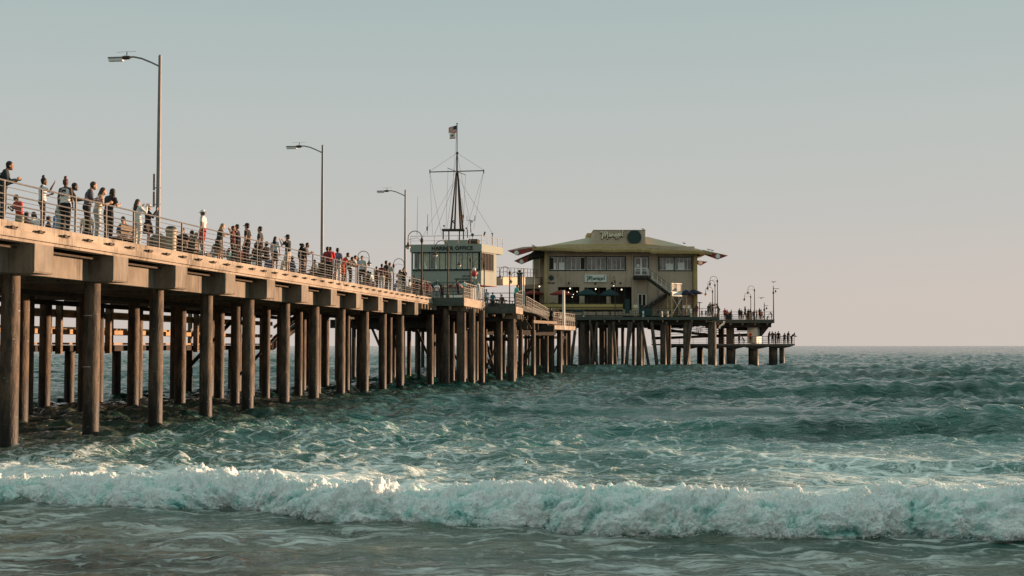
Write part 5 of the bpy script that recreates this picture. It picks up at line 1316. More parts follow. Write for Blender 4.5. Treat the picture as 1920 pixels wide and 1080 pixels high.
def crook_lamp(p, ztop, zbase, side, label, rz_=-PA, lit=False):
    e = empty('crook_lamp', (p[0], p[1], zbase), rz_, label, 'lamp post'); h = ztop - zbase; s = side; r = .5
    MB().path([(0, 0, 0), (0, 0, h - r)], [.075, .05], 10).build('pole', M_RUST, e, smooth=True)
    MB().lathe((0, 0, 0), [(.16, 0), (.16, .3), (.09, .5), (.075, .55)], 10).build('base', M_RUST, e, smooth=True)
    MB().lathe((0, 0, h - r - .35), [(.06, 0), (.11, .08), (.11, .25), (.05, .38)], 10).build('collar', M_RUST, e, smooth=True)
    pts_ = [(s * (r - r * math.cos(a)), 0, h - r + r * math.sin(a)) for a in [math.pi * k / 12 for k in range(13)]] + [(s * 2 * r, 0, h - r - .3)]
    MB().path(pts_, .028, 8).build('crook', M_RUST, e, smooth=True)
    MB().path([(0, 0, h - r - .25), (s * r * .7, 0, h - r + .02), (s * 2 * r - s * .05, 0, h - r - .12)], .014, 6).build('scroll', M_RUST, e)
    sh_ = MB().lathe((s * 2 * r, 0, h - r - .62), [(.22, 0), (.20, .06), (.09, .16), (.055, .32)], 12).build('shade', M_RUST, e, smooth=True)
    MB().ball((s * 2 * r, 0, h - r - .64), (.17, .17, .16), 12, 8).build('globe', M_GLOBE, e, smooth=True)
    return e
ZLT = CZ + 8.15
NEARL = ((791, 433, 'rusty crook lamp post nearest the last tall street lamp, in front of the office windows', ), (840, 451, 'crook lamp post standing on the first viewing platform corner'), (882, 473, 'crook lamp post before the last office window'),
         (908, 484, 'crook lamp post at the seaward corner of the office'), (955.5, 500, 'crook lamp post by the person in the turquoise shirt'))
for (px, py, lab) in NEARL:
    p = atz(px, py, ZLT); crook_lamp(p, ZLT, DECK - .02, -1, lab)
p = atz(975, 510, ZLT - .1); crook_lamp(p, ZLT - .1, DECK, -1, 'crook lamp post beside the square green column')
for (px, py, lab) in ((671, 471, 'crook lamp post with its globe over the crowd, nearest on the far side'), (738, 485, 'second crook lamp post on the far side of the pier, before the tall lamp'), (777, 508, 'crook lamp post seen against the low office wall')):
    p = atz(px, py, ZLT); crook_lamp(p, ZLT, DECK, 1, lab)
p = atz(849, 517, ZLT); crook_lamp(p, ZLT - .0, DECK, -1, 'distant crook lamp arch beside the small wall lettering')
# banner pole
p = aty(982, 606, 150); e = empty('banner_pole', (p.x, 150, ZD - 1), 0, 'slim pale banner pole before the restaurant annex', 'pole'); MB().cyl((0, 0, 0), (0, 0, 6.2), .075, 8).build('shaft', M_STEELW, e); MB().box((0, -.02, 2.9), (.26, .06, 1.5)).build('banner', M_FW, e)
p = aty(1001, 590, 160); e = empty('thin_pole', (p.x, 160, ZD - 1), 0, 'thin dark pole in front of the restaurant corner column', 'pole'); MB().cyl((0, 0, 0), (0, 0, 6.0), .05, 8).build('shaft', M_BLACKM, e); MB().ball((0, 0, 6.0), .08).build('finial', M_BLACKM, e)
def by_y(px, pyt, y): return aty(px, pyt, y)
for (px, pyt, y, zb, side, lab) in ((1345, 518, YR + 1, ZR, -1, 'taller crook lamp of the pair at the restaurant platform corner'), (1340.5, 526, YR + 5, ZR, -1, 'shorter crook lamp of the pair at the restaurant platform corner'), (1336, 538, YR + 10, ZR, -1, 'third and lowest crook lamp behind the platform corner pair'),
                                    (1414.5, 536, YE + 1, ZE, -1, 'taller crook lamp on the upper end deck'), (1407.5, 549, YE + 8, ZE, -1, 'shorter crook lamp on the upper end deck'), (1153, 519, YR + .6, ZR - .8, -1, 'slender crook lamp before the terrace wall')):
    p = aty(px, pyt, y); crook_lamp(p, p.z, zb, side, lab, 0 if px != 1153 else 1.2)
def cam_pole(px, pyt, y, zb, arm, lab):
    p = aty(px, pyt, y); e = empty('camera_pole', (p.x, y, zb), 0, lab, 'camera pole'); h = p.z - zb
    MB().cyl((0, 0, 0), (0, 0, h), .09, 8, .06).build('pole', M_RUST, e); MB().cyl((0, 0, h - .35), (arm, 0, h - .35), .04, 6).build('arm', M_RUST, e)
    MB().ball((.35, 0, h - .75), (.14, .12, .18)).build('camera', M_BLACKM, e); MB().box((-.02, -.05, h - 1.0), (.26, .2, .24)).build('junction_box', M_BLACKM, e); MB().cyl((0, 0, h), (0, 0, h + .2), .02, 6).build('spike', M_RUST, e)
cam_pole(1450, 537, YE + 1, ZE, .85, 'tall camera pole at the outermost corner of the upper end deck')
cam_pole(1433, 569, YE + 3, ZE, .6, 'short camera pole among the crowd on the upper end deck')
p = aty(1311.5, 568, YR + 1); e = empty('heater_post', (p.x, YR + 1, ZR), 0, 'dark post with a flat round hood on the restaurant platform', 'post'); MB().cyl((0, 0, 0), (0, 0, p.z - ZR), .07, 8).build('pole', M_BLACKM, e); MB().lathe((0, 0, p.z - ZR), [(.40, 0), (.36, .06), (.05, .12)], 14).build('hood', M_BLACKM, e)

# bins, boxes and benches on the near pier
def at_deck(px, D):   # point of the pier at a distance D (m) back from the edge, seen in picture column px at railing height
    d = ray(px, 640); u = Vector((d[0], d[1], 0)); nrm = UV; O_ = PL(-D, 0)
    t = (Vector((O_.x, O_.y, 0)).dot(nrm)) / u.dot(nrm); return u * t
p = at_deck(318.5, .8); e = empty('litter_bin', (p.x, p.y, DECK), 0, 'tall ribbed tan litter bin behind the railing near the lamp base', 'bin')
MB().lathe((0, 0, 0), [(.20, 0), (.20, .30), (.215, .31), (.215, .37), (.20, .38), (.20, .60), (.215, .61), (.215, .67), (.20, .68), (.20, .86), (.225, .88), (.225, .98), (.19, 1.0)], 22).build('drum', M_TANCAN, e, smooth=True)
MB().lathe((0, 0, 1.0), [(.20, 0), (.20, .04), (.12, .10), (.02, .11)], 22).build('lid', M_RUST, e, smooth=True)
def bench(px, D, label, rz_=0):
    p = at_deck(px, D); e = empty('bench', (p.x, p.y, DECK), -PA + rz_, label, 'bench', 'benches along the pier')
    for k in range(4): MB().span((-.20 + k * .105, -.9, .42), (-.11 + k * .105, .9, .46)).build('slat', M_TIMBER, e)
    for k in range(3): MB().span((-.25, -.9, .55 + k * .13), (-.21, .9, .65 + k * .13)).build('back_slat', M_TIMBER, e)
    for y in (-.75, .75): MB().span((-.25, y - .03, 0), (.2, y + .03, .42)).build('end_frame', M_BLACKM, e)
bench(345, 1.9, 'slatted bench behind the railing with people sitting beside the tan bin', math.pi); bench(405, 2.6, 'slatted bench behind the woman in the dark dress', math.pi); bench(232, 1.7, 'slatted bench with the seated person in blue', math.pi); bench(590, 3.4, 'slatted bench near the middle street lamp', math.pi)
# bench rows on the second platform
for i, px in enumerate((918, 934, 948)):
    p = aty(px, 580, 112 + i * 2); e = empty('picnic_bench', (p.x, p.y, ZC), .1, 'dark picnic bench on the second platform', 'bench', 'picnic benches on the second platform')
    MB().box((0, 0, .75), (1.5, .7, .05)).build('table_top', M_BLACKM, e)
    for s in (-1, 1):
        MB().box((0, s * .65, .45), (1.5, .25, .04)).build('seat', M_BLACKM, e); MB().beam((s * .6, -.6, 0), (s * .6, .15, .74), .06, .06).build('leg', M_BLACKM, e); MB().beam((s * .6, .6, 0), (s * .6, -.15, .74), .06, .06).build('leg', M_BLACKM, e)
# carts / boxes seen through the platform railings
def crate(px, py, y, zb, w_, h_, label, m):
    p = aty(px, py, y); e = empty('market_box', (p.x, y, zb), .2, label, 'box'); MB().span((-w_ / 2, -.3, 0), (w_ / 2, .3, h_)).build('body', m, e); MB().span((-w_ / 2 - .02, -.32, h_), (w_ / 2 + .02, .32, h_ + .05)).build('lid', M_BLACKM, e)
crate(848, 560, 108, ZD, 1.5, .6, 'low pale box behind the first platform railing', M_SIGNW); crate(868, 560, 109, ZD, .9, .7, 'greenish box under the mint parasol', M_TAN); crate(1366, 595, YE + 4, ZE, .9, 1.1, 'blue painted box near two people in red on the end deck', M_NAVYCL); crate(1404, 595, YE + 3, ZE, .85, 1.0, 'pale ribbed box on the end deck below the lamp', M_TAN)
# inflatable hanging by the office
p = aty(889, 513, 118)
e = empty('hanging_float', (p.x, p.y, p.z), 0, 'red and white puffed toy float hanging before the office lamp', 'float')
mb = MB(); mb.ball((0, 0, 0), (.26, .22, .30), 14, 10); mb.build('body', mat('float_red', (.50, .05, .04), rough=.5), e, smooth=True)
mb = MB(); mb.ball((0, -.02, .38), (.17, .15, .17), 12, 8); mb.ball((-.1, -.02, -.36), (.09, .09, .14), 10, 6); mb.ball((.12, -.02, -.36), (.09, .09, .14), 10, 6); mb.build('puffs', M_WHITE, e, smooth=True)
mb = MB(); mb.ball((.26, 0, .05), (.1, .08, .1)); mb.ball((-.24, 0, .08), (.09, .08, .1)); mb.build('arms', M_WHITE, e, smooth=True); MB().cyl((0, 0, .5), (0, 0, 1.1), .01, 4).build('cord', M_RUST, e)

# gulls
def gull(p, rz_, label, fly=False):
    e = empty('gull', tuple(p), rz_, label, 'gull')
    mb = MB()
    mb.path([(0, -.24, .16), (0, -.16, .14), (0, 0, .13), (0, .14, .18), (0, .20, .25)], [.012, .05, .085, .06, .03], 10)
    mb.ball((0, .21, .28), (.042, .05, .042), 8, 6); mb.path([(0, .25, .28), (0, .31, .27)], [.014, .004], 6)
    if fly:
        for s in (-1, 1): mb.prism([(0, .08, .17), (s * .3, .12, .30), (s * .62, -.02, .26), (s * .3, -.03, .27), (0, -.08, .16)], (0, 0, .018))
    else:
        for s in (-1, 1): mb.path([(s * .03, 0, .08), (s * .03, 0, 0)], .008, 5)
    mb.build('body', mat('gull_grey' + label[:6], (.10, .10, .10), (.3, .3, .3), rough=.8), e, smooth=True)
for px, py, y, lab, fl in ((1000, 462.5, YB - 1.5, 'gull perched on the shore end of the restaurant eave', 0), (1206, 431.5, YB + 4, 'gull perched above the teal disc on the roof block', 0), (1283, 458, YB + 3, 'lone gull perched half way down the roof hip', 0), (1329, 470, YB - 1, 'first of two gulls at the seaward eave tip', 0), (1335.5, 471.5, YB - 1, 'outer of two gulls at the seaward eave tip', 0),
                         (1427, 561, YE, 'gull gliding over the end deck crowd', 1), (1450, 531, YE, 'gull hovering over the tall camera pole', 1)):
    gull(aty(px, py, y), 1.2 if not fl else .4, lab, fl)
# ================================================================== people
def voxel(mb, size, name, smooth_it=4):
    me = mb.mesh('tmp', [])
    o = bpy.data.objects.new('tmp', me); COL.objects.link(o)
    r = o.modifiers.new('r', 'REMESH'); r.mode = 'VOXEL'; r.voxel_size = size
    s = o.modifiers.new('s', 'SMOOTH'); s.factor = .5; s.iterations = smooth_it
    dg = bpy.context.evaluated_depsgraph_get(); dg.update()
    out_ = bpy.data.meshes.new_from_object(o.evaluated_get(dg)); bpy.data.objects.remove(o); bpy.data.meshes.remove(me)
    out_.name = name; out_.polygons.foreach_set('use_smooth', [True] * len(out_.polygons))
    return out_
def limb(mb, pts, rad, n=12): 
    mb.path(pts, rad, n)
    for p, r in zip(pts, rad): mb.ball(p, r * .99, 12, 8)
# joints of a 1.75 m figure facing +y (x to its own right is +x)
BASE = dict(hip=(.095, 0, .93), knee=(.10, .03, .50), ankle=(.10, -.01, .09), pelvis=(0, 0, .97), waist=(0, 0, 1.10), chest=(0, .0, 1.30), neck=(0, .0, 1.47), head=(0, .02, 1.625), sh=(.175, 0, 1.42), el=(.23, -.03, 1.14), wr=(.24, .05, .90))
def pose(kind):
    J = {}
    for s, nme in ((-1, 'L'), (1, 'R')):
        for k in ('hip', 'knee', 'ankle', 'sh', 'el', 'wr'):
            v = BASE[k]; J[k + nme] = Vector((v[0] * s, v[1], v[2]))
    for k in ('pelvis', 'waist', 'chest', 'neck', 'head'): J[k] = Vector(BASE[k])
    def tilt(keys, a, piv):
        R_ = Matrix.Rotation(-a, 3, 'X')
        for k in keys: J[k] = R_ @ (J[k] - piv) + piv
    upper = ['waist', 'chest', 'neck', 'head', 'shL', 'shR', 'elL', 'elR', 'wrL', 'wrR']
    if kind == 'stand': J['kneeL'].y += .03; J['elR'] += Vector((.02, 0, 0))
    if kind == 'stride': J['kneeL'] += Vector((0, .12, .02)); J['ankleL'] += Vector((0, .22, .0)); J['kneeR'] += Vector((0, -.02, 0)); J['ankleR'] += Vector((0, -.26, .04)); J['wrL'] += Vector((0, -.12, .03)); J['wrR'] += Vector((0, .16, .05))
    if kind == 'lean':      # forearms on a rail
        tilt(upper, math.radians(24), J['pelvis']); J['pelvis'].y -= .05
        for s, n_ in ((-1, 'L'), (1, 'R')): J['el' + n_] = J['sh' + n_] + Vector((s * .05, .14, -.24)); J['wr' + n_] = J['el' + n_] + Vector((-s * .06, .24, .02))
        J['head'] += Vector((0, .02, -.01))
    if kind == 'lookdown':
        tilt(upper, math.radians(10), J['pelvis']); J['head'] += Vector((0, .05, -.02))
        for s, n_ in ((-1, 'L'), (1, 'R')): J['el' + n_] = J['sh' + n_] + Vector((s * .06, .06, -.27)); J['wr' + n_] = J['el' + n_] + Vector((-s * .10, .22, .07))
    if kind == 'photo':     # both hands raised before the face
        for s, n_ in ((-1, 'L'), (1, 'R')): J['el' + n_] = J['sh' + n_] + Vector((s * .08, .18, -.16)); J['wr' + n_] = J['el' + n_] + Vector((-s * .12, .14, .24))
    if kind == 'raise':     # one hand up ahead
        J['elR'] = J['shR'] + Vector((.04, .22, -.16)); J['wrR'] = J['elR'] + Vector((0, .12, .24)); J['elL'] = J['shL'] + Vector((-.05, .02, -.28)); J['wrL'] = J['elL'] + Vector((.04, .2, .06)); J['head'] += Vector((0, .03, -.02))
    if kind == 'bend':      # bent far over the rail
        tilt(upper, math.radians(48), J['pelvis']); J['pelvis'].y -= .08
        for s, n_ in ((-1, 'L'), (1, 'R')): J['el' + n_] = J['sh' + n_] + Vector((s * .05, .16, -.22)); J['wr' + n_] = J['el' + n_] + Vector((-s * .05, .22, -.04))
        J['head'] += Vector((0, .0, .02))
    if kind == 'sit':
        for s, n_ in ((-1, 'L'), (1, 'R')):
            J['knee' + n_] = Vector((s * .13, .42, .93)); J['ankle' + n_] = Vector((s * .13, .42, .51)); J['el' + n_] = J['sh' + n_] + Vector((s * .06, .08, -.26)); J['wr' + n_] = J['el' + n_] + Vector((-s * .06, .24, -.02))
        for k in J: J[k] = J[k] - Vector((0, 0, .43))
    return J
def lerp(a, b, t): return a.lerp(b, t)
def hands(mb, J):
    for s, n_ in ((-1, 'L'), (1, 'R')):
        w = J['wr' + n_]; d = (w - J['el' + n_]).normalized(); sd = d.cross(Vector((0, 1, 0.2))).normalized()
        up = sd.cross(d).normalized(); palm = w + d * .055
        mb.path([w - d * .01, w + d * .04, w + d * .09], [.026, .036, .034], 10, sq=.6)
        for k, (o_, ln) in enumerate(((-.028, .062), (-.010, .075), (.009, .070), (.027, .055))):
            b = w + d * .085 + sd * o_; m_ = b + d * ln * .55 - up * .008; mb.path([b - d * .02, b, m_, m_ + d * ln * .4 - up * .022], [.0105, .0105, .0098, .008], 7)
        b = w + d * .035 + sd * (-.032 * s); mb.path([b, b + d * .035 - sd * (.026 * s), b + d * .065 - sd * (.034 * s)], [.013, .0115, .009], 7)
_body = {}
def body_mesh(kind):
    if kind in _body: return _body[kind]
    J = pose(kind); mb = MB()
    hd = J['head']
    mb.ball(hd + Vector((0, -.005, .03)), (.076, .092, .098), 20, 14)          # skull
    mb.ball(hd + Vector((0, .022, -.045)), (.056, .066, .072), 16, 12)         # face and jaw
    mb.ball(hd + Vector((0, .052, -.095)), (.030, .030, .022), 10, 8)          # chin
    mb.path([hd + Vector((0, .086, .012)), hd + Vector((0, .098, -.028)), hd + Vector((0, .086, -.04))], [.010, .013, .011], 8)   # nose
    mb.ball(hd + Vector((0, .082, -.066)), (.024, .012, .010), 8, 6)           # lips
    for s in (-1, 1): mb.ball(hd + Vector((s * .078, -.005, -.01)), (.012, .022, .032), 8, 6)
    nk = J['neck']; mb.path([nk + Vector((0, -.01, -.05)), lerp(nk, hd, .35), lerp(nk, hd, .75)], [.062, .052, .052], 12)
    # torso
    ch, wa, pe_ = J['chest'], J['waist'], J['pelvis']
    shc = (J['shL'] + J['shR']) / 2
    mb.ball(ch, (.155, .105, .16), 18, 12); mb.ball(lerp(ch, wa, .55), (.135, .092, .14), 18, 12); mb.ball(wa, (.128, .09, .12), 18, 12); mb.ball(pe_ + Vector((0, -.015, -.02)), (.155, .108, .12), 18, 12)
    mb.path([J['shL'], shc + Vector((0, 0, .015)), J['shR']], [.055, .075, .055], 12); mb.ball(lerp(shc, ch, .5), (.165, .095, .09), 16, 10)
    for n_ in 'LR':
        limb(mb, [lerp(pe_, J['hip' + n_], .9), lerp(J['hip' + n_], J['knee' + n_], .4), J['knee' + n_], lerp(J['knee' + n_], J['ankle' + n_], .35), J['ankle' + n_]], [.088, .078, .055, .056, .037])
        an = J['ankle' + n_]; mb.path([an + Vector((0, -.045, -.055)), an + Vector((0, .03, -.05)), an + Vector((0, .12, -.066)), an + Vector((0, .165, -.07))], [.032, .040, .034, .018], 10, sq=.9)
        limb(mb, [J['sh' + n_], lerp(J['sh' + n_], J['el' + n_], .45), J['el' + n_], lerp(J['el' + n_], J['wr' + n_], .35), J['wr' + n_]], [.055, .047, .037, .037, .024])
    hands(mb, J)
    _body[kind] = voxel(mb, .0115, 'body_' + kind, 2); return _body[kind]
_cl = {}
def top_mesh(kind, style):
    key = (kind, style)
    if key in _cl: return _cl[key]
    J = pose(kind); mb = MB(); g_ = .017
    ch, wa, pe_ = J['chest'], J['waist'], J['pelvis']; shc = (J['shL'] + J['shR']) / 2
    mb.ball(ch, (.165 + g_, .11 + g_, .16), 18, 12); mb.ball(lerp(ch, wa, .5), (.148 + g_, .105 + g_, .15), 18, 12); mb.ball(wa, (.145 + g_, .102 + g_, .12), 18, 12); mb.ball(lerp(wa, pe_, .7), (.158 + g_, .112 + g_, .09), 18, 12)
    if style != 'tank': mb.path([J['shL'], shc + Vector((0, 0, .012)), J['shR']], [.06 + g_ * .7, .078 + g_ * .5, .06 + g_ * .7], 12)
    else: mb.path([lerp(J['shL'], shc, .35), shc, lerp(J['shR'], shc, .35)], [.05, .068, .05], 12)
    mb.ball(lerp(shc, ch, .5), (.168 + g_, .10 + g_, .10), 16, 10)
    for n_ in 'LR':
        s, e, w = J['sh' + n_], J['el' + n_], J['wr' + n_]
        if style == 'tee': mb.path([s, lerp(s, e, .3), lerp(s, e, .68)], [.066, .066, .068], 14)
        if style == 'long': limb(mb, [s, lerp(s, e, .45), e, lerp(e, w, .4), lerp(e, w, .94)], [.068, .062, .052, .048, .036])
    _cl[key] = voxel(mb, .0125, 'top_' + kind + style, 3); return _cl[key]
def bottom_mesh(kind, style):
    key = (kind, 'b' + style)
    if key in _cl: return _cl[key]
    J = pose(kind); mb = MB(); pe_ = J['pelvis']
    mb.ball(pe_ + Vector((0, -.012, -.03)), (.168, .124, .12), 18, 12)
    if style in ('trousers', 'shorts'):
        for n_ in 'LR':
            h, k, a = J['hip' + n_], J['knee' + n_], J['ankle' + n_]
            if style == 'trousers': limb(mb, [lerp(pe_, h, .9), lerp(h, k, .45), k, lerp(k, a, .45), lerp(k, a, .9)], [.100, .092, .072, .070, .062])
            else: mb.path([lerp(pe_, h, .9), lerp(h, k, .45), lerp(h, k, .92)], [.102, .10, .094], 14); mb.ball(lerp(pe_, h, .9), .1, 12, 8)
    elif style in ('skirt', 'dress', 'maxi'):
        z1 = {'skirt': .52, 'dress': .60, 'maxi': .16}[style]; c = pe_
        if kind == 'sit':
            for n_ in 'LR': limb(mb, [lerp(pe_, J['hip' + n_], .9), J['knee' + n_]], [.11, .10])
            mb.box((0, .22, pe_.z - .05), (.3, .45, .12))
        else:
            mb.path([(0, c.y - .01, c.z + .06), (0, c.y, (c.z + z1) / 2), (0, c.y + .01, z1)], [.155, .185, .215 if style != 'maxi' else .25], 18, sq=.82)
    _cl[key] = voxel(mb, .014, 'low_' + kind + style, 3); return _cl[key]
def hair_mesh(kind, style):
    key = (kind, 'h' + style)
    if key in _cl: return _cl[key]
    hd = pose(kind)['head']; mb = MB()
    if style != 'bald': mb.ball(hd + Vector((0, -.018, .045)), (.086, .096, .096), 18, 12); mb.ball(hd + Vector((0, -.035, -.005)), (.082, .072, .085), 16, 10)
    if style == 'long': mb.path([hd + Vector((0, -.04, .02)), hd + Vector((0, -.085, -.12)), hd + Vector((0, -.10, -.28)), hd + Vector((0, -.09, -.38))], [.085, .095, .085, .04], 12)
    if style == 'bob': mb.ball(hd + Vector((0, -.03, -.03)), (.105, .09, .125), 16, 10)
    if style == 'curly':
        r_ = random.Random(4)
        for k in range(26): mb.ball(hd + Vector((r_.uniform(-.1, .1), -.05 + r_.uniform(-.07, .05), r_.uniform(-.18, .10))), r_.uniform(.035, .055), 8, 6)
    if style == 'bun': mb.ball(hd + Vector((0, -.03, .165)), (.05, .05, .055), 12, 8); mb.ball(hd + Vector((.015, -.02, .19)), (.035, .04, .035), 10, 6)
    _cl[key] = voxel(mb, .012, 'hair_' + style, 2); return _cl[key]
def hat_mesh(kind, style):
    key = (kind, 'hat' + style)
    if key in _cl: return _cl[key]
    hd = pose(kind)['head']; mb = MB()
    if style == 'cap':
        mb.lathe(tuple(hd + Vector((0, -.008, .035))), [(.098, 0), (.100, .035), (.085, .075), (.045, .102), (.005, .108)], 20)
        mb.prism([tuple(hd + Vector(v)) for v in ((-.07, .07, .035), (-.055, .15, .022), (0, .175, .018), (.055, .15, .022), (.07, .07, .035))], (0, 0, .012))
    else:
        mb.lathe(tuple(hd + Vector((0, -.008, .02))), [(.15, -.005), (.152, .0), (.105, .02), (.104, .045), (.09, .08), (.05, .11), (.005, .115)], 20); mb.m = [0] * len(mb.f)
        n = 20
        for i, f in enumerate(mb.f):
            mb.m[i] = 1 if 3 * n <= i < 4 * n or 1 * n <= i < 2 * n else 0
    me = mb.mesh('hat_' + style, [None, None] if style != 'cap' else [None], True)
    _cl[key] = me; return me
_mats = {}
def cmat(h):
    if h not in _mats:
        c = tuple(min(.85, v * (1.45 if max(hx(h)) > .05 else 1.25)) for v in hx(h)); _mats[h] = mat('cloth_' + h, c, tuple(v * .72 for v in c), scale=9, rough=.85, bump=.3, bscale=30)
    return _mats[h]
def plaid(h1, h2):
    k = 'plaid' + h1
    if k in _mats: return _mats[k]
    m = bpy.data.materials.new('plaid_cloth'); nt, b = nodes(m); L = nt.links.new; N = nt.nodes.new
    tc = N('ShaderNodeTexCoord'); out_ = None
    for ax in ('X', 'Z'):
        w = N('ShaderNodeTexWave'); w.bands_direction = ax; w.inputs['Scale'].default_value = 5.5; L(tc.outputs['Object'], w.inputs['Vector'])
        if out_ is None: out_ = w.outputs['Fac']
        else:
            a = N('ShaderNodeMath'); a.operation = 'MULTIPLY'; L(out_, a.inputs[0]); L(w.outputs['Fac'], a.inputs[1]); out_ = a.outputs[0]
    r = ramp_node(nt, [(.2, hx(h1)), (.6, hx(h2))], out_); L(r.outputs[0], b.inputs['Base Color']); b.inputs['Roughness'].default_value = .85
    _mats[k] = m; return m
SKIN = {'l': mat('skin_light', (.48, .28, .19), (.42, .23, .15), rough=.6), 'm': mat('skin_tan', (.33, .18, .11), (.28, .15, .09), rough=.6), 'd': mat('skin_dark', (.12, .06, .038), (.09, .045, .03), rough=.55)}
HAIR = {'k': mat('hair_black', (.012, .009, .008), rough=.6), 'b': mat('hair_brown', (.06, .03, .018), rough=.6), 'y': mat('hair_blond', (.30, .19, .10), rough=.6), 'r': mat('hair_auburn', (.10, .03, .02), rough=.6), 'g': mat('hair_grey', (.2, .19, .18), rough=.7)}
def mesh_obj(name, me, m, parent, m2=None):
    o = bpy.data.objects.new(name, me); COL.objects.link(o); o.parent = parent
    if not me.materials: me.materials.append(None)
    o.material_slots[0].link = 'OBJECT'; o.material_slots[0].material = m
    if m2 and len(o.material_slots) > 1: o.material_slots[1].link = 'OBJECT'; o.material_slots[1].material = m2
    return o
FACE = {'A': 0.0, 'L': math.pi / 2, 'R': -math.pi / 2, 'C': math.pi}
M_EYE = mat('eye_dark', (.02, .015, .012), rough=.3)
_eye = MB().ball((0, 0, 0), (.011, .006, .006), 8, 6).mesh('eye', M_EYE)
_shoe = None
def person(loc, h, face, ps, skin, hair, top, low, label, hat=None, group=None, near=False):
    """hair 'k-long', top 'tee-AABBCC', low 'trousers-AABBCC'"""
    a = FACE[face] if isinstance(face, str) else face
    k = h / 1.75
    e = empty('person', loc, a, label, 'person', group); e.scale = (k, k, k)
    mesh_obj('body', body_mesh(ps), SKIN[skin], e)
    ts, tcn = top.split('-'); ls, lc = low.split('-')
    mesh_obj({'tee': 'shirt', 'long': 'jacket', 'tank': 'vest_top'}[ts], top_mesh(ps, ts), plaid('3A3A48', '7A6F70') if tcn == 'plaid' else cmat(tcn), e)
    mesh_obj({'trousers': 'trousers', 'shorts': 'shorts'}.get(ls, 'skirt'), bottom_mesh(ps, ls), cmat(lc), e)
    hc, hs = hair.split('-')
    if hs != 'bald': mesh_obj('hair', hair_mesh(ps, hs), HAIR[hc], e)
    if hat:
        st_, c1 = hat.split('-'); mesh_obj('hat' if st_ != 'cap' else 'cap', hat_mesh(ps, st_), cmat(c1), e, cmat('E8E0D4'))
    J = pose(ps)
    if near:
        for s in (-1, 1):
            o = bpy.data.objects.new('eye', _eye); COL.objects.link(o); o.parent = e; o.location = J['head'] + Vector((s * .029, .083, .008))
        for n_ in 'LR':
            an = J['ankle' + n_]; mb = MB(); mb.path([an + Vector((0, -.055, -.045)), an + Vector((0, .03, -.035)), an + Vector((0, .12, -.055)), an + Vector((0, .175, -.065))], [.040, .050, .042, .026], 10, sq=.95)
            mb.build('shoe', cmat('2A2626' if ls == 'trousers' else 'B8B0A6'), e, smooth=True)
    return e
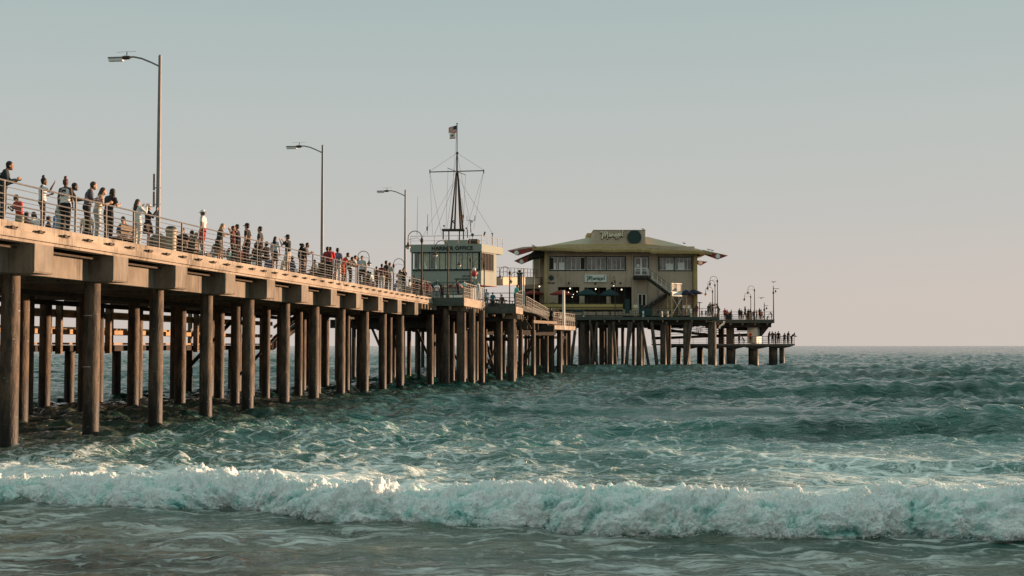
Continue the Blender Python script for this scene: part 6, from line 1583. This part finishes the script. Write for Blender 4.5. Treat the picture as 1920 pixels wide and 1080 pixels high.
# near pier: picture column, picture row of the head top, height, facing ...
def on_deck(px, py, h, zd=None, extra=0.0):
    zd = DECK if zd is None else zd
    return atz(px, py, zd + h * .985 + extra)
NEAR = [
 (19, 304, 1.78, -1.3, 'lookdown', 'm', 'k-short', 'long-1F2A30', 'trousers-2A2420', 'man in a dark jacket over a teal shirt leaning on the rail with a backpack', None),
 (80, 331, 1.66, -1.25, 'raise', 'd', 'k-bun', 'tee-D8D2CB', 'trousers-241F22', 'woman with a hair bun and white tee holding one hand up', None),
 (123, 334, 1.66, -.25, 'stand', 'd', 'r-bun', 'tank-D5D0CA', 'trousers-1C1A1C', 'woman seen from behind with auburn bun and lettered white top', None),
 (141, 341, 1.62, -1.2, 'lean', 'd', 'k-short', 'tee-2A2226', 'maxi-7E8F8C', 'person in a dark tee and long grey-green skirt leaning by the lettered top', None),
 (112, 372, 1.30, -.8, 'stand', 'd', 'k-bob', 'tee-CFCBC8', 'trousers-1E1B1C', 'child in a white shirt standing against the lettered white top woman', None),
 (176, 341, 1.76, -1.2, 'lookdown', 'l', 'b-short', 'long-plaid', 'trousers-26221F', 'man in a plaid shirt looking down over the rail', None),
 (194, 353, 1.66, -1.1, 'lookdown', 'l', 'b-long', 'tank-D8B8A4', 'trousers-A8A8A6', 'woman with long brown hair, tank top and light jeans', None),
 (212, 352, 1.70, -.5, 'lookdown', 'l', 'k-bob', 'tee-1E1C24', 'trousers-1C1A1E', 'woman with a dark bob and black tee seen from behind', None),
 (258, 374, 1.66, -.6, 'photo', 'l', 'b-long', 'long-D8D0C6', 'trousers-C9C2B8', 'woman with long dark hair in a white blouse taking a photo', None),
 (278, 383, 1.62, -1.3, 'photo', 'l', 'b-short', 'long-1B1A22', 'dress-1B1A22', 'woman in black with a striped white hat holding up a camera', 'brim-15141A'),
 (381, 394, 1.80, 1.45, 'stand', 'm', 'k-short', 'tee-D6D2CC', 'shorts-A8382C', 'tall man in a white cap, white tee and red shorts facing the land', 'cap-DAD8D2'),
 (418, 420, 1.68, -.9, 'lookdown', 'l', 'y-long', 'tank-223034', 'dress-1E2C30', 'blond woman in a dark teal dress', None),
 (437, 424, 1.66, -1.6, 'stand', 'l', 'r-short', 'long-5A2B28', 'trousers-211C1E', 'person in dark maroon pressed close to the bearded man', None),
 (445, 421, 1.74, 1.5, 'photo', 'l', 'k-short', 'tee-1D1F2A', 'trousers-1F1D20', 'bearded man in a navy tee with raised hands beside the maroon top', None),
 (464, 419, 1.78, 1.4, 'stand', 'l', 'k-short', 'tee-201A1C', 'trousers-1B1819', 'man in a black cap and black tee facing the land', 'cap-1A1516'),
 (488, 425, 1.78, 1.5, 'stand', 'l', 'k-short', 'tee-34383A', 'trousers-22201F', 'bareheaded man in a charcoal grey tee facing the land', None),
 (516, 444, 1.66, -.3, 'stand', 'l', 'k-long', 'tee-A8B4BE', 'skirt-1D1D20', 'woman with black hair in a pale blue shirt and black skirt', None),
 (540, 439, 1.74, 1.3, 'photo', 'l', 'k-short', 'tee-191A20', 'shorts-B0A79C', 'man in a dark cap, black tee and light shorts drinking', 'cap-20222A'),
 (567, 457, 1.66, -.5, 'stand', 'l', 'k-curly', 'long-232023', 'maxi-1D1B1E', 'woman with bushy dark hair in a long black dress', None),
 (577, 456, 1.70, -1.7, 'lookdown', 'l', 'k-short', 'tee-4A4440', 'trousers-26211F', 'man close beside the bushy haired woman in black', None),
 (614, 463, 1.72, -.4, 'stand', 'd', 'k-short', 'tee-7A2A28', 'trousers-221F20', 'dark haired person half hidden by the red hoodie', None),
 (619.5, 462, 1.72, -.1, 'lookdown', 'm', 'k-short', 'long-D2343A', 'trousers-1E1A1C', 'person in a bright coral red hoodie seen from behind', None),
 (633, 463, 1.74, -.2, 'stand', 'd', 'k-short', 'tee-6A6474', 'trousers-C9C0B6', 'person in a striped grey top and white trousers', None),
 (653, 472, 1.72, -1.3, 'lean', 'm', 'k-short', 'tank-C03A2C', 'shorts-B4432F', 'person in a red vest leaning over the rail', None),
 (661, 477, 1.66, -1.2, 'bend', 'm', 'k-short', 'tank-5A3A32', 'trousers-1E2A2E', 'dark haired person bending just past the red vest', None),
 (667, 476, 1.68, -1.3, 'lean', 'l', 'k-short', 'tee-CFC7BE', 'trousers-25211F', 'person in a white shirt leaning in the bent group', None),
 (679, 480, 1.74, math.pi, 'stand', 'm', 'k-short', 'tee-9AA0A0', 'trousers-2B2826', 'man in a grey tee facing the shore under the lamp arch', None),
 (706, 500, 1.55, -1.0, 'stand', 'l', 'k-short', 'tee-1C1C1E', 'trousers-1C1B1D', 'short person in black at the near end of the group of five', None),
 (716, 495, 1.74, .3, 'stand', 'm', 'k-short', 'tee-5E2428', 'trousers-C0B8B0', 'person in a wine red shirt and white trousers', None),
 (724, 489, 1.80, -1.0, 'stand', 'm', 'k-short', 'tee-1E2422', 'trousers-3A3430', 'tallest person of the five in dark green', None),
 (731, 492, 1.76, -.3, 'lookdown', 'l', 'b-short', 'tee-8E958F', 'trousers-2C2826', 'person in a sage grey shirt at the seaward end of the five', None),
 (757, 503, 1.72, math.pi - .3, 'photo', 'm', 'k-short', 'tee-1E1A1C', 'trousers-26211F', 'man in a black tee by the far tall lamp with one arm raised', None),
 (750, 506, 1.70, 0, 'photo', 'm', 'b-bob', 'long-93887C', 'trousers-B5A99C', 'person in beige raising both hands before the last tall lamp', None),
 (784, 522, 1.62, 0, 'stand', 'm', 'k-short', 'tee-2A2224', 'trousers-1E1B1C', 'person in black near the second crook lamp', None),
 (776, 526, 1.60, .4, 'stand', 'm', 'k-short', 'tee-5A2A28', 'trousers-2E2726', 'person in brownish red near the second crook lamp', None),
 (800, 528, 1.58, 0, 'stand', 'm', 'b-short', 'tee-8A2A2E', 'trousers-2A2526', 'person in a crimson top at the very end of the long railing', None),
 (806, 531, 1.55, 1, 'stand', 'l', 'b-short', 'tee-7A4A44', 'trousers-3A3230', 'person in dusty brown at the very end of the long railing', None),
]
for (px, py, h, face, ps, sk_, hr, tp, lw, lab, hat) in NEAR:
    tall = {'lean': .90, 'bend': .80, 'lookdown': .975}.get(ps, 1.0)
    hb = .0 if 'bun' not in hr else .03
    ht_ = (1.625 + .125) / 1.75
    z = DECK + h * tall * .995 + (.24 if px == 381 else 0) + hb
    loc = atz(px, py, z)
    lx, ly_ = toL(loc)
    if lx > -.45 and px < 808: # keep clear of the rail
        # slide back along the view ray and let the height follow
        want = -.5; t = 1.0
        for _ in range(30):
            t *= 1.003; l2 = toL((loc.x * t, loc.y * t))
            if l2[0] <= want: break
        newz = CZ + (loc.z - CZ) * t; sc_ = (newz - DECK) / (loc.z - DECK); loc = Vector((loc.x * t, loc.y * t, newz)); h = h * min(sc_, 1.12)
    if ps in ('lean', 'bend', 'lookdown'):
        off = Matrix.Rotation(FACE[face] if isinstance(face, str) else face, 3, 'Z') @ Vector((0, pose(ps)['head'].y * h / 1.75, 0)); loc = Vector((loc.x - off.x, loc.y - off.y, loc.z))
        l2 = toL(loc); over = l2[0] + .42
        if over > 0: loc = loc - UV * over
    p = person((loc.x, loc.y, DECK + (.24 if px == 381 else 0)), h, face, ps, sk_, hr, tp, lw, lab, hat, near=px < 300 or px == 381)
    if px == 19:
        bp_ = empty('backpack', (loc.x, loc.y, DECK), face, 'teal backpack worn by the man in the dark jacket', 'backpack')
        mb = MB(); J = pose('lookdown'); c_ = J['chest'] + Vector((0, -.20, .02)); mb.ball(c_, (.15, .10, .21), 16, 12); mb.ball(c_ + Vector((0, -.07, -.06)), (.11, .06, .11), 12, 8)
        mb.build('bag', cmat('1E6A78'), bp_, smooth=True)
        mb = MB()
        for s in (-1, 1): mb.path([c_ + Vector((s * .09, .08, .17)), c_ + Vector((s * .11, .20, .20)), c_ + Vector((s * .12, .34, .05)), c_ + Vector((s * .11, .30, -.15))], .018, 6)
        mb.build('strap', cmat('1A2226'), bp_)
    if px == 123:
        for i, s_ in enumerate(('OPE', 'RT')):
            me_t = text_mesh(s_, .12, ext=.012, offset=.004); me_t.materials.clear(); me_t.materials.append(cmat('3A2A30'))
            o = bpy.data.objects.new('lettering', me_t); COL.objects.link(o); o.parent = p
            o.matrix_basis = Matrix.Translation((0, -.135, 1.36 - i * .13)) @ Matrix.Rotation(math.pi / 2, 4, 'X')
# a step under the tall man
lp = atz(381, 394, DECK + 1.8 + .24); e = empty('step_box', (lp.x, lp.y, DECK), -PA, 'low timber step under the tall man in the white cap', 'step')
MB().box((0, 0, .215), (.6, .6, .05)).build('top', M_TIMBER, e)
for s in (-1, 1): MB().box((s * .26, 0, .095), (.05, .56, .19)).build('side', M_TIMBER, e)
# seated and low figures: heads just above the kerb
SEATED = [(50, 397, 'k-short', '1D1B1E', 'dark haired person sitting low beyond the rail near the bun woman'), (91, 405, 'k-short', '231F20', 'small figure in black crouching beside the bun woman'), (232, 409, 'k-short', '24406E', 'seated person in a royal blue top facing the beach'),
          (329, 430, 'k-short', '2A2426', 'first seated person just past the tan bin'), (343, 428, 'k-short', '1F1D22', 'second seated person past the tan bin, in black'), (360, 432, 'b-short', '4A443C', 'seated person in khaki just before the red shorts man'), (368, 436, 'y-short', '77706A', 'seated pale haired person right behind the red shorts man'),
          (402, 458, 'b-long', '5C7A92', 'child in pale blue sitting by the blond woman'), (500, 453, 'k-short', '1E1B1D', 'seated person in black behind the charcoal tee man'), (480, 455, 'k-bob', '2C2626', 'seated person low between the two cap wearers'), (590, 487, 'k-short', '3E4A44', 'seated person in grey-green before the middle lamp'),
          (604, 486, 'b-short', '26221F', 'seated person in brown close to the middle lamp base'), (548, 480, 'b-short', '2B4A66', 'small figure in blue behind the man drinking'), (690, 508, 'k-short', '1E1E22', 'low figure in black behind the grey tee man')]
for (px, py, hr, c_, lab) in SEATED:
    loc = atz(px, py, DECK + 1.30)
    person((loc.x, loc.y, DECK), 1.72, (math.pi if px in (232, 329, 343) else -1.2 if px % 2 else 1.2), 'sit', 'l' if px > 100 else 'd', hr, 'tee-' + c_, 'trousers-2A2628', lab)
# farther decks: px, head py, y, deck z, facing, pose, top, low, label, hair
FAR = [
 (819, 530, 106, ZD, 0, 'stand', 'tee-C8C4C0', 'shorts-7A8288', 'person in a white tee seen from behind on the first platform', 'k-short'),
 (829, 534, 105, ZD, .5, 'stand', 'tee-2A2022', 'trousers-1E1A1C', 'person in black beside the white tee on the first platform', 'k-short'),
 (860, 525, 110, ZD + .25, 1.2, 'lookdown', 'tee-241C22', 'trousers-2A2426', 'person in dark plum perched above the market boxes', 'k-short'),
 (898, 527, 104, ZD, 1.0, 'lookdown', 'long-8E9C96', 'trousers-9AA09C', 'hooded person in pale grey behind the sunny platform railing', 'g-short'),
 (912, 542, 111, ZC, -.4, 'stand', 'tee-8FA3AE', 'trousers-5C6468', 'person in pale blue at the second platform rail', 'b-short'),
 (924, 548, 111, ZC - .2, .2, 'stand', 'tee-1F5A66', 'trousers-1E1C1E', 'person in petrol blue by the picnic benches', 'k-short'),
 (941, 552, 113, ZC - .3, .2, 'stand', 'tee-3A2C2C', 'trousers-201C1E', 'person in brown by the picnic benches', 'b-short'),
 (966.5, 534, 109, ZC, -1.1, 'lookdown', 'tee-3E9A94', 'trousers-142A28', 'person in a turquoise shirt at the lit corner railing', 'r-short'),
 (1033, 574, 139, ZL, -.6, 'stand', 'tee-2A1A1A', 'trousers-151314', 'adult in dark red-brown on the lower landing', 'k-short'),
 (1045, 577, 140, ZL, .6, 'stand', 'tee-3A2420', 'trousers-1A1718', 'adult in brown nearest the lit landing railing', 'b-short'),
 (1018, 594, 140, ZL, 0, 'stand', 'tee-A9ADA8', 'trousers-8E938F', 'smaller pale clad child on the lower landing', 'b-short'),
 (1025.5, 592, 141, ZL, 0, 'stand', 'tee-B5B8B2', 'trousers-9A9E9A', 'pale clad child next to the adults on the lower landing', 'b-short'),
 (1191.5, 566, YR + .9, ZR, 0, 'stand', 'long-C6BE9C', 'trousers-A89F88', 'person in cream standing near the lower glass door', 'g-short'),
 (1202, 568, YR + 1.6, ZR, 0, 'stand', 'tee-16302C', 'trousers-12201E', 'person in dark green near the lower glass door', 'k-short'),
 (1306, 570, YR + 1, ZR, .4, 'stand', 'tee-6E2420', 'trousers-7A3028', 'person in brick red beside the small teal sign', 'k-short'),
 (1316, 583, YR + 1, ZR, 0, 'stand', 'tee-B04A48', 'shorts-8A8484', 'small child in pink before the platform corner', 'k-short'),
 (1323.5, 582, YR + 1, ZR, 0, 'stand', 'tee-2E8A80', 'shorts-2C7E76', 'small child in bright teal before the platform corner', 'b-short'),
 (1328, 570, YR + 1.2, ZR, -.8, 'lookdown', 'tee-3A3634', 'trousers-4E4844', 'person in charcoal in the trio under the crook lamps', 'k-short'),
 (1331.5, 567, YR + 2, ZR + .1, .5, 'stand', 'tee-2A2A2C', 'trousers-5A5450', 'tall person in black in the trio under the crook lamps', 'k-short'),
 (1335.5, 565, YR + 2.4, ZR + .15, -.5, 'photo', 'tee-26262A', 'trousers-3A3634', 'person with raised hands in the trio under the crook lamps', 'k-short'),
 (1348, 569, YR + 1.4, ZR, 1.2, 'lean', 'tee-242226', 'trousers-2A2628', 'person leaning at the outer corner of the restaurant platform', 'k-short'),
 (1359, 578, YE + 1.6, ZE, 0, 'stand', 'tee-7E2428', 'trousers-2A2628', 'first of two people in red at the land side of the end deck', 'k-short'),
 (1363.5, 580.5, YE + 1.6, ZE, .5, 'stand', 'tee-8E3430', 'trousers-302A2A', 'shorter of two people in red on the end deck', 'k-short'),
 (1371, 580.5, YE + 1.4, ZE, -1.4, 'stand', 'tee-1E1E20', 'trousers-1A1A1C', 'lone dark figure in profile on the end deck', 'k-short'),
 (1386.5, 578, YE + 1.5, ZE, .4, 'stand', 'long-1A1C20', 'trousers-1A1A1C', 'stout figure in black of the pair in mid end deck', 'k-short'),
 (1390.5, 580.5, YE + 1.8, ZE, -.8, 'stand', 'tee-201F22', 'trousers-1C1A1C', 'slimmer dark figure of the pair in mid end deck', 'k-short'),
 (1397, 574.5, YE + 1.5, ZE + .15, 1.0, 'stride', 'tee-17171A', 'trousers-151518', 'tall dark figure striding along the end deck', 'k-short'),
 (1403, 579, YE + 1.9, ZE, .4, 'stand', 'tee-222024', 'trousers-1E1C1E', 'dark figure right behind the pale ribbed box', 'k-short'),
 (1406.5, 579, YE + 3.9, ZE, -.6, 'stand', 'tee-1C1E22', 'trousers-1A1A1C', 'dark figure at the foot of the shorter end lamp', 'k-short'),
 (1413, 582, YE + 1.7, ZE, 0, 'stand', 'tee-4A3834', 'trousers-2A2424', 'brown clad figure at the foot of the taller end lamp', 'b-short'),
 (1419, 581, YE + 1.9, ZE, .8, 'photo', 'tee-8A4A38', 'trousers-3A3030', 'figure in rust with raised hands on the end deck', 'y-short'),
 (1424, 578, YE + 2.5, ZE, -.7, 'photo', 'tee-1F2226', 'trousers-1C1C1E', 'dark figure with raised arms on the end deck', 'k-short'),
 (1427.5, 582, YE + 1.5, ZE, .2, 'stand', 'tee-C05A38', 'trousers-5A4A44', 'figure in bright orange on the end deck', 'b-short'),
 (1433, 592, YE + 1.5, ZE - .35, 1.2, 'lean', 'tee-1C1C1E', 'trousers-1A1A1C', 'low dark figure by the short camera pole', 'k-short'),
 (1438.5, 592, YE + 1.5, ZE - .35, -1.2, 'lean', 'tee-1E1C1E', 'trousers-1A1A1C', 'crouched dark figure between the two camera poles', 'k-short'),
 (1447, 585, YE + 1.5, ZE, 1.4, 'lean', 'long-17181A', 'trousers-17171A', 'dark figure leaning at the outermost corner of the end deck', 'k-short'),
 (1407, 617.5, YF + 1.3, ZF, -.6, 'stand', 'tee-A84A30', 'trousers-2A2424', 'figure in orange beside the pale shaft on the fishing deck', 'b-short'),
 (1386, 624, YF + 2, ZF, .6, 'stand', 'tee-15161A', 'trousers-15151A', 'dark figure behind the haunched piles on the fishing deck', 'k-short'),
 (1395, 632, YF + 1.5, ZF - .3, 1.4, 'lean', 'tee-17171A', 'trousers-15151A', 'low dark figure landward of the pale shaft', 'k-short'),
 (1441, 621, YF + 1, ZF, -1.3, 'lookdown', 'long-15171A', 'trousers-15151A', 'stout dark figure first past the pale shaft', 'k-short'),
 (1448.5, 619.5, YF + 1.2, ZF, 0, 'lookdown', 'tee-5A2A26', 'trousers-1C1A1C', 'figure in reddish brown on the fishing deck', 'k-short'),
 (1454, 622, YF + 1.4, ZF, .8, 'photo', 'tee-26201F', 'trousers-1C1A1C', 'figure raising its hands on the fishing deck', 'k-short'),
 (1459.5, 619, YF + 1, ZF, -.4, 'stand', 'tee-16161A', 'trousers-16161A', 'upright black figure over the outer pile pair', 'k-short'),
 (1471, 624, YF + 1, ZF, .3, 'stand', 'tee-1C1818', 'trousers-1A1818', 'slim dark figure alone near the outer end', 'k-short'),
 (1477, 621.5, YF + 1.4, ZF, -1.0, 'lookdown', 'tee-17181C', 'trousers-151518', 'dark figure next to the one leaning at the outer end', 'k-short'),
 (1484, 621, YF + 1, ZF, -1.3, 'bend', 'long-15161A', 'trousers-151518', 'figure leaning far out at the outermost tip of the fishing deck', 'k-short'),
 (1309.5, 621, 209, CZ + 1.55, -1.4, 'stride', 'tee-1A1A1E', 'trousers-17171A', 'walker on the ramp between the thick end piles', 'k-short'),
]
for (px, py, y, zd, face, ps, tp, lw, lab, hr) in FAR:
    tp_ = aty(px, py, y); tall = {'lean': .90, 'bend': .80, 'lookdown': .975}.get(ps, 1.0)
    h = (tp_.z - zd) / tall; h = min(max(h, .95), 1.92)
    person((tp_.x, y, zd), h, face, ps, 'm', hr, tp, lw, lab)
# strollers farther back across the deck, of whom the railing shows the upper half
R3 = random.Random(21)
BACK = [(33, 3.5, 'tee-B04038', 'red', 'k-short', 'between the backpack man and the bun woman'), (66, 6, 'tee-D8D8D4', 'white', 'b-long', 'far behind the bun woman'), (104, 5, 'long-3A5A8A', 'blue', 'k-short', 'far behind the lettered top woman'), (160, 4.5, 'tee-C8B49A', 'sand coloured', 'y-long', 'far behind the plaid shirt man'),
        (228, 4, 'tee-D0CCC4', 'white', 'k-short', 'far behind the seated person in royal blue'), (246, 6.5, 'long-A83A34', 'red', 'b-bob', 'far behind the white blouse photographer'), (295, 5, 'tee-4A6A90', 'blue', 'k-short', 'near the first tall lamp, across the deck'), (336, 6, 'tee-C2BEB8', 'pale grey', 'b-short', 'across the deck from the tan bin'), (352, 8, 'long-7A3A30', 'rust', 'k-long', 'across the deck behind the bench sitters'),
        (398, 5.5, 'tee-D2CDC4', 'white', 'k-short', 'across the deck beside the red shorts man'), (428, 5, 'tee-2E6A74', 'teal', 'b-short', 'across the deck behind the blond woman'), (455, 4.5, 'tee-C04A40', 'coral', 'k-short', 'across the deck behind the black cap man'), (476, 5, 'tee-D6D2CA', 'white', 'b-long', 'across the deck behind the charcoal tee man'),
        (503, 5.5, 'long-3F4C6A', 'slate blue', 'k-short', 'across the deck behind the pale blue shirt'), (528, 4.5, 'tee-B8A890', 'beige', 'r-short', 'across the deck behind the man drinking'), (552, 6, 'tee-D8D4CC', 'white', 'k-short', 'across the deck before the bushy haired woman'), (587, 5, 'tee-A03A36', 'brick red', 'k-short', 'across the deck just before the middle lamp'), (598, 4, 'long-C8C2B8', 'cream', 'b-bob', 'across the deck touching the middle lamp'),
        (627, 5, 'tee-C43C38', 'scarlet', 'k-short', 'across the deck between hoodie and striped top'), (643, 4, 'tee-D4D0C8', 'white', 'b-short', 'across the deck before the red vest'), (690, 4.5, 'tee-B84A40', 'red', 'y-short', 'across the deck behind the grey tee man'), (698, 3.5, 'long-CFCAC2', 'white', 'k-short', 'across the deck before the group of five'), (740, 4, 'tee-3A5C84', 'blue', 'k-short', 'across the deck after the group of five'), (768, 3, 'tee-C8C4BC', 'white', 'b-short', 'across the deck past the last tall lamp'), (792, 2.5, 'tee-A04038', 'red', 'k-short', 'across the deck near the end of the long railing')]
for (px, D_, tp, cn, hr, where) in BACK:
    p_ = at_deck(px, D_); person((p_.x, p_.y, DECK), R3.uniform(1.6, 1.8), R3.choice([0, 1.3, -1.3, math.pi, .5, 2.6]), R3.choice(['stand', 'stride', 'stride', 'lookdown']), R3.choice('lmd'), hr, tp, R3.choice(['trousers-2B2A30', 'trousers-4A5068', 'shorts-8A8070', 'trousers-1E1C1E', 'skirt-3A3A44']),
           'stroller in a %s top %s' % (cn, where))
print('objects', len(bpy.data.objects), 'things', len([o for o in bpy.data.objects if not o.parent]))
